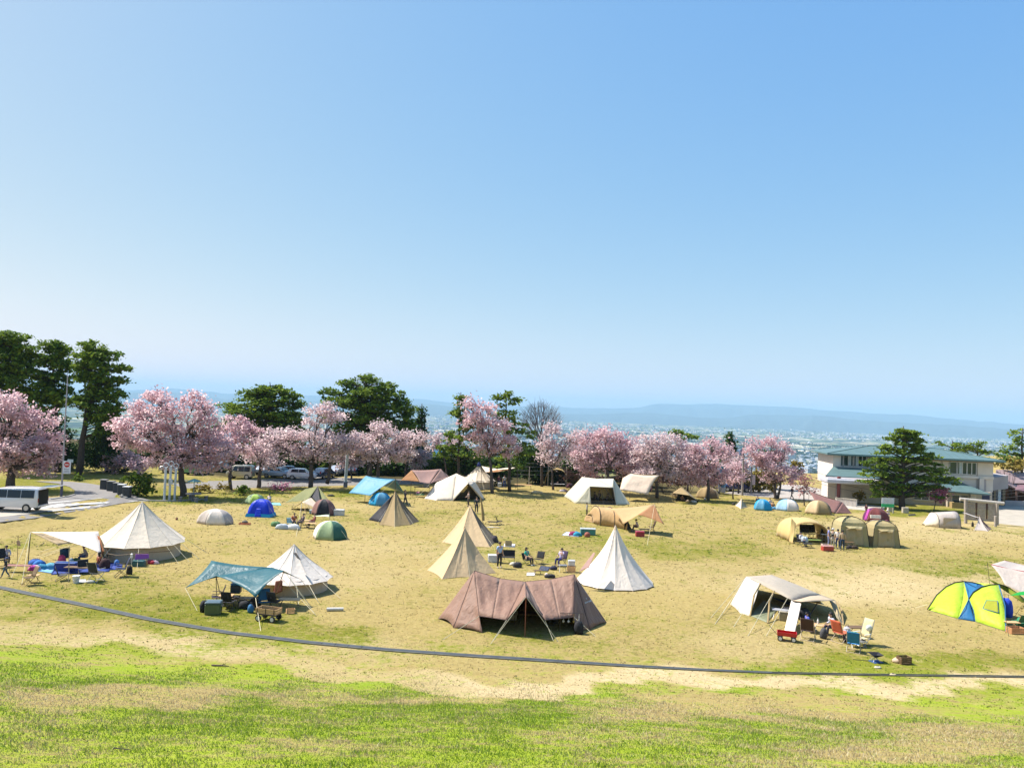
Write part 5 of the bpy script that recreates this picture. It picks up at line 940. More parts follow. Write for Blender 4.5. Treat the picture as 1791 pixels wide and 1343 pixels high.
def hip(x0,x1,y0,y1,z,h,name='roof',m=ROOF,inset=None,thick=.18):
    k=inset or (y1-y0)/2; c=(y0+y1)/2; mb=MB(); z1=z+thick
    mb.add([(x0,y0,z),(x1,y0,z),(x1,y1,z),(x0,y1,z),(x0,y0,z1),(x1,y0,z1),(x1,y1,z1),(x0,y1,z1),(x0+k,c,z1+h),(x1-k,c,z1+h)],[(0,3,2,1),(0,1,5,4),(1,2,6,5),(2,3,7,6),(3,0,4,7),(4,5,9,8),(5,6,9),(6,7,8,9),(7,4,8)]); rf=mb.build(name,m,t); sm=MB(); n=int((x1-x0)/.9)
    for i in range(1,n):
        x=x0+(x1-x0)*i/n; f=min(1,(x-x0)/k,(x1-x)/k); sm.tube([(x,y0,z1+.015),(x,y0+(c-y0)*f,z1+h*f+.015)],.022,4)
    sm.tube([(x0,y0-.06,z+.02),(x1,y0-.06,z+.02)],.07,6); sm.tube([(x0,y0,z1+.02),(x0+k,c,z1+h+.02),(x1-k,c,z1+h+.02),(x1,y0,z1+.02)],.05,5); sm.build('roof_seam',mat('roof_seam',(.07,.15,.145),.5),rf); return rf
xl,xr=bx(1460),bx(1726); zt=bz(1600,801); zb=bz(1600,852)
wallbox(xl,xr,YB,YB+7.5,2.0,zt); hip(xl-.9,xr+1.0,YB-1.1,YB+8.5,zt,1.15,inset=7)
wallbox(xl-.02,xl+1.0,YB-.55,YB,bz(1465,826),zt-.02,name='wall_return'); 
def windowrow(x0,x1,z0,z1,n,y,cols=None):
    for i in range(n):
        a_=x0+(x1-x0)*i/n; b_=x0+(x1-x0)*(i+1)/n; f=MB(); wd=.06
        for (cx_,cz_,dx_,dz_) in (((a_+b_)/2,z0,b_-a_,.08),((a_+b_)/2,z1,b_-a_,.08),(a_+wd/2,(z0+z1)/2,wd,z1-z0-.08),(b_-wd/2,(z0+z1)/2,wd,z1-z0-.08)): f.box((cx_,y-.06,cz_),(dx_-.004,.10,dz_))
        w_=f.build('window',FRM,t); MB().box(((a_+b_)/2,y-.03,(z0+z1)/2),(b_-a_-.12,.03,z1-z0-.08)).build('pane',GLASS,w_)
        if cols and cols[i%len(cols)]: MB().box(((a_+b_)/2+.1*(-1)**i,y-.055,(z0+z1)/2),((b_-a_)*.55,.012,z1-z0-.12)).build('curtain',CURT,w_)
z0,z1=bz(1480,815),bz(1480,796)
windowrow(bx(1465.5),bx(1478.5),z0,z1,2,YB,[1,1]); windowrow(bx(1479.5),bx(1495.5),z0,z1,2,YB,[0,1]); windowrow(bx(1497),bx(1518),z0,z1,3,YB,[1,0,0])
z0,z1=bz(1690,828.5),bz(1690,808)
windowrow(bx(1655),bx(1667),z0,z1,1,YB,[0]); windowrow(bx(1668),bx(1698.5),z0,z1,4,YB,[1,0,0,0])
MB().box(((bx(1465)+bx(1530))/2,YB-.3,bz(1490,817.5)),(bx(1530)-bx(1465),.6,.18)).build('balcony_ledge',mat('white_ledge',(.75,.7,.64),.7),t)
MB().box(((bx(1650)+xr)/2,YB-.12,bz(1690,833)),(xr-bx(1650),.22,.35)).build('ledge',WALL,t)
for px in (1463,1643,1700): MB().tube([(bx(px),YB-.1,zt),(bx(px),YB-.1,2.2)],.05,6).build('downpipe',mat('downpipe',(.45,.4,.34),.5),t)
mb=MB(); mb.box(((xl+xr)/2,YB-.012,zt-.14),(xr-xl,.02,.22)); mb.build('eave_shadow_band',mat('eave_shadow_tone',(.38,.30,.24),.8),t)  # dark strip paints the eave shadow along the wall top
# left lower wing with teal lean-to roof and canopy
xa,xb=bx(1443.5),bx(1545); zl=bz(1480,834.5)
wallbox(xa,xb,YB-3.2,YB-.01,terrain(xa,YB-3)-.3,zl+.3,name='lower_wall')
mb=MB(); x0,x1=bx(1436),bx(1552); mb.add([(x0,YB-4.2,zl+.30),(x1,YB-4.2,zl+.22),(x1,YB-.02,zl+1.5),(x0+2.2,YB-.02,zl+1.5),(x0,YB-4.2,zl+.13),(x1,YB-4.2,zl+.05),(x1,YB-.02,zl+1.3),(x0+2.2,YB-.02,zl+1.3)],[(0,1,2,3),(4,7,6,5),(0,4,5,1),(0,3,7,4),(1,5,6,2)]); mb.build('lower_roof',ROOF,t)
yc=YB-7.2; cz0=T(1510,849,yc).z; cz1=T(1510,841,yc).z; x0=T(1468,845,yc).x; x1=T(1562,845,yc).x
MB().box(((x0+x1)/2,yc+1.6,(cz0+cz1)/2),(x1-x0,3.4,cz1-cz0),bev=.12).build('canopy_slab',FAS,t); MB().box(((x0+x1)/2,yc+1.7,cz1+.02),(x1-x0-.5,2.8,.05)).build('canopy_top',GREYW,t)
px_=T(1487,870,yc+.6).x; MB().lathe((px_,yc+.6,0),[(.22,-.2),(.22,cz1+.28),(.0,cz1+.3)],14).build('column',REDP,t)
wallbox(T(1475,860,YB-3.3).x,T(1483,860,YB-3.3).x,YB-3.4,YB-3.21,0,zl-.1,mat('grey_door',(.5,.5,.56)),'door'); 
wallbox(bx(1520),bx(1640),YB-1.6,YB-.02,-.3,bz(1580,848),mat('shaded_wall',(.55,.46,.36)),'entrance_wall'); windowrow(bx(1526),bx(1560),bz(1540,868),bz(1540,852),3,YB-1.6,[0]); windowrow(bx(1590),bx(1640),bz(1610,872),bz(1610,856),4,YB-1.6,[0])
# right lower part
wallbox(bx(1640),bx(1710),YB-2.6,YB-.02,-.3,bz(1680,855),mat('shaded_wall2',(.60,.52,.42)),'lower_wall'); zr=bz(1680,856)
mb=MB(); x0,x1=bx(1632),bx(1701); y_=YB-3.8; mb.add([(x0,y_,zr+.1),(x1,y_,zr-.05),(x1-2.8,YB-.03,zr+1.35),(x0,YB-.03,zr+1.6),(x0,y_,zr-.08),(x1,y_,zr-.23),(x1-2.8,YB-.03,zr+1.15),(x0,YB-.03,zr+1.4)],[(0,1,2,3),(4,7,6,5),(0,4,5,1),(1,5,6,2),(3,7,4,0)]); mb.build('lower_roof',ROOF,t)
windowrow(bx(1646),bx(1672),bz(1660,880),bz(1660,861),2,YB-2.61,[0]); MB().box((bx(1679),YB-2.8,bz(1679,870)),(.7,.3,2.3)).build('pillar',WALL,t); wallbox(bx(1694),bx(1706),YB-2.66,YB-2.6,0,bz(1700,860),mat('dark_blue_door',(.02,.03,.10)),'door')
wallbox(bx(1640),bx(1690),YB-4.0,YB-3.2,-.3,.75,mat('ochre_low_wall',(.40,.28,.12),.9),'planter_wall')
# corner block
xe=T(1741,850,YB+3).x; zc0=bz(1710,858); zc1=bz(1710,836)
MB().add([(bx(1709),YB-.3,zc0),(xe,YB+2.5,zc0+.4),(xe,YB+7,zc0+.4),(bx(1709),YB+7,zc0),(bx(1709),YB-.3,zc1),(xe,YB+2.5,zc1+.5),(xe,YB+7,zc1+.5),(bx(1709),YB+7,zc1)],[(0,3,2,1),(4,5,6,7),(0,1,5,4),(1,2,6,5),(3,0,4,7)]).build('balcony',GREYW,t)
MB().box((bx(1705.5),YB-.2,(zc0+zc1)/2-.1),(bx(1709)-bx(1702),.5,zc1-zc0+.4)).build('pier',WALL,t)
for k in range(5):
    u=.15+.18*k; p=Vector((bx(1709),YB-.3,0)).lerp(Vector((xe,YB+2.5,0)),u); MB().box((p.x,p.y+.35,bz(1720,868)),(.5,.1,2.0),.5).build('tall_window',CURT if k%2 else GLASS,t)
MB().add([(bx(1710),YB+.3,0),(xe-.2,YB+2.9,0),(xe-.2,YB+2.9,zc0+.3),(bx(1710),YB+.3,zc0)],[(0,1,2,3)]).build('lower_corner_wall',mat('blue_grey_wall',(.10,.12,.16),.7),t,thick=.1)
for k in range(3): MB().box((bx(1713+k*3.6),YB+.2+k*.35,bz(1718,815)),(.55,.1,1.4),.5).build('corner_window',GLASS,t)
t.rotation_euler=(0,0,math.radians(-8))
# low planter wall in front
t=thing('low_wall','low ribbed cream wall beside the entrance canopy, behind the brown tarp','low wall',G(1480,884)); 
mb=MB(); a_=G(1462,882); b_=G(1498,886)
for k in range(16): p=a_.lerp(b_,(k+.5)/16); mb.box((p.x,p.y,.42),(.15,.3,.84),.05)
mb.build('blocks',WALL,t); MB().box(((a_+b_)/2)+Vector((0,0,.88)),((b_-a_).length+.1,.4,.07),math.atan2(b_.y-a_.y,b_.x-a_.x)).build('coping',CONCP,t)
# brown timber house on the right
t=thing('timber_house','dark timber house with a wide mauve brown roof at the right edge','house',Vector((T(1790,870,112).x,112,0)))
Yh=112; xs0,xs1=T(1742,870,Yh).x,T(1850,870,Yh).x; zr=T(1760,845,Yh).z
MB().box(((xs0+xs1)/2,Yh+5,zr/2-.2),(xs1-xs0,9,zr+.4)).build('wall',BRN,t)
mb=MB(); e=[T(1741,832,Yh-1),T(1770,862,Yh-2.5),T(1860,872,Yh-2.5),T(1860,838,Yh+8),T(1745,812,Yh+9)]
mb.add([T(1742,838,Yh-1.5),T(1790,862,Yh-2),T(1860,866,Yh-2),T(1860,838,Yh+7),T(1760,822,Yh+7),T(1742,822,Yh+5)],[(0,1,2,3,4,5)]); mb.build('roof',BROOF,t,thick=.18)
MB().add([T(1775,857,Yh-5),T(1830,864,Yh-5),T(1830,848,Yh-1),T(1780,848,Yh-1)],[(0,1,2,3)]).build('porch_roof',mat('plum_roof',(.22,.12,.14),.8),t,thick=.15)
for x in (1778,1828): pole(t,Vector((T(x,880,Yh-4.6).x,Yh-4.6,0)),T(x,858,Yh-4.6),.12,mat('plum_post',(.2,.1,.08)),'post')
MB().box(T(1748,868,Yh+.45),(.9,.12,1.4)).build('poster_window',mat('cyan_poster',(.25,.5,.6)),t); MB().box(T(1755,862,Yh+.44),(1.4,.1,1.8)).build('window',mat('orange_glass',(.30,.12,.05),.3),t); MB().box(T(1752,851,Yh),(2.6,1.2,.12)).build('side_awning',mat('slate_awning',(.3,.36,.42)),t)
t=thing('low_wall','low pale retaining wall in front of the timber house','low wall',Vector((T(1765,880,108).x,108,0))); p0=T(1742,880,107);p1=T(1850,892,106); MB().box(((p0.x+p1.x)/2,106.5,.35),(p1.x-p0.x,.3,.7)).build('wall',GREYW,t)
# notice board
t=thing('notice_board','weathered wooden notice board with a log top rail near the right building','notice board',G(1718,915)); WD=mat('weathered_wood',(.42,.36,.31),.9,0,.2,5,.3); a_=G(1689,914); b_=G(1744,918); 
for x,yt in ((1689,873),(1744,880)): g=G(x,915 if x<1700 else 918); MB().tube([g,T(x,yt,g.y)],.17,10).build('post',WD,t)
zt_=Z(a_,873); MB().tube([a_+Vector((-.7,0,zt_)),b_+Vector((.7,0,Z(b_,880)))],.19,10).build('top_rail',mat('pale_log',(.55,.5,.44),.9),t)
d_=b_-a_; L_=d_.length; an=math.atan2(d_.y,d_.x); zm0=Z(a_,905); zm1=zt_-.3
for k in range(3):
    p=a_.lerp(b_,(k+.5)/3); mb=MB()
    for j in range(9): mb.box((p.x,p.y,zm0+(zm1-zm0)*(j+.5)/9),(L_/3-.20,.06,(zm1-zm0)/9-.015),an)
    mb.build('board_panel',WD,t)
for k in range(4): p=a_.lerp(b_,k/3); 
for k in (1,2): p=a_.lerp(b_,k/3); MB().box((p.x,p.y,(zm0+zm1)/2),(.12,.16,zm1-zm0),an).build('mullion',BRN,t)
MB().box(((a_+b_)/2)+Vector((0,0,zm0-.12)),(L_,.14,.22),an).build('lower_rail',WD,t)
g=G(1740,916); tt=thing('wooden_post','short round wooden post beside the notice board','post',G(1741,921)); MB().lathe(G(1741,921),[(.14,-.1),(.14,1.1),(.12,1.15),(0,1.16)],10).build('post',WD,tt)
# sign white and green
t=thing('sign_board','white and green sign board on two posts in front of the layered evergreen','sign',G(1553,898)); g=G(1553,897); Ys=g.y; c=T(1553,882,Ys); w_=(T(1564,882,Ys).x-T(1542.5,882,Ys).x); zt_,zm,zb=T(1553,871,Ys).z,T(1553,881,Ys).z,T(1553,887,Ys).z
MB().box((c.x,Ys,(zt_+zm)/2),(w_,.08,zt_-zm)).build('white_panel',mat('sign_white',(.72,.76,.85)),t); MB().box((c.x,Ys,(zm+zb)/2),(w_,.078,zm-zb)).build('green_panel',mat('sign_green',(.04,.55,.20)),t)
for s in (-1,1): MB().box((c.x+s*w_*.46,Ys+.08,zb/2),(.1,.08,zb+.4)).build('post',POLE if s<0 else CONC,t)
mb=MB()
for k in range(2): mb.box((c.x,Ys-.045,zm+(zt_-zm)*(.35+.3*k)),(w_*.7,.006,.07))
mb.build('faint_lettering',mat('faint_pink',(.75,.62,.66)),t)
# banner sign
t=thing('banner_sign','tall blue vertical sign board with dark lettering under the pink cherry trees','sign',G(1263,862)); g=G(1263,861); Ys=g.y; x0,x1=T(1257.5,840,Ys).x,T(1269,840,Ys).x; zt_,zs,zb=T(1264,812,Ys).z,T(1264,822,Ys).z,T(1264,852,Ys).z
MB().box(((x0+x1)/2,Ys,(zs+zb)/2),(x1-x0,.12,zs-zb)).build('panel',mat('banner_blue',(.16,.46,.75)),t); 
MB().add([(x0,Ys-.06,zs+.004),(x1,Ys-.06,zs+.004),(x1,Ys-.06,zt_),(x0+.5,Ys-.06,zt_-.1),(x0,Ys-.06,zs+.3),(x0,Ys+.06,zs+.004),(x1,Ys+.06,zs+.004),(x1,Ys+.06,zt_),(x0+.5,Ys+.06,zt_-.1),(x0,Ys+.06,zs+.3)],[(0,1,2,3,4),(9,8,7,6,5),(0,4,9,5),(1,6,7,2),(2,7,8,3),(3,8,9,4)]).build('teal_top',mat('banner_teal',(.02,.25,.36)),t)
for x in (x0,x1): MB().box((x,Ys+.08,zt_*.47),(.09,.08,zt_*.94)).build('post',WHITE,t)
MB().box(((x0+x1)/2,Ys,zb/2),(x1-x0-.1,.1,zb-.02)).build('base_panel',mat('banner_grey',(.5,.52,.55)),t)
cu=bpy.data.curves.new('t','FONT'); cu.body='南\n砺\n家\n旅\n村'; cu.size=.52; cu.align_x='CENTER'; cu.space_line=.95; cu.extrude=.004; lo=bpy.data.objects.new('tmp',cu); COL.objects.link(lo); bpy.context.view_layer.update(); me=bpy.data.meshes.new_from_object(lo.evaluated_get(bpy.context.evaluated_depsgraph_get())); bpy.data.objects.remove(lo)
lo=link_mesh('lettering',me,mat('banner_letters',(.02,.10,.32)),t); lo.rotation_euler=(math.pi/2,0,0); lo.location=Vector(((x0+x1)/2,Ys-.075,zs-.55))-OFF[t]
# lamp post with no-entry sign
t=thing('lamp_post','tall slender grey lamp post carrying a no entry sign at the road bend','lamp post',G(107,870)); g=G(107,869); tp=Vector((g.x-.05,g.y,Z(g,656))); MB().tube([g,g+Vector((0,0,1.2))],.13,8).build('base',mat('dark_base',(.08,.08,.12),.6),t); MB().tube([g+Vector((0,0,1.2)),g.lerp(tp,.55),tp],[.09,.07,.045],8).build('pole',mat('lamp_grey',(.42,.38,.42),.5,.3),t)
c=T(117,817,g.y-.15); w_=.75; h_=1.25; MB().box(c,(w_,.03,h_)).build('sign_plate',mat('sign_plate',(.75,.76,.8)),t); MB().lathe(c+Vector((0,-.02,.26)),[(0,-.01),(.27,-.01),(.27,.0)],20,'Y').build('red_disc',mat('sign_red',(.6,.03,.03)),t); MB().box(c+Vector((0,-.04,.26)),(.36,.012,.09)).build('white_bar',WHITE,t)
mb=MB(); [mb.box(c+Vector((0,-.022,-.2-.14*k)),(.5,.01,.05)) for k in range(3)]; mb.build('sign_lettering',mat('sign_grey',(.25,.25,.3)),t); MB().box(T(123,806,g.y-.1),(.55,.04,.3)).build('small_plate',mat('pale_plate',(.5,.6,.62)),t)
# three white posts
for i,(x,yb_,yt) in enumerate([(288,876,818),(297,875,815),(306,875,819)]):
    g=G(x-1,yb_); t=thing('white_post',['tall white post left in the row of three by the picnic table','tall white post with a box, middle of the row of three','tall white post nearest the picnic table in the row of three'][i],'post',g,0,'tall white posts by the picnic table'); MB().tube([g,g+Vector((0,0,Z(g,yt)))],.115,10).build('pole',mat('post_white',(.62,.66,.72),.6),t); zt_=Z(g,yt)
    MB().tube([g+Vector((.25*math.cos(a),0,zt_+.25+.25*math.sin(a))) for a in [k*math.pi/5 for k in range(11)]],.05,5).build('top_ring',mat('post_white',(0,0,0)),t)
    if i==1: MB().box(g+Vector((.1,-.15,zt_*.55)),(.35,.2,.5)).build('control_box',mat('post_white',(0,0,0)),t)
# white pole in the trees, stone posts, utility poles
t=thing('white_pole','thick pale blue white pole in front of the centre left pines','pole',G(604,853)); g=G(604,852); MB().tube([g,g+Vector((0,0,.7))],.26,10).build('base',mat('pole_base',(.12,.14,.22)),t); MB().tube([g+Vector((0,0,.7)),g+Vector((.1,0,Z(g,786)))],[.2,.17],10).build('pole',mat('pale_blue_pole',(.50,.62,.70),.6),t)
t=thing('concrete_post','mottled square stone post behind the fence left of the peach tarp','post',G(1105,846)); g=Vector((T(1103,845,108).x,108,0)); OFF[t]=g; t.location=g; MB().box(g+Vector((0,0,1.5)),(.95,.7,3.3),bev=.08).build('shaft',mat('stone',(.42,.38,.36),.9,0,.3,2,.4),t); MB().box(g+Vector((0,0,3.2)),(1.1,.85,.14)).build('capstone',CONC,t)
UP=[]
for i,(x,yb_,yt,lab) in enumerate([(1298,866,772,'tall utility pole with crossarms and a transformer, left of the pair by the dark car'),(1313,862,815,'shorter utility pole joined by crossbars, right of the pair by the dark car')]):
    g=G(x,yb_); t=thing('utility_pole',lab,'utility pole',g,0,'utility poles by the car park'); zt_=Z(g,yt); MB().tube([g,g+Vector((0.05,0,zt_))],[.17,.11],9).build('pole',mat('utility_grey',(.34,.31,.29),.9),t); UP.append((g,zt_,t))
    if i==0:
        MB().box(g+Vector((.1,0,zt_*.72)),(2.6,.1,.1)).build('crossarm',STEEL,t); MB().lathe(g+Vector((-.35,0,zt_*.74)),[(.0,0),(.22,0),(.25,.1),(.25,.75),(.2,.85),(0,.86)],12).build('transformer',mat('blue_grey_can',(.16,.2,.32),.5),t); MB().box(g+Vector((0.05,0,zt_*.93)),(1.5,.08,.08)).build('crossarm',STEEL,t)
g,zz,t=UP[1]; 
for z_,m_ in ((.55,1),(.75,1),(.95,1)): MB().tube([UP[0][0]+Vector((0,0,zz*z_)),g+Vector((0,0,zz*z_+.05))],.05,5).build('crossbar',STEEL,t)
MB().box(g+Vector((.35,-.1,1.9)),(.42,.05,1.4)).build('notice_panel',mat('pinkish_plate',(.7,.6,.62)),t)
t=thing('overhead_wire','thin overhead wires crossing from the utility pole towards the right edge','wires',UP[0][0]); a_=UP[0][0]+Vector((0,0,UP[0][1]*.93)); 
for dz,(ex,ey) in ((0,(1860,846)),(-.9,(1860,850)),(-1.6,(1860,856))):
    e_=T(ex,ey,92); MB().tube([a_.lerp(e_,k/14)+Vector((0,0,dz*(1-k/14)-3.2*4*(k/14)*(1-k/14))) for k in range(15)],.018,4).build('wire',mat('wire',(.08,.08,.09)),t)
# wire fence at the back
t=thing('wire_fence','post and wire fence behind the camp between the bell tent and peach tarp','fence',Vector((T(960,850,110).x,110,0)))
for k,x in enumerate([862,892,925,958,990,1024,1058,1092]):
    yf=109.5; b_=Vector((T(x,850,yf).x,yf,0)); MB().tube([b_,b_+Vector((0,0,Z(b_,{892:800,953:824}.get(x,816))))],.07 if x!=892 else .12,6).build('post',WHITE if x==892 else CONC,t)
for y in (812,818,825,832): MB().tube([T(858,y-3.5,109.6),T(1092,y+2,109.4)],.012,4).build('wire',STEEL,t)
# picnic table of concrete with parasol post
g=G(338,876); t=thing('picnic_table','grey picnic table with four stools and a centre post under the large cherry','picnic table',g); GC=mat('grey_table',(.22,.21,.22),.8)
MB().lathe(g+Vector((0,0,.7)),[(0,0),(.75,0),(.78,.04),(.75,.09),(0,.09)],16).build('table_top',GC,t); MB().lathe(g,[(.25,0),(.15,.1),(.13,.7)],10).build('pedestal',GC,t); MB().tube([g,g+Vector((0,0,Z(g,838)))],.04,6).build('post',mat('green_post',(.15,.3,.28)),t)
MB().lathe(g+Vector((0,0,Z(g,842))),[(.75,0),(.35,.18),(.02,.3)],10).build('folded_canopy',mat('green_cloth',(.2,.42,.36)),t)
for k in range(4):
    a=.6+k*math.pi/2; p=g+Vector((1.25*math.cos(a),1.25*math.sin(a),0)); MB().lathe(p,[(.2,0),(.17,.05),(.17,.4),(.23,.42),(.23,.47),(0,.47)],10).build('stool',GC,t)
# litter bins by the road
for i,(x,y,lab) in enumerate([(182,856,'dark litter bin furthest up the road'),(194,859,'dark litter bin second along the road edge'),(205,862,'square dark bin with pale lid by the clipped bush'),(213,865,'dark bin with white lid nearest the clipped bush'),(222,869,'rounded dark bin nearest the lawn')]):
    g=G(x,y); t=thing('litter_bin',lab,'bin',g,0,'bins along the road edge'); MB().box(g+Vector((0,0,.5)),(.7,.6,1.0),bev=.06).build('body',mat('bin_dark',(.04,.045,.05)),t); MB().box(g+Vector((0,0,1.05)),(.76,.66,.1),bev=.03).build('lid',mat('bin_lid%d'%(i//3),(.2,.2,.2) if i<3 else (.6,.62,.65)),t)
# blue roofed building behind the trees
t=thing('blue_roof_building','building with a bright blue ribbed metal roof behind the trees left of centre','building',Vector((T(745,830,124).x,124,-3))); Yr=124; BR=mat('blue_metal_roof',(.02,.30,.72),.35,.2,.1,1); z0=-5
a_=T(706,800,Yr);b_=T(778,806,Yr);c_=T(782,788,Yr+9);d_=T(728,783,Yr+9); mb=MB(); n=26
for k in range(n):
    u0,u1=k/n,(k+1)/n; A_=a_.lerp(b_,u0);B_=a_.lerp(b_,u1);C_=d_.lerp(c_,u1);D_=d_.lerp(c_,u0); mb.add([A_,B_,C_,D_],[(0,1,2,3)]); mb.tube([A_+Vector((0,0,.05)),D_+Vector((0,0,.05))],.05,4)
mb.build('roof',BR,t); MB().box(((a_.x+b_.x)/2,Yr+4.6,(a_.z+z0)/2),(b_.x-a_.x-.8,8,a_.z-z0-.25)).build('wall',mat('blue_wall',(.05,.12,.35)),t); 
a2=T(710,812,Yr-2.5);b2=T(772,818,Yr-2.5); MB().add([a2,b2,b2+Vector((0,2.6,.7)),a2+Vector((0,2.6,.7))],[(0,1,2,3)]).build('eave_roof',mat('rust_eave',(.28,.10,.08)),t,thick=.15)
MB().box(((a2.x+b2.x)/2,Yr-.2,a2.z-1.2),(b2.x-a2.x-1,1,2.0)).build('lower_wall',mat('blue_wall2',(.04,.16,.5)),t)
# ---------------------------------------------------------------- vehicles
def paint(n,c): return mat(n,c,.25,.1,.02,1,0,.6)
TINT=mat('tinted_glass',(.015,.02,.03),.05); RIM=mat('wheel_rim',(.5,.5,.52),.35,.8); HEAD=mat('headlight_glass',(.7,.75,.8),.1); TAIL=mat('tail_light',(.4,.01,.01),.2)
PROF={'car':(4.3,1.7,[(-2.15,.35),(-2.13,.75),(-1.95,.92),(-1.45,1.0),(-.75,1.42),(-.1,1.47),(.7,1.45),(1.1,1.15),(1.35,.98),(1.95,.85),(2.13,.65),(2.15,.35)],(-1.35,1.0,1.42)),
 'hatch':(3.9,1.65,[(-1.95,.35),(-1.95,.85),(-1.88,1.0),(-1.65,1.45),(-.9,1.53),(.2,1.5),(.95,1.08),(1.6,.92),(1.92,.75),(1.95,.35)],(-1.6,.85,1.48)),
 'van':(4.7,1.8,[(-2.35,.38),(-2.35,1.1),(-2.28,1.7),(-2.1,1.86),(-1.0,1.9),(.9,1.84),(1.15,1.72),(1.75,1.12),(2.2,.98),(2.33,.75),(2.35,.38)],(-2.2,1.45,1.78)),
 'kei':(3.4,1.5,[(-1.7,.35),(-1.7,1.2),(-1.62,1.75),(-1.4,1.85),(.6,1.83),(.95,1.7),(1.35,1.1),(1.62,.95),(1.7,.7),(1.7,.35)],(-1.6,1.1,1.72))}
def car(kind,label,loc,rz,m,group='cars parked behind the trees',cat='car',name='parked_car',tail_open=False):
    L,W,pr,(wa,wb,wz)=PROF[kind]; t=thing(name,label,cat,loc,rz,group); mb=MB(); rows=[]; beltz=1.0 if kind!='van' else 1.08
    for yy,kx in ((-W/2,1),(-W/2*1.0,1)):
        pass
    sec=[-1,-.93,-.6,0,.6,.93,1]
    for s in sec:
        row=[]
        for (x,z) in pr:
            tum=max(0,(z-beltz)/(1.0))*.32; yv=s*W/2*(1-tum*.6); e=.985 if abs(s)==1 else 1.0; zz=z*(.97 if (abs(s)==1 and z>beltz) else 1)
            row.append((x*e,yv,zz))
        rows.append(row)
    mb.loft(rows,True,True); b=mb.build('body',m,t,False,True); b.modifiers.new('bevel','BEVEL').width=.03
    # side windows
    for s in (-1,1):
        wn=3 if kind!='hatch' else 2; 
        for k in range(wn):
            a_=wa+.12+(wb-wa-.3)*k/wn+.04; c_=wa+.12+(wb-wa-.3)*(k+1)/wn-.02; zb_=beltz+.04; zt_=wz-.06; ins=.28 if k==wn-1 else 0; ins0=.15 if (k==0 and kind in('car','hatch')) else 0
            yb_=W/2*(1-max(0,(zb_-beltz))*.19)+.012; yt_=W/2*(1-(zt_-beltz)*.192)+.012
            P=[(a_,s*yb_,zb_),(c_,s*yb_,zb_),(c_-ins,s*yt_,zt_),(a_+ins0,s*yt_,zt_)]; MB().add(P,[(0,1,2,3) if s<0 else (3,2,1,0)]).build('side_window',TINT,t,False,thick=.01)
    # windscreen: between bonnet and roof front
    fr=[p for p in pr if p[0]>0]; a_=max([p for p in pr if p[1]>wz-.12 and p[0]>0] or [pr[5]],key=lambda p:p[0]); c_=next(p for p in pr if p[0]>a_[0] and p[1]<=beltz+.2)
    k=.08; p0=(a_[0]+(c_[0]-a_[0])*k+.02,a_[1]+(c_[1]-a_[1])*k+.02); p1=(a_[0]+(c_[0]-a_[0])*.95+.02,a_[1]+(c_[1]-a_[1])*.95+.02)
    MB().add([(p0[0],-W*.38,p0[1]),(p0[0],W*.38,p0[1]),(p1[0],W*.45,p1[1]),(p1[0],-W*.45,p1[1])],[(0,1,2,3)]).build('windscreen',TINT,t,False,thick=.01)
    for x in (-L*.31,L*.32):
        for s in (-1,1):
            w_=MB().lathe((x,s*(W/2-.09),.33),[(.0,-.1),(.33,-.1),(.345,0),(.33,.1),(0,.1)],18,'Y').build('wheel',RUBBER,t,False); MB().lathe((x,s*(W/2-.09)+s*.105,.33),[(0,-.005),(.2,-.005),(.2,.01),(0,.02)],12,'Y').build('rim',RIM,w_,False)
    for s in (-1,1): MB().box((L/2-.06,s*W*.36,.72),(.14,.34,.16),bev=.03).build('headlight',HEAD,t,False); MB().box((-L/2+.03,s*W*.42,.95),(.08,.18,.32),bev=.02).build('tail_light',TAIL,t,False); MB().box((L*.2,s*(W/2+.07),1.05),(.12,.16,.13),bev=.03).build('wing_mirror',m,t,False)
    if tail_open:
        MB().box((-L/2-.005,0,1.12),(.03,W*.82,1.25)).build('boot_opening',mat('boot_dark',(.01,.01,.012),.9),t,False)
        g_=MB().box((-L/2-.62,0,1.98),(1.35,W*.86,.07),ry=.08,bev=.03).build('tailgate',m,t,False); MB().box((-L/2-.45,0,2.035),(.75,W*.7,.02),ry=.08).build('tailgate_glass',mat('rear_glass',(.25,.45,.6),.1),g_,False)
        MB().box((-L/2-.02,0,.45),(.12,W*.9,.2),bev=.04).build('bumper',m,t,False); mb=MB(); mb.box((-L/2+.25,-.3,.85),(.4,.5,.4)); mb.box((-L/2+.25,.35,.8),(.4,.4,.3)); mb.build('luggage',mat('luggage_dark',(.05,.05,.07)),t,False)
    return t
def at(px,py,Y=None):
    g=G(px,py); return g
car('van','white minivan with its tailgate raised on the road at the left edge',G(32,897)+Vector((-.95,.9,.06)),math.pi+.06,paint('white_paint',(.80,.80,.82)),'vehicles near the road',tail_open=True,name='minivan',cat='van').scale=(1.0,1.0,1.07)
car('car','dark blue saloon car parked beside the banner sign',G(1291,862)+Vector((.3,2.2,0)),-.08,paint('navy_paint',(.015,.025,.12)),'vehicles near the road')
PY=lambda x,y: Vector((T(x,y,104).x,104,0))
def cp(x,Y): return Vector((T(x,845,Y).x,Y,terrain(T(x,845,Y).x,Y)))
car('kei','beige camper van with dark side window behind the cherry trunks',cp(420,103),math.pi,paint('beige_paint',(.55,.50,.38)),cat='camper van',name='camper_van')
car('hatch','white hatchback facing right among the parked cars',cp(528,105),.12,paint('white_paint',(0,0,0)))
car('car','dark blue car left of the white hatchback with a pale boot lid',cp(503,109),.3,paint('blue_paint',(.06,.14,.28)))
car('car','pale grey car behind the pink bush, left of the dark blue car',cp(486,106),-.2,paint('grey_paint',(.35,.42,.48)))
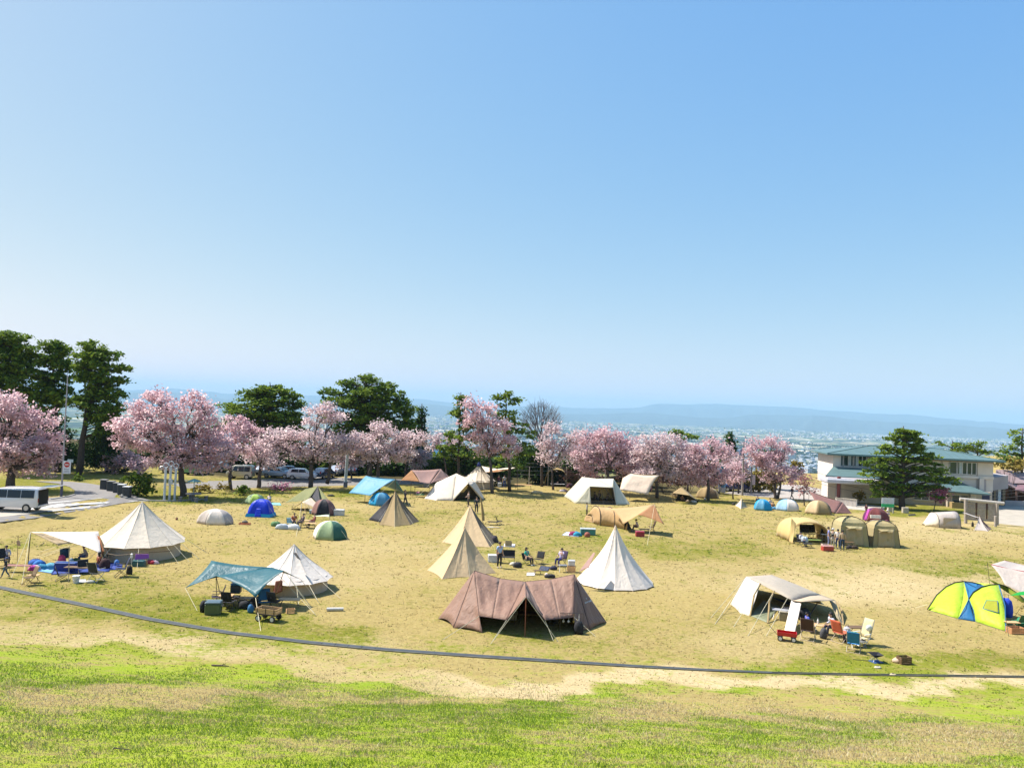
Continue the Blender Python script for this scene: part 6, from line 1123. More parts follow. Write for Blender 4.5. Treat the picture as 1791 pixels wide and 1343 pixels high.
car('car','dark car between the cherry trunks right of the white hatchback',cp(565,108),1.3,paint('black_paint',(.03,.05,.10)))
car('car','small silver blue car glimpsed beside the white pole',cp(588,113),1.4,paint('silver_paint',(.45,.5,.58)))
car('car','dark car furthest right in the shaded parking row',cp(618,115),1.5,paint('black_paint',(0,0,0)))
car('kei','green roofed car glimpsed behind the picnic table',cp(345,103),1.2,paint('green_paint',(.10,.38,.26)))
car('car','light blue car glimpsed between the olive shrub and cherry trunk',cp(384,109),1.5,paint('lblue_paint',(.30,.45,.55)))
car('car','white car almost hidden behind the tall white posts',cp(308,104),.2,paint('white_paint',(0,0,0)))
car('car','pale car half hidden behind the trunk at the left of the camper van',cp(464,111),1.5,paint('silver_paint',(0,0,0)))
car('hatch','pale teal car glimpsed behind the bins and dark trees',cp(186,109),1.2,paint('teal_paint',(.25,.5,.5)))
# ================================================================ PEOPLE
SKIN=mat('skin',(0.55,0.33,0.23),0.6,0,.05); HAIR=mat('black_hair',(0.015,0.012,0.012),0.7,0,.2,20); EYEM=mat('eye_dark',(.01,.01,.01),.3); LIPM=mat('lip',(.38,.14,.12),.6)
CLOTH={}
def cloth(c):
    k='cloth_%d_%d_%d'%tuple(int(x*99) for x in c); return mat(k,c,.85,0,.1,8,.3)
def skin_mesh(name,verts,edges,rad,m,parent,root=0,sub=1):
    me=bpy.data.meshes.new(name); me.from_pydata(verts,edges,[]); me.update(); o=link_mesh(name,me,m,parent); md=o.modifiers.new('skin','SKIN'); md.use_smooth_shade=True
    sv=me.skin_vertices[0].data
    for i,r in enumerate(rad): sv[i].radius=(r,r) if not isinstance(r,tuple) else r; sv[i].use_root=(i==root)
    s=o.modifiers.new('sub','SUBSURF'); s.levels=sub; s.render_levels=sub; return o
def joints(pose,k=1.0):
    """joint positions, facing -Y (towards viewer), for a 1.7 m figure"""
    J=dict(pelvis=(0,0,.95),waist=(0,0,1.08),chest=(0,0,1.28),neck=(0,.01,1.43),head=(0,0,1.52),
      shL=(.17,0,1.38),shR=(-.17,0,1.38),elL=(.23,.03,1.12),elR=(-.23,.03,1.12),wrL=(.25,-.05,.88),wrR=(-.25,-.05,.88),
      hiL=(.09,0,.90),hiR=(-.09,0,.90),knL=(.11,-.02,.49),knR=(-.11,-.02,.49),anL=(.12,.03,.09),anR=(-.12,.03,.09))
    def mv(**q):
        for n,v in q.items(): J[n]=v
    if pose=='walk': mv(knL=(.10,-.14,.50),anL=(.10,-.26,.10),knR=(-.10,.04,.49),anR=(-.10,.30,.13),elL=(.23,.12,1.13),wrL=(.22,.10,.90),elR=(-.23,-.06,1.12),wrR=(-.2,-.22,.96))
    if pose=='hands': mv(elL=(.24,-.04,1.12),elR=(-.24,-.04,1.12),wrL=(.10,-.26,1.10),wrR=(-.10,-.26,1.06))
    if pose in('sit','lean','sitarm'):
        dz=-.47; f=.0 if pose!='lean' else -.22
        for n in ('pelvis','waist','chest','neck','head','shL','shR','elL','elR'):
            x,y,z=J[n]; h=(z-.95)/.6; J[n]=(x,y+f*h*1.2+(.05*h if pose!='lean' else 0),z+dz-(.06*h if pose=='lean' else 0))
        mv(hiL=(.10,-.02,.46),hiR=(-.10,-.02,.46),knL=(.13,-.43,.48),knR=(-.13,-.43,.48),anL=(.13,-.46,.09),anR=(-.12,-.50,.09))
        e=J['elL']; mv(elL=(.25,e[1]-.06,e[2]),elR=(-.25,e[1]-.06,e[2]),wrL=(.14,-.34,.60),wrR=(-.14,-.34,.60))
        if pose=='sitarm': mv(elL=(.26,-.12,.78),wrL=(.08,-.08,1.02))
    if pose=='floor':
        for n in ('pelvis','waist','chest','neck','head','shL','shR','elL','elR'): x,y,z=J[n]; J[n]=(x,y-(z-.95)*.2,z-.83)
        mv(hiL=(.1,-.02,.11),hiR=(-.1,-.02,.11),knL=(.27,-.34,.24),knR=(-.27,-.34,.24),anL=(-.05,-.40,.08),anR=(.05,-.34,.08),wrL=(.16,-.30,.30),wrR=(-.16,-.30,.30))
    if pose=='crouch':
        for n in ('pelvis','waist','chest','neck','head','shL','shR','elL','elR'): x,y,z=J[n]; h=z-.95; J[n]=(x,y-h*.75,z-.62-h*.25)
        mv(hiL=(.1,0,.30),hiR=(-.1,0,.30),knL=(.16,-.34,.44),knR=(-.16,-.34,.40),anL=(.13,-.06,.09),anR=(-.13,-.10,.09),wrL=(.12,-.62,.40),wrR=(-.12,-.62,.40),elL=(.2,-.42,.52),elR=(-.2,-.42,.52))
    return {n:Vector(v)*k for n,v in J.items()}
def person(label,loc,face,pose='stand',top=(.7,.7,.72),legs=(.03,.03,.05),h=1.68,sleeve='short',hair='short',hat=None,shoes=(.1,.1,.1),skirt=None,z=0,group=None,vest=None):
    k=h/1.68; J=joints(pose,1.0); loc=Vector(loc); t=thing('person',label,'person',loc+Vector((0,0,z)),face,group); t.scale=(k,k,k)
    V=[];E=[];R=[]; idx={}
    def av(n,p,r,par=None):
        V.append(tuple(p)); R.append(r); idx[n]=len(V)-1
        if par is not None: E.append((idx[par],idx[n]))
    av('pelvis',J['pelvis'],(.125,.10)); av('waist',J['waist'],(.115,.085),'pelvis'); av('chest',J['chest'],(.14,.10),'waist'); av('neck',J['neck'],.052,'chest'); hd=J['head']
    up=(J['neck']-J['chest']).normalized(); up=(up+Vector((0,0,2))).normalized(); av('jaw',J['neck']+up*.07+Vector((0,-.02,0)),.058,'neck'); av('mid',J['neck']+up*.14+Vector((0,-.01,0)),(.080,.088),'jaw'); av('crown',J['neck']+up*.215,(.062,.07),'mid')
    for s,S in ((1,'L'),(-1,'R')):
        av('sh'+S,J['sh'+S],.058,'chest'); av('el'+S,J['el'+S],.042,'sh'+S); av('wr'+S,J['wr'+S],.027,'el'+S); d=(J['wr'+S]-J['el'+S]).normalized(); av('pa'+S,J['wr'+S]+d*.06,(.036,.018),'wr'+S)
        side=d.cross(Vector((0,-1,.2))).normalized()
        for f,(o,l) in enumerate(((-.027,.058),(-.009,.07),(.009,.066),(.027,.05))):
            a=J['wr'+S]+d*.095+side*o; av('f%d%s'%(f,S),a,.0095,'pa'+S); av('g%d%s'%(f,S),a+d*l*.55+Vector((0,-.012,0)),.0085,'f%d%s'%(f,S)); av('h%d%s'%(f,S),a+d*l*.85+Vector((0,-.03,0)),.0075,'g%d%s'%(f,S))
        av('th'+S,J['wr'+S]+d*.05-side*.045*s*(1)+Vector((0,-.02,0)),.011,'pa'+S); av('ti'+S,J['wr'+S]+d*.09-side*.06*s+Vector((0,-.03,0)),.009,'th'+S)
        av('hi'+S,J['hi'+S],.085,'pelvis'); av('kn'+S,J['kn'+S],.056,'hi'+S); av('an'+S,J['an'+S],.036,'kn'+S); av('to'+S,J['an'+S]+Vector((0,-.13,-.045)),(.038,.028),'an'+S)
    skin_mesh('body',V,E,R,SKIN,t)
    hc=J['neck']+up*.15
    # face
    mb=MB(); mb.lathe(hc+Vector((0,-.105,-.012)),[(0,-.0),(.014,0.0),(.010,.012),(0,.03)],6,'Z'); mb.build('nose',SKIN,t,False)
    for s in (-1,1): MB().lathe(hc+Vector((s*.032,-.088,.012)),[(0,-.008),(.011,0),(0,.008)],8,'Y').build('eye',EYEM,t,False); MB().lathe(hc+Vector((s*.084,.0,-.005)),[(0,-.012),(.026,0),(0,.012)],8,'X').build('ear',SKIN,t,False)
    MB().box(hc+Vector((0,-.09,-.052)),(.045,.012,.01)).build('mouth',LIPM,t,False)
    # clothing: slightly larger skins following the same joints
    w=.014; ns=['pelvis','waist','chest','neck0']; vv=[J['pelvis']+(J['waist']-J['pelvis'])*-.05,J['waist'],J['chest'],J['neck']-up*.035]; rr_=[(.138,.115),(.13,.105),(.155,.118),.064]; ee=[(0,1),(1,2),(2,3)]
    for S in 'LR':
        n=len(vv); vv.append(J['sh'+S]); rr_.append(.072); ee.append((2,n)); q=J['el'+S] if sleeve=='long' else J['sh'+S].lerp(J['el'+S],.75); vv.append(q); rr_.append(.055 if sleeve=='long' else .058); ee.append((n,n+1))
        if sleeve=='long': vv.append(J['el'+S].lerp(J['wr'+S],.92)); rr_.append(.04); ee.append((n+1,n+2))
    skin_mesh('shirt',[tuple(v) for v in vv],ee,rr_,cloth(top),t)
    if vest: skin_mesh('vest',[tuple(vv[0]+Vector((0,0,.05))),tuple(vv[1]),tuple(vv[2])],[(0,1),(1,2)],[(.145,.122),(.14,.116),(.163,.126)],cloth(vest),t)
    vv=[J['pelvis']+Vector((0,0,.07)),J['pelvis']-Vector((0,0,.03))]; rr_=[(.128,.108),(.145,.12)]; ee=[(0,1)]
    for S in 'LR': n=len(vv); vv+= [J['hi'+S]+(J['kn'+S]-J['hi'+S])*.15,J['kn'+S],J['kn'+S].lerp(J['an'+S],.92)]; rr_+=[.098,.07,.055]; ee+=[(1,n),(n,n+1),(n+1,n+2)]
    skin_mesh('trousers',[tuple(v) for v in vv],ee,rr_,cloth(legs),t)
    for S in 'LR': a=J['an'+S]; skin_mesh('shoe',[tuple(a+Vector((0,.03,-.03))),tuple(a+Vector((0,-.06,-.04))),tuple(a+Vector((0,-.15,-.05)))],[(0,1),(1,2)],[.045,.05,.04],cloth(shoes),t)
    hb=MB(); rings=[]
    for j,(r,dz) in enumerate(((.088,-.03),(.098,.02),(.096,.06),(.07,.10),(.02,.12))): rings.append([hc+Vector((r*math.cos(a)*.95,r*math.sin(a)+.018+ (.0 if j else .03),dz+(.045 if (j==0 and math.sin(a)<-.3) else 0))) for a in [i*math.pi/6 for i in range(12)]])
    hb.loft(rings,True); 
    if hair=='long': hb.loft([[hc+Vector((r*math.cos(a),.05+r*.6*math.sin(a),dz)) for a in [i*math.pi/5 for i in range(10)]] for r,dz in ((.085,.03),(.09,-.08),(.08,-.17),(.05,-.22))],True)
    hb.build('hair',HAIR,t,False,True)
    if hat: MB().lathe(hc+Vector((0,.01,.05)),[(.15,0),(.10,.012),(.105,.06),(.08,.10),(0,.11)],14).build('hat',cloth(hat),t,False)
    return t
WHT=(.75,.75,.78); 
person('man standing in pale blue shirt and black trousers beside the black folding bench',G(873,993),math.radians(35),'stand',(.42,.58,.85),(.02,.02,.025),1.72,shoes=(.5,.45,.4))
person('person with long dark hair in green top seated on a camp chair at the centre',G(921,987),math.radians(50),'sit',(.02,.42,.32),(.05,.035,.04),1.62,hair='long',shoes=(.6,.6,.6))
person('person in lilac shirt and navy shorts seated with one arm raised near the white tipi',G(981,989),math.radians(-40),'sitarm',(.62,.55,.78),(.02,.02,.14),1.66)
person('person in dark clothes walking right of the khaki cone tent',G(708,885),math.radians(70),'walk',(.03,.03,.04),(.03,.03,.04),1.7,'long')
person('person in grey brown clothes with arms out in front of the cream angular tent',G(819,886),math.radians(-60),'hands',(.28,.2,.17),(.08,.06,.05),1.65,'long')
person('person in dark jacket with a white collar standing behind the rear beige cone tent',G(833,898),math.radians(20),'stand',(.04,.045,.07),(.03,.03,.04),1.7,'long',vest=(.03,.03,.05))
person('toddler in a dark top and jeans walking beside the brown bench at the left edge',G(9,1010),math.radians(-70),'walk',(.02,.025,.035),(.04,.10,.18),1.12,'long',hat=(.1,.12,.22))
person('person in grey cardigan and jeans bending over mats under the white awning',G(152,985),math.radians(-60),'lean',(.45,.40,.38),(.03,.07,.20),1.65,'long')
person('person in a rust red checked top sitting before the large bell tent',G(171,993),math.radians(140),'floor',(.35,.08,.03),(.25,.08,.05),1.6,'long',hair='long',z=.15)
person('person in a black and white top sitting in a chair at the left edge',G(10,985),math.radians(40),'sit',(.6,.6,.68),(.03,.03,.04),1.5,'long')
person('person in a white top crouching beside the lime green dome tent',G(471,879),math.radians(200),'crouch',(.7,.72,.8),(.04,.05,.1),1.6)
person('person in an orange top sitting under the pale orange tarp',G(514,921),math.radians(15),'sit',(.42,.10,.03),(.05,.04,.05),1.6,hair='short')
person('person in dark clothes sitting under the pale orange tarp right of its pole',G(529,922),math.radians(-50),'sit',(.06,.05,.07),(.05,.05,.06),1.6,'long')
person('person in a maroon top seated beside the white and green dome tent',G(549,922),math.radians(-60),'sit',(.25,.06,.05),(.05,.04,.05),1.6,'long')
person('person in dark blue with a pale shirt standing by the capped bell tent awning',G(882,853),math.radians(10),'stand',(.6,.65,.7),(.03,.07,.25),1.7,vest=(.5,.6,.7))
person('person in a plum coloured top standing right of the capped bell tent',G(872,851),math.radians(-20),'stand',(.14,.03,.08),(.04,.04,.1),1.6,'long')
person('dark clothed person standing behind the ivory tent near the arched shelter',G(1011,847),math.radians(10),'stand',(.02,.02,.03),(.02,.02,.03),1.75,'long')
person('person in a white top beside the yellow green tarp at the back',G(1041,846),math.radians(-30),'stand',(.65,.68,.75),(.05,.05,.08),1.65)
person('person in a dark top sitting at the left behind the ivory tent mesh window',G(1043,881)+Vector((0,1.3,0)),math.radians(60),'sit',(.12,.08,.06),(.06,.05,.05),1.65,'long',z=.05)
person('person sitting nearer the centre pole inside the ivory tent',G(1050,881)+Vector((0,1.6,0)),math.radians(-30),'sit',(.16,.12,.1),(.06,.05,.05),1.75,'long',z=.1)
person('person leaning forward at the right inside the ivory tent',G(1067,882)+Vector((0,1.3,0)),math.radians(-60),'lean',(.2,.15,.12),(.06,.05,.05),1.6,'long')
person('person in dark trousers sitting in the shade of the peach tarp',G(1139,864),math.radians(-80),'sit',(.12,.04,.08),(.04,.03,.06),1.6,'long')
person('person sitting in the doorway of the small brown tent',G(1193,876),math.radians(0),'floor',(.3,.15,.1),(.08,.06,.05),1.6,'long')
person('person in a pale pink shirt sitting under the ochre tarp beside the red cooler',G(1116,930),math.radians(-100),'lean',(.62,.48,.48),(.03,.02,.03),1.65)
person('person in white holding a patterned blanket seated at the left leg of the yellow shelter',G(1401,954),math.radians(30),'sit',(.7,.7,.76),(.04,.05,.12),1.6,'long')
person('person in blue and white shirt and jeans standing at the edge of the yellow shelter',G(1449,957),math.radians(70),'stand',(.30,.32,.72),(.18,.22,.38),1.72)
person('person in a white cap, black vest and cream trousers standing by the red boxes',G(1456,958),math.radians(-30),'stand',(.6,.58,.5),(.65,.6,.5),1.62,hat=(.7,.68,.65),vest=(.02,.02,.04))
person('person in a white shirt and jeans standing left of the tan jacketed person',G(1465,960),math.radians(150),'stand',(.75,.72,.7),(.03,.05,.13),1.66,shoes=(.6,.6,.6))
person('person in a tan jacket and dark jeans standing by the khaki cabin tent',G(1473,963),math.radians(160),'stand',(.48,.36,.22),(.02,.05,.10),1.7,'long')
person('person in dark blue walking across the far car park',G(1385,873),math.radians(-80),'walk',(.02,.02,.08),(.04,.03,.05),1.7,'long')
person('child in a bright blue top sitting at the low table of the open sided shelter',G(1412,1102),math.radians(100),'sit',(.10,.14,.60),(.04,.04,.08),1.25)
person('person in a white shirt leaning over the table of the open sided shelter',G(1459,1112),math.radians(-80),'lean',(.68,.68,.78),(.03,.03,.05),1.68,'long',z=.0)
person('person in dark clothes sitting behind the bright blue dome tent, left side',G(1325,884),math.radians(0),'sit',(.05,.08,.12),(.04,.04,.05),1.6,'long')
person('person in a white top sitting between the two blue dome tents',G(1347,888),math.radians(20),'sit',(.7,.6,.5),(.04,.04,.08),1.6)
person('person in an orange brown top sitting between the two blue dome tents',G(1352,889),math.radians(-20),'floor',(.5,.22,.1),(.04,.04,.08),1.6)
person('person in a white hat crouching right of the purple tent',G(1552,910),math.radians(-20),'sit',(.6,.55,.6),(.1,.05,.08),1.55,hat=(.75,.75,.72))
person('dark haired person looking over the top of the purple tent',G(1515,901),math.radians(20),'stand',(.15,.03,.06),(.1,.03,.05),1.3,'long')
person('dark haired person standing at the far left end of the ochre tunnel tent',G(1026,905),math.radians(80),'stand',(.55,.5,.45),(.05,.04,.04),1.5,'long')
# ================================================================ CAMP GEAR
def chair(label,loc,rz,col=(.02,.02,.025),frame=None,kind='low',group='folding camp chairs',s=1.0):
    fr=frame or POLE; t=thing('camp_chair',label,'camp chair',loc,rz,group); t.scale=(s,)*3; F=cloth(col) if col!='black' else BLACK; h=.32 if kind=='low' else .42; bh=.45 if kind=='low' else .55
    if kind=='lounger': h=.36; bh=.85
    MB().patch((-.26,-.26,h+.03),(.26,-.26,h+.03),(.26,.22,h-.02),(-.26,.22,h-.02),6,6,.05).build('seat',F,t,False,True,.012)
    MB().patch((-.26,.2,h+.02),(.26,.2,h+.02),(.26,.2+bh*.35,h+bh),(-.26,.2+bh*.35,h+bh),6,6,0,(0,0,0,0)).build('backrest',F,t,False,True,.012)
    for s_ in (-1,1):
        MB().tube([(s_*.28,-.28,.0),(s_*.28,.2,h+.05),(s_*.27,.2+bh*.35,h+bh+.01)],.013,5).build('leg',fr,t,False); MB().tube([(s_*.28,.30,.0),(s_*.28,-.26,h+.04)],.013,5).build('leg',fr,t,False)
        if kind!='low': MB().box((s_*.3,-.02,h+.22),(.05,.44,.025),bev=.008).build('armrest',fr if kind!='lounger' else WHITE,t,False)
    MB().tube([(-.28,.30,.02),(.28,.30,.02)],.012,5).build('crossbar',fr,t,False); MB().tube([(-.28,-.28,.02),(.28,-.28,.02)],.012,5).build('crossbar',fr,t,False)
    return t
def table(label,loc,rz,w=1.1,d=.6,h=.4,m=None,legm=None,group='folding camp tables'):
    t=thing('camp_table',label,'table',loc,rz,group); MB().box((0,0,h),(w,d,.035),bev=.01).build('table_top',m or WOOD,t,False)
    for sx in (-1,1):
        for sy in (-1,1): MB().tube([(sx*w*.45,sy*d*.42,0),(sx*w*.30,-sy*d*.38,h-.02)] if h<.6 else [(sx*w*.45,sy*d*.42,0),(sx*w*.43,sy*d*.4,h-.02)],.013,5).build('leg',legm or POLE,t,False)
    return t
def cooler(label,loc,rz,body,lid,w=.65,d=.4,h=.42,group=None,cat='cooler box',name='cooler_box'):
    t=thing(name,label,cat,loc,rz,group); MB().box((0,0,h*.42),(w,d,h*.84),bev=.03).build('body',mat('pl_%d%d%d'%tuple(int(99*x) for x in body),body,.4),t,False); MB().box((0,0,h*.93),(w*1.03,d*1.04,h*.16),bev=.03).build('lid',mat('pl_%d%d%d'%tuple(int(99*x) for x in lid),lid,.4),t,False); MB().tube([(-w*.52,0,h*.6),(-w*.55,0,h*1.1),(w*.55,0,h*1.1),(w*.52,0,h*.6)],.012,5).build('handle',WHITE,t,False); return t
def bag(label,loc,rz,col,w=.5,d=.3,h=.35,group=None,name='bag',cat='bag'):
    t=thing(name,label,cat,loc,rz,group); rg=random.Random(int(loc[0]*100)); rings=[]
    for j,(k,z) in enumerate(((.9,0),(1.05,.25),(1.0,.6),(.75,.9),(.3,1.0))): rings.append([Vector((w/2*k*math.cos(a)*(1+.1*rg.uniform(-1,1)),d/2*k*math.sin(a)*(1+.12*rg.uniform(-1,1)),h*z*(1+.06*rg.uniform(-1,1)))) for a in [i*math.pi/7 for i in range(14)]])
    MB().loft(rings,True).build('body',cloth(col),t,False,True); MB().tube([(-w*.2,0,h*.9),(-w*.12,0,h*1.25),(w*.12,0,h*1.25),(w*.2,0,h*.9)],.012,5).build('handle',cloth((.05,.05,.05)),t,False); return t
def mound(label,loc,rz,w,d,h,cols,name='blanket_pile',cat='blanket',group=None,seed=1):
    t=thing(name,label,cat,loc,rz,group); rg=random.Random(seed)
    for i,c in enumerate(cols):
        cx,cy=rg.uniform(-.3,.3)*w,rg.uniform(-.3,.3)*d; rings=[]
        for k,z in ((1,0),(1.02,.3),(.8,.75),(.35,1)): rings.append([Vector((cx+w*.32*k*math.cos(a)*rg.uniform(.8,1.15),cy+d*.32*k*math.sin(a)*rg.uniform(.8,1.15),h*z*rg.uniform(.85,1.1)+.01)) for a in [q*math.pi/6 for q in range(12)]])
        MB().loft(rings,True).build('cloth',cloth(c),t,False,True)
    return t
def mat_(label,pts,col,name='ground_mat',cat='mat',group='mats spread on the grass'):
    P=[G(*p) for p in pts]; c=sum(P,Vector())/len(P); t=thing(name,label,cat,c,0,group); MB().patch(*[p+Vector((0,0,.02)) for p in P],10,10,0,(0,0,0,0),.015,3).build('sheet',cloth(col),t,True,True,.015); mb=MB(); mb.tube([p+Vector((0,0,.03)) for p in P+[P[0]]],.02,4); mb.build('hem',cloth(tuple(x*.8 for x in col)),t); return t
def crate(label,loc,rz,m,w=.5,d=.35,h=.3,name='basket',cat='basket',group=None):
    t=thing(name,label,cat,loc,rz,group); mb=MB()
    for k in range(4):
        z=h*(k+.5)/4; 
        for s in (-1,1): mb.box((0,s*d/2,z),(w,.02,h/4-.015)); mb.box((s*w/2,0,z),(.02,d-.024,h/4-.015))
    mb.build('slats',m,t,False); MB().box((0,0,.02),(w-.05,d-.05,.03)).build('bottom',m,t,False); mb=MB(); [mb.box((sx*(w/2-.02),sy*(d/2-.02),h/2),(.03,.03,h)) for sx in (-1,1) for sy in (-1,1)]; mb.build('corner_posts',POLE,t,False); return t
def wagon(label,loc,rz,body,side,s=1.0):
    t=thing('pull_wagon',label,'wagon',loc,rz,'pull along wagons'); t.scale=(s,)*3; MB().box((0,0,.30),(.95,.5,.06),bev=.01).build('bed',body,t,False)
    for q in (-1,1):
        mb=MB(); 
        for k in range(2 if side is WOOD else 1): mb.box((0,q*.25,.39+k*.11),(.97,.02,.095 if side is WOOD else .14))
        mb.build('side_panel',side,t,False); mb=MB()
        for k in range(2 if side is WOOD else 1): mb.box((q*.475,0,.39+k*.11),(.02,.47,.095 if side is WOOD else .14))
        mb.build('end_panel',side,t,False)
    if side is WOOD:
        for x in (-.4,0,.4):
            for q in (-1,1): MB().box((x,q*.27,.43),(.03,.02,.28)).build('stake',POLE,t,False)
    for x in (-.33,.33):
        for q in (-1,1): w_=MB().lathe((x,q*.27,.14),[(0,-.03),(.13,-.03),(.14,0),(.13,.03),(0,.03)],16,'Y').build('wheel',RUBBER,t,False); MB().lathe((x,q*.27+q*.035,.14),[(0,-.004),(.085,-.004),(.085,.006),(0,.012)],12,'Y').build('hub',WHITE,w_,False)
        MB().tube([(x,-.27,.14),(x,.27,.14)],.015,5).build('axle',STEEL,t,False)
    MB().tube([(-.48,0,.26),(-.85,0,.65),(-.86,-.06,.68),(-.86,.06,.68)],.014,5).build('handle',POLE,t,False); return t
r5=math.radians
# --- left camp
chair('brown camouflage camp chair with wooden frame left of the white bucket',G(50,1023),r5(-40),(.20,.13,.07),WPOLE,'high')
chair('wide black camp chair right of the white bucket',G(168,1016),r5(165),(.03,.035,.03),APOLE,'high',s=1.15)
chair('navy camp chair with a jacket over its arm in front of the bell tent',G(211,1008),r5(-60),(.02,.03,.07),POLE,'high',s=1.1)
chair('dark low lounging chair left of the thin awning pole',G(108,1015),r5(120),(.05,.05,.05),POLE,'low')
chair('black camp chair at the left edge behind the toddler',G(4,992),r5(60),(.02,.02,.025),POLE,'high',s=1.1)
t=thing('bucket','white plastic bucket with a lid on the grass by the chairs','bucket',G(133,1019)); MB().lathe((0,0,0),[(.15,0),(.19,.36),(.205,.37),(.205,.40),(.19,.41),(0,.42)],18).build('body',WHITE,t,False); MB().tube([(-.2,0,.36),(-.15,-.12,.2),(0,-.2,.15),(.15,-.12,.2),(.2,0,.36)],.008,4).build('handle',STEEL,t,False)
mat_('small white tray lying beside the white bucket',[(138,1019),(150,1019),(150,1014),(139,1014)],(.75,.75,.72))
t=thing('bench','reddish brown folding bench near the toddler','bench',G(32,1000),r5(4)); MB().box((0,0,.38),(1.35,.42,.04),bev=.01).build('bench_top',mat('redwood',(.34,.14,.11),.5),t,False)
for sx in (-1,1):
    for sy in (-1,1): MB().tube([(sx*.6,sy*.18,0),(sx*.55,sy*.17,.37)],.013,5).build('leg',POLE,t,False)
mound('pile of blue and navy cushions at the foot of the awning pole',G(60,990)+Vector((0,.3,0)),0,1.1,.9,.35,[(.02,.12,.45),(.03,.2,.6),(.02,.05,.2)],seed=3)
mound('magenta and purple blanket heap left of the blue mats',G(62,997),0,.8,.5,.28,[(.5,.05,.3),(.25,.04,.3),(.7,.5,.6)],seed=4)
mat_('light blue picnic mat under the white awning',[(66,999),(90,1003),(98,990),(78,988)],(.18,.42,.72))
mound('turquoise and white blanket heap on the light blue mat',G(84,994),0,1.2,.7,.3,[(.05,.35,.42),(.4,.6,.5),(.08,.3,.45),(.02,.25,.4)],seed=5)
mat_('royal blue ground sheet spread before the bell tent',[(90,1005),(190,1000),(200,985),(105,985)],(.015,.05,.27))
mat_('blue ground sheet strip along the front of the bell tent wall',[(190,997),(212,996),(214,988),(190,986)],(.015,.05,.30))
cooler('deep blue storage tub on the royal blue sheet',G(112,999)+Vector((0,.2,0)),.1,(.01,.035,.25),(.02,.08,.3),1.2,.5,.5,name='storage_tub',cat='storage tub')
t=thing('drum_bin','tall dark teal collapsible drum behind the storage tub','drum',G(112,988)); MB().lathe((0,0,.45),[(.24,0),(.28,.5),(.28,.55),(.24,.55),(.2,.45),(0,.42)],14).build('body',cloth((.01,.05,.09)),t,False); [MB().tube([(a,b,0),(a*.7,b*.7,.5)],.014,5).build('leg',POLE,t,False) for a,b in ((.25,.25),(-.25,.25),(.25,-.25),(-.25,-.25))]
bag('pink and red bag on the blue tub',G(104,992)+Vector((0,.2,.0)),0,(.6,.05,.12),.5,.3,.7); bag('dark green bag beside the bent person',G(133,990),0,(.05,.10,.03),.6,.4,.5); bag('pale grey rucksack under the awning',G(124,992),0,(.35,.42,.42),.3,.3,.55)
table('low wooden table behind the white bucket under the awning',G(140,1002),.05,1.7,.5,.35,mat('dark_wood',(.16,.09,.04),.6))
cooler('dark teal cooler bag in front of the bell tent wall',G(243,990),.05,(.01,.10,.12),(.02,.14,.15),.7,.4,.36); bag('tan stuff sack right of the dark teal cooler bag',G(254,988),.8,(.45,.28,.12),.25,.2,.34); mound('red and white striped cloth pile against the bell tent wall',G(266,986),0,.9,.4,.22,[(.5,.03,.08),(.6,.45,.5),(.4,.02,.05)],seed=8)
bag('black bag hanging on the navy camp chair',G(226,1004),0,(.02,.02,.03),.35,.25,.5); bag('white folded net bag on the ground by the wide black chair',G(158,1019),.4,(.55,.53,.45),.45,.3,.15)
table('small wooden rack table beside the camouflage chair',G(58,1018),.1,.6,.4,.4,WOOD); t=thing('lantern','lantern standing on the wall side of the bell tent','lantern',G(229,997)); MB().tube([(0,0,0),(0,0,.75)],.014,5).build('stand',WHITE,t,False); MB().lathe((0,0,.75),[(.07,0),(.06,.2),(.08,.22),(0,.28)],10).build('lamp',WHITE,t,False)
bag('blue and white drawstring sack by the bell tent wall',G(204,990),0,(.1,.25,.6),.3,.25,.4)
# --- teal tarp camp
cooler('olive green steel storage box at the left of the teal tarp',G(373,1073),.15,(.09,.13,.06),(.10,.16,.20),.72,.6,.62,name='storage_box',cat='storage box')
bag('black duffel bag left of the olive storage box',G(356,1069),0,(.015,.015,.02),.35,.5,.55)
wagon('wooden sided pull wagon with white wheels in front of the teal tarp',G(466,1088)+Vector((0,.3,0)),r5(-14),mat('dark_bed',(.06,.04,.03)),WOOD,1.12)
chair('blue moon chair under the low tip of the teal tarp',G(461,1068),r5(20),(.03,.13,.24),POLE,'high',s=1.05); bag('small blue cloth chair bag left of the teal tarp pole',G(438,1071),0,(.03,.16,.34),.3,.3,.4)
chair('black camp chair at the left end under the teal tarp',G(379,1058),r5(-70),(.03,.02,.03),POLE,'high')
table('slatted wooden rack table with pots under the teal tarp',G(395,1062),.1,.7,.5,.62,WOOD); cooler('blue cooler on the rack beside the teal tarp poles',G(408,1056)+Vector((0,.3,.5)),.1,(.02,.05,.08),(.03,.20,.50),.5,.4,.5); table('tall dark kitchen stand under the teal tarp',G(408,1060),.1,.6,.45,.5,BLACK)
table('long low wooden table in the shade of the teal tarp',G(415,1060)+Vector((.2,.3,0)),.1,1.5,.6,.35,WOOD); table('low table with cups at the right of the teal tarp shade',G(506,1062),.1,1.1,.6,.42,WOOD); crate('wooden crate at the right below the teal tarp',G(508,1072),.4,WOOD,.4,.3,.22)
bag('red and orange clothes bag in the doorway of the white bell tent',G(484,1042),0,(.5,.05,.03),.5,.3,.6); bag('grey stuff sack under the teal tarp',G(424,1058),0,(.2,.2,.25),.4,.3,.3)
chair('dark camp chair in the deep shade behind the wagon',G(480,1066),r5(160),(.03,.03,.04),POLE,'high')
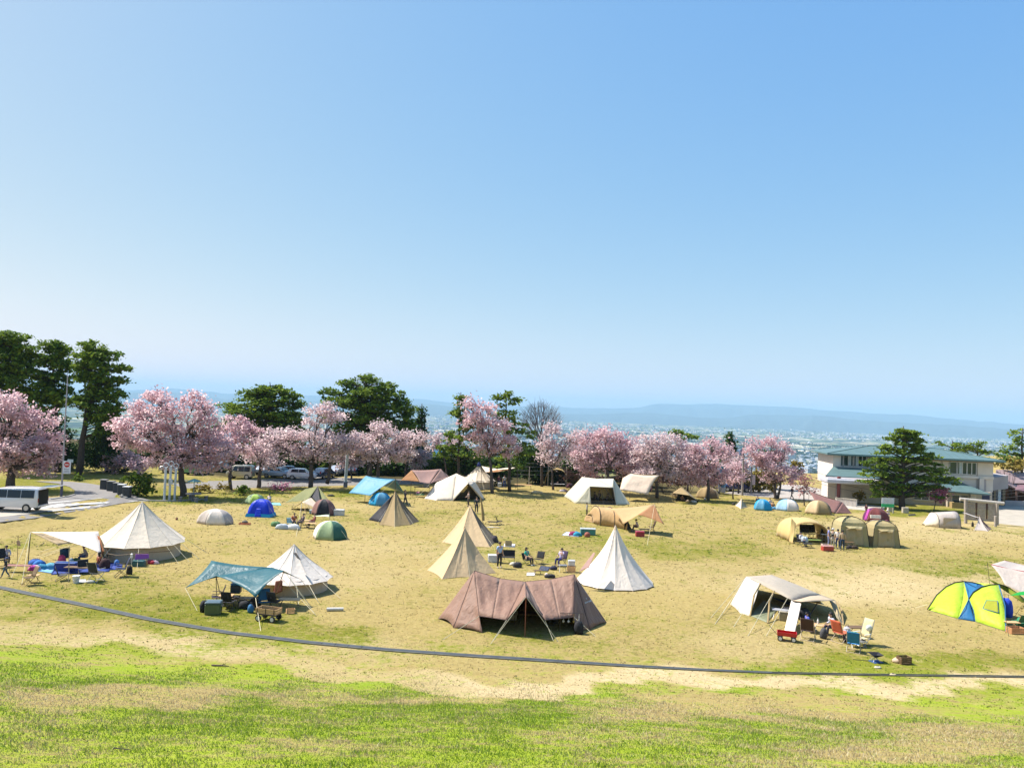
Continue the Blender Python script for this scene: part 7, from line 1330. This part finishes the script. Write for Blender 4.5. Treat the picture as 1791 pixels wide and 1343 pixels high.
t=thing('rolled_mat','white rolled mat lying on the grass right of the teal tarp','rolled mat',G(586,1068),r5(12)); MB().lathe((0,0,.09),[(.02,-.42),(.09,-.42),(.085,.42),(.03,.42)],12,'X').build('roll',mat('mat_white',(.68,.66,.62),.7),t,False); MB().lathe((0,0,.09),[(.0,-.425),(.05,-.425),(.05,-.42)],10,'X').build('open_end',BLACK,t,False)
# --- centre group
t=thing('folding_bench','black fabric folding bench behind the man in pale blue','bench',G(882,989)+Vector((.1,.9,0)),.05); MB().box((0,0,.42),(1.25,.45,.05),bev=.02).build('seat',BLACK,t,False); MB().box((0,.22,.66),(1.25,.04,.42),rx=-.15,bev=.02).build('backrest',BLACK,t,False); [MB().tube([(sx*.58,-.22,0),(sx*.58,.22,.42)],.014,5).build('leg',APOLE,t,False) for sx in (-1,1)]; [MB().tube([(sx*.58,.24,0),(sx*.58,-.2,.42)],.014,5).build('leg',APOLE,t,False) for sx in (-1,1)]
cooler('white cooler box left of the man in pale blue',G(862,984)+Vector((0,.3,0)),.05,(.62,.66,.72),(.7,.72,.75),.7,.45,.5)
chair('low camp chair under the person in the green top',G(921,987)+Vector((.06,-.05,0)),r5(50),(.03,.03,.035),POLE,'low')
chair('empty black low camp chair right of the person in green',G(942,986),r5(-30),(.02,.02,.022),WPOLE,'low',s=1.05)
chair('camp chair under the person in the lilac shirt',G(982,989)+Vector((0,.03,0)),r5(-40),(.05,.03,.08),POLE,'high')
mat_('small white towel lying between the front beige tent and the brown shelter',[(921,1007),(935,1007),(936,1002),(922,1002)],(.75,.72,.7)); mat_('small white cloth with a tan box behind the man in pale blue',[(881,956),(900,957),(901,952),(882,951)],(.72,.7,.72)); crate('tan box on the small white cloth',G(889,955),.1,mat('tan_box',(.42,.33,.18),.8),.5,.35,.4,name='box',cat='box')
bag('black bag in front of the black folding bench',G(905,992),.3,(.03,.03,.035),.6,.4,.35); mound('white and beige kitchen cloths left of the black bag',G(897,988),0,.7,.5,.2,[(.65,.6,.5),(.5,.42,.3)],seed=9)
mat_('dark navy coat spread on the grass in front of the empty chair',[(942,998),(958,999),(962,992),(946,990)],(.05,.06,.10)); bag('dark navy rucksack beside the seated person in lilac',G(968,996),.2,(.03,.03,.07),.5,.35,.25)
table('small wooden fire table near the white towel',G(940,1004),.2,.5,.35,.25,mat('dark_wood',(0,0,0))); bag('black gear bag with a white cloth behind the brown shelter ridge',G(962,1010),.2,(.02,.02,.025),.7,.35,.22); mound('pink white cloth beside the black gear bag',G(956,1006),0,.4,.3,.14,[(.75,.62,.58)],seed=11)
table('grey metal stove table right of the centre group',G(984,1000),.1,.55,.4,.45,STEEL,APOLE); crate('tan slatted crate holding grey pots near the white tipi',G(999,1000),.05,WOOD,.5,.4,.42,name='crate',cat='crate'); cooler('pale grey water box on the tan slatted crate',G(999,1000)+Vector((0,.02,.42)),0,(.5,.5,.5),(.6,.6,.6),.45,.35,.35,name='water_box',cat='water box')
# items by rear cone tent
table('dark low table to the right of the rear beige cone tent',G(862,918),.05,1.0,.5,.3,BLACK); chair('dark low chair right of the folded parasol',G(873,917),r5(100),(.03,.02,.02),POLE,'low'); mound('scattered pale kitchen things on the grass right of the folded parasol',G(868,923),0,1.4,.4,.08,[(.5,.42,.3),(.6,.55,.45)],seed=12); mound('dark bedding in the open side of the rear beige cone tent',G(865,948),0,.9,.7,.5,[(.03,.02,.03),(.05,.04,.05),(.02,.02,.02)],seed=13)
# mats near ochre tent
mat_('pale blue and white picnic mat left of the white tipi peak',[(983,936),(1012,939),(1016,932),(990,931)],(.62,.68,.85)); mound('crimson and blue blankets on the pale blue mat',G(1008,937),0,1.2,.6,.35,[(.3,.02,.10),(.02,.12,.4),(.03,.35,.5)],seed=14); cooler('green and white striped box behind the blankets',G(1028,935),0,(.05,.25,.22),(.55,.6,.6),1.3,.5,.55); bag('terracotta bag on the right of the picnic mat',G(1027,939),0,(.4,.12,.08),.5,.3,.4)
cooler('red cooler box under the ochre tarp',G(1119,938),.05,(.35,.02,.04),(.4,.03,.05),.75,.45,.45); table('low table in the shade of the ochre tarp',G(1127,932),.05,1.0,.5,.35,mat('dark_wood',(0,0,0))); chair('brown camp chair at the pole of the ochre tarp',G(1139,929),r5(-90),(.12,.06,.04),POLE,'high')
# back centre
table('long trestle table behind the angular tent at the back',G(915,856)+Vector((0,.5,0)),.03,2.3,.7,.6,WOOD); mound('tan folded boards and logs on the grass at the back centre',G(933,862),0,2.2,.8,.3,[(.6,.45,.22),(.5,.38,.2),(.62,.5,.3)],name='log_pile',cat='log pile',seed=15); mound('pale bag and pots in front of the arched shelter',G(985,860),0,1.4,.5,.3,[(.7,.6,.6),(.3,.2,.2)],seed=16); table('low white table inside the arched shelter mouth',G(975,851),0,2.0,.7,.4,WHITE); mound('dark plum bags right of the arched shelter',G(998,853),0,1.6,.7,.6,[(.1,.04,.07),(.06,.04,.05),(.15,.05,.07)],seed=17); cooler('pale cooler standing under the awning of the capped bell tent',G(874,852),0,(.6,.66,.7),(.6,.62,.65),.5,.4,.6)
table('dark kitchen table in the shade of the dusty rose tarp',G(738,862),0,2.0,.7,.7,BLACK); cooler('grey appliance box under the dusty rose tarp',G(745,862)+Vector((0,.2,.7)),0,(.25,.25,.26),(.3,.3,.3),.7,.5,.5,name='box',cat='box'); bag('pink and white bag at the left of the angular tent',G(731,864),0,(.7,.3,.4),.5,.4,.3); mat_('small green mat below the dusty rose tarp',[(728,866),(742,866),(742,864),(728,864)],(.1,.3,.12))
# left middle
cooler('white wheeled cooler box right of the black dome tent',G(593,901),0,(.62,.62,.62),(.7,.7,.68),.95,.5,.55); bag('green and grey bag left of the pale orange tarp',G(482,920),0,(.12,.25,.10),.8,.5,.4); mound('white and clear plastic bags at the front of the pale orange tarp',G(504,926),0,1.8,.6,.45,[(.75,.75,.75),(.5,.55,.6),(.7,.72,.7)],seed=20,name='plastic_bags',cat='plastic bags'); bag('round white ball like sack at the left of the plastic bags',G(491,925),0,(.8,.78,.75),.45,.4,.4); crate('orange tray with folded shoes on the grass below the royal blue tent',G(428,917),0,mat('orange_tray',(.6,.2,.1),.6),.9,.4,.15,name='tray',cat='tray'); bag('grey and brown shoes bag on the orange tray',G(428,917)+Vector((0,.02,.12)),0,(.2,.18,.15),.5,.25,.22)
chair('pale teal camp chair beneath the pale orange tarp',G(508,922),r5(30),(.35,.52,.52),POLE,'low'); table('wooden low table under the pale orange tarp',G(537,918),0,1.2,.5,.4,WOOD); table('wooden rack beside the white and green dome tent',G(543,924),0,.9,.5,.45,WOOD); mat_('pale cyan mat beside the lime green dome tent',[(470,883),(492,884),(490,880),(470,879)],(.25,.6,.62)); cooler('grey blue box under the black dome tent awning',G(549,898),0,(.3,.4,.45),(.4,.5,.5),.8,.5,.35)
mound('dark jacket lying on the grass right of the olive tarp',G(583,868),0,1.1,.5,.2,[(.05,.04,.03),(.04,.04,.04)],seed=21,name='jacket',cat='jacket'); bag('tiny reddish stuff sack alone on the grass right of the large bell tent',G(309,909),0,(.25,.1,.05),.2,.2,.2)
# right
mound('white pillow and blankets before the small brown tent',G(1205,878),0,1.6,.5,.3,[(.7,.65,.6),(.3,.22,.15),(.5,.42,.3)],seed=22); bag('dark tangle of rope bag beside the tiny pyramid tent',G(1283,883),0,(.05,.04,.03),.45,.3,.25); bag('white stuff sack at the corner of the rounded brown dome',G(1233,874),0,(.7,.6,.5),.3,.3,.25); mound('folded blue bedding lying between the bright blue and pale blue dome tents',G(1350,891),0,1.2,.5,.3,[(.1,.35,.55),(.04,.05,.2)],seed=23)
mat_('black cloth strip on the grass behind the grey tunnel tent',[(1590,902),(1602,901),(1600,899),(1588,900)],(.03,.03,.03))
chair('folding chair beneath the person with the patterned blanket',G(1402,955),r5(30),(.05,.05,.06),POLE,'high'); mound('pale patterned blanket draped over knees at the yellow shelter',G(1407,955)+Vector((0,-.1,.35)),0,.7,.6,.45,[(.5,.6,.65),(.6,.68,.7)],seed=24); table('small dark table at the front left of the yellow shelter',G(1413,958),.1,.8,.45,.35,BLACK)
for i,(x,l) in enumerate(((1413,'left'),(1421,'middle'),(1429,'right'))): chair('large black camp chair, %s one of three inside the yellow shelter'%l,G(x,946)+Vector((0,.8,0)),r5(10*i-10),(.015,.015,.015),POLE,'high',s=1.3)
chair('dark camp chair beside the standing group in the yellow shelter',G(1436,946),r5(-60),(.03,.015,.015),POLE,'high',s=1.1); bag('dark box bag on the grass at the rear of the yellow shelter',G(1434,933),0,(.04,.03,.03),.9,.5,.6); table('low green topped table inside the yellow shelter',G(1420,951),0,1.5,.5,.35,mat('green_top',(.2,.28,.06),.7)); table('tall white kitchen stand inside the yellow shelter',G(1441,949),0,.5,.4,.75,WHITE,APOLE)
cooler('red box with a white lid on the grass in front of the standing group',G(1447,963),.05,(.45,.05,.04),(.6,.3,.25),.9,.5,.42); crate('pale wooden box just behind the red box',G(1443,959),.05,mat('pink_box',(.68,.5,.42),.7),.55,.35,.4,name='box',cat='box'); mound('dark sacks on the grass to the right of the standing group',G(1489,960),0,1.1,.4,.28,[(.04,.03,.03),(.08,.05,.03)],seed=25); table('wooden low table right of the standing group',G(1482,956),0,1.1,.4,.4,mat('dark_wood',(0,0,0)))
mound('white case and dark gear right of the purple tent',G(1548,914),0,.9,.5,.3,[(.15,.03,.06),(.05,.05,.06)],seed=26); cooler('cream concrete block planter left of the evergreen trunk',G(1556,895),0,(.55,.48,.38),(.55,.48,.38),.5,.4,.7,name='planter_block',cat='planter'); cooler('cream concrete block planter right of the evergreen trunk',G(1583,897),0,(.55,.48,.38),(.55,.48,.38),.7,.4,.65,name='planter_block',cat='planter')
bag('small dark bag standing beside the warm grey tunnel tent awning',G(1701,921),0,(.05,.05,.04),.25,.2,.5)
# open sided shelter camp
wagon('small red pull wagon with white wheels beside the white leg panel',G(1376,1120),r5(-18),mat('red_enamel',(.60,.02,.02),.35),mat('red_enamel',(0,0,0)),.92)
chair('brown camp chair with tan frame facing the low table',G(1413,1118),r5(150),(.07,.035,.025),mat('beige_frame',(.55,.45,.33)),'high',s=1.12)
chair('blue low folding chair nearest the ditch',G(1493,1139),r5(150),(.03,.22,.50),mat('beige_frame',(0,0,0)),'high',s=1.0); chair('cream reclining lounge chair with a white pillow',G(1508,1128),r5(-62),(.66,.56,.32),APOLE,'lounger',s=1.0)
t=thing('pillow','white pillow on top of the cream lounge chair','pillow',T(1520,1098,G(1508,1128).y-.05)); MB().lathe((0,0,0),[(0,-.1),(.12,-.08),(.16,0),(.12,.08),(0,.1)],12,'Y').build('cushion',WHITE,t,False,True); MB().tube([(-.1,0,-.12),(0,0,-.16),(.1,0,-.12)],.01,4).build('piping',WHITE,t,False)
chair('orange backed camp chair behind the blue chair',G(1470,1122),r5(120),(.62,.13,.06),mat('beige_frame',(0,0,0)),'high',s=1.1); table('long low wooden table between the child and the leaning person',G(1436,1108),r5(-20),1.6,.5,.42,WOOD); table('small side table with bottles behind the green box',G(1497,1114),.1,.9,.5,.5,mat('dark_wood',(0,0,0)))
cooler('green box on the side of the cream lounge chair',G(1490,1120),.1,(.01,.22,.09),(.02,.28,.12),.5,.35,.4); bag('grey and white rubbish bag behind the orange chair',G(1481,1116),0,(.5,.5,.55),.4,.4,.55); bag('dark purple rucksack right of the orange chair',G(1482,1121),0,(.08,.05,.10),.4,.3,.45); table('low grey side table under the lounge chair arm',G(1500,1131),.1,.8,.4,.28,STEEL,APOLE)
table('white kitchen cabinet stand inside the open sided shelter',G(1366,1088)+Vector((.2,.6,0)),r5(-20),.9,.5,.5,mat('grey_top',(.35,.35,.36)),APOLE); cooler('tan cooler box beneath the kitchen stand in the open shelter',G(1370,1090)+Vector((.3,.6,0)),r5(-20),(.32,.27,.18),(.42,.36,.26),.6,.4,.5); mound('dark green bedding inside the open sided shelter',G(1395,1088)+Vector((0,1.2,0)),0,1.5,.9,.4,[(.03,.05,.03),(.05,.06,.04),(.03,.03,.04)],seed=30); t=thing('bottle','white plastic bottle on the long low wooden table','bottle',G(1430,1106)+Vector((0,0,.44))); MB().lathe((0,0,0),[(.045,0),(.045,.18),(.02,.23),(.02,.26),(0,.265)],10).build('body',WHITE,t,False); MB().lathe((0,0,.265),[(.022,0),(.022,.03),(0,.03)],8).build('cap',STEEL,t,False)
t=thing('fire_pit','black square fire bowl on a stand over a blue tray','fire pit',G(1531,1157)); MB().loft([[Vector((sx*r_,sy*r_,z_)) for sx,sy in ((-1,-1),(1,-1),(1,1),(-1,1))] for r_,z_ in ((.05,.2),(.26,.36),(.24,.36),(.05,.22))],True).build('bowl',mat('burnt_steel',(.05,.045,.045),.5,.6),t,False); [MB().tube([(a*.18,b*.18,.02),(0,0,.22)],.012,5).build('leg',STEEL,t,False) for a,b in ((1,1),(-1,1),(1,-1),(-1,-1))]; MB().box((.02,-.02,.015),(.5,.4,.02),.3).build('tray',cloth((.02,.08,.25)),t,False)
crate('tan paper sack and dark wooden crate near the ditch at the right',G(1581,1160),.2,mat('dark_crate',(.16,.09,.04),.8),.5,.35,.32,name='crate',cat='crate'); bag('crumpled tan paper sack left of the dark crate',G(1570,1158),.4,(.62,.45,.32),.5,.35,.2); bag('small pale stone like pouch beside the fire bowl',G(1535,1168),.2,(.6,.55,.42),.3,.2,.08)
t=thing('stick','thin dark stick on the grass left of the fire bowl','stick',G(1505,1155)); MB().tube([(-.3,.1,.02),(.3,-.05,.03)],.012,5).build('stick',POLE,t,False)
bag('little rock pouch on the drain edge at the right',G(1562,1181),.2,(.5,.42,.28),.28,.2,.08)
# lime tent camp
crate('woven tan basket at the foot of the lime green tent',G(1776,1107),.1,mat('wicker',(.55,.27,.12),.8,0,.3,30),.75,.45,.32); bag('royal blue sleeping bag sack inside the open lime tent',G(1769,1090)+Vector((.1,.6,.2)),0,(.01,.06,.6),.7,.5,1.0); bag('green cooler bag right of the blue sack in the lime tent',G(1786,1096),0,(.02,.25,.12),.5,.4,.5); chair('green framed chair in the open side of the lime tent',G(1781,1098),r5(200),(.04,.16,.08),WPOLE,'low'); table('small wooden table at the open side of the lime tent',G(1770,1101),0,.7,.4,.4,WOOD)
# hanging utensils and gear under the big brown shelter
t=thing('utensil_rack','rack with hanging white ladles and a brass pan under the brown shelter','utensil rack',G(1000,1108)+Vector((0,.3,0))); 
for x in (-.55,.55): MB().tube([(x,0,0),(x,0,.9)],.015,5).build('upright',POLE,t,False)
MB().tube([(-.55,0,.9),(.55,0,.9)],.015,5).build('rail',POLE,t,False)
for k,x in enumerate((-.4,-.15,.1,.35)): MB().tube([(x,0,.88),(x,-.02,.55)],.012,4).build('ladle_handle',WHITE if k!=2 else WPOLE,t,False); MB().lathe((x,-.02,.5),[(0,-.02),(.05,-.01),(.06,.02),(0,.03)],8,'Y').build('ladle_bowl',WHITE if k!=2 else mat('brass',(.5,.35,.08),.4,.6),t,False)
chair('dark camp chair deep under the left half of the brown shelter',G(890,1098)+Vector((0,1,0)),0,(.02,.02,.02),POLE,'high'); table('low table deep under the brown shelter behind its red pole',G(935,1098)+Vector((0,1.2,0)),0,1.6,.6,.4,mat('dark_wood',(0,0,0))); cooler('pale box deep under the left half of the brown shelter',G(870,1096)+Vector((.6,1.4,0)),0,(.4,.35,.3),(.45,.4,.35),.7,.4,.4); bag('black sack at the right foot of the brown shelter',G(1012,1108),0,(.015,.015,.02),.45,.35,.6)
t=thing('branch','short dark fallen branch on the dry grass below the ditch at left','branch',G(386,1166)); MB().tube([(-.35,.05,.03),(0,0,.05),(.3,.03,.03)],[.03,.03,.015],6).build('stem',BARK,t,False); MB().tube([(0,0,.05),(.15,.12,.1)],[.015,.008],5).build('twig',BARK,t,False)
t=thing('stick','thin brown stick lying on the green slope near the bottom left','stick',G(212,1314)); MB().tube([(-.12,.02,.03),(.12,-.02,.035)],[.01,.006],5).build('stem',BARK,t,False)
# a few more pieces of dark gear added to deepen the shade of the nearest camps
bag('black soft bag in the middle of the teal tarp shade',G(430,1064),.3,(.015,.015,.02),.7,.4,.4); chair('black camp chair facing away under the teal tarp, left of its centre',G(400,1066),r5(170),(.015,.015,.02),POLE,'high'); bag('dark brown gear sack beside the low wooden table under the teal tarp',G(446,1060),.1,(.05,.03,.02),.6,.45,.45)
chair('black camp chair beneath the right leg of the brown shelter canopy',G(965,1100)+Vector((0,.9,0)),r5(-30),(.015,.015,.02),POLE,'high'); bag('dark sack in the doorway of the large bell tent',G(183,994),.2,(.06,.02,.02),.6,.4,.6); chair('black low chair on the blue ground sheet before the bell tent',G(146,1003),r5(40),(.02,.02,.03),POLE,'low')
bag('black sack at the back of the open sided shelter',G(1403,1090)+Vector((.4,.8,0)),.2,(.02,.02,.02),.7,.5,.6); bag('grey rucksack leaning by the low table of the open sided shelter',G(1440,1116),.4,(.08,.08,.09),.35,.3,.5)
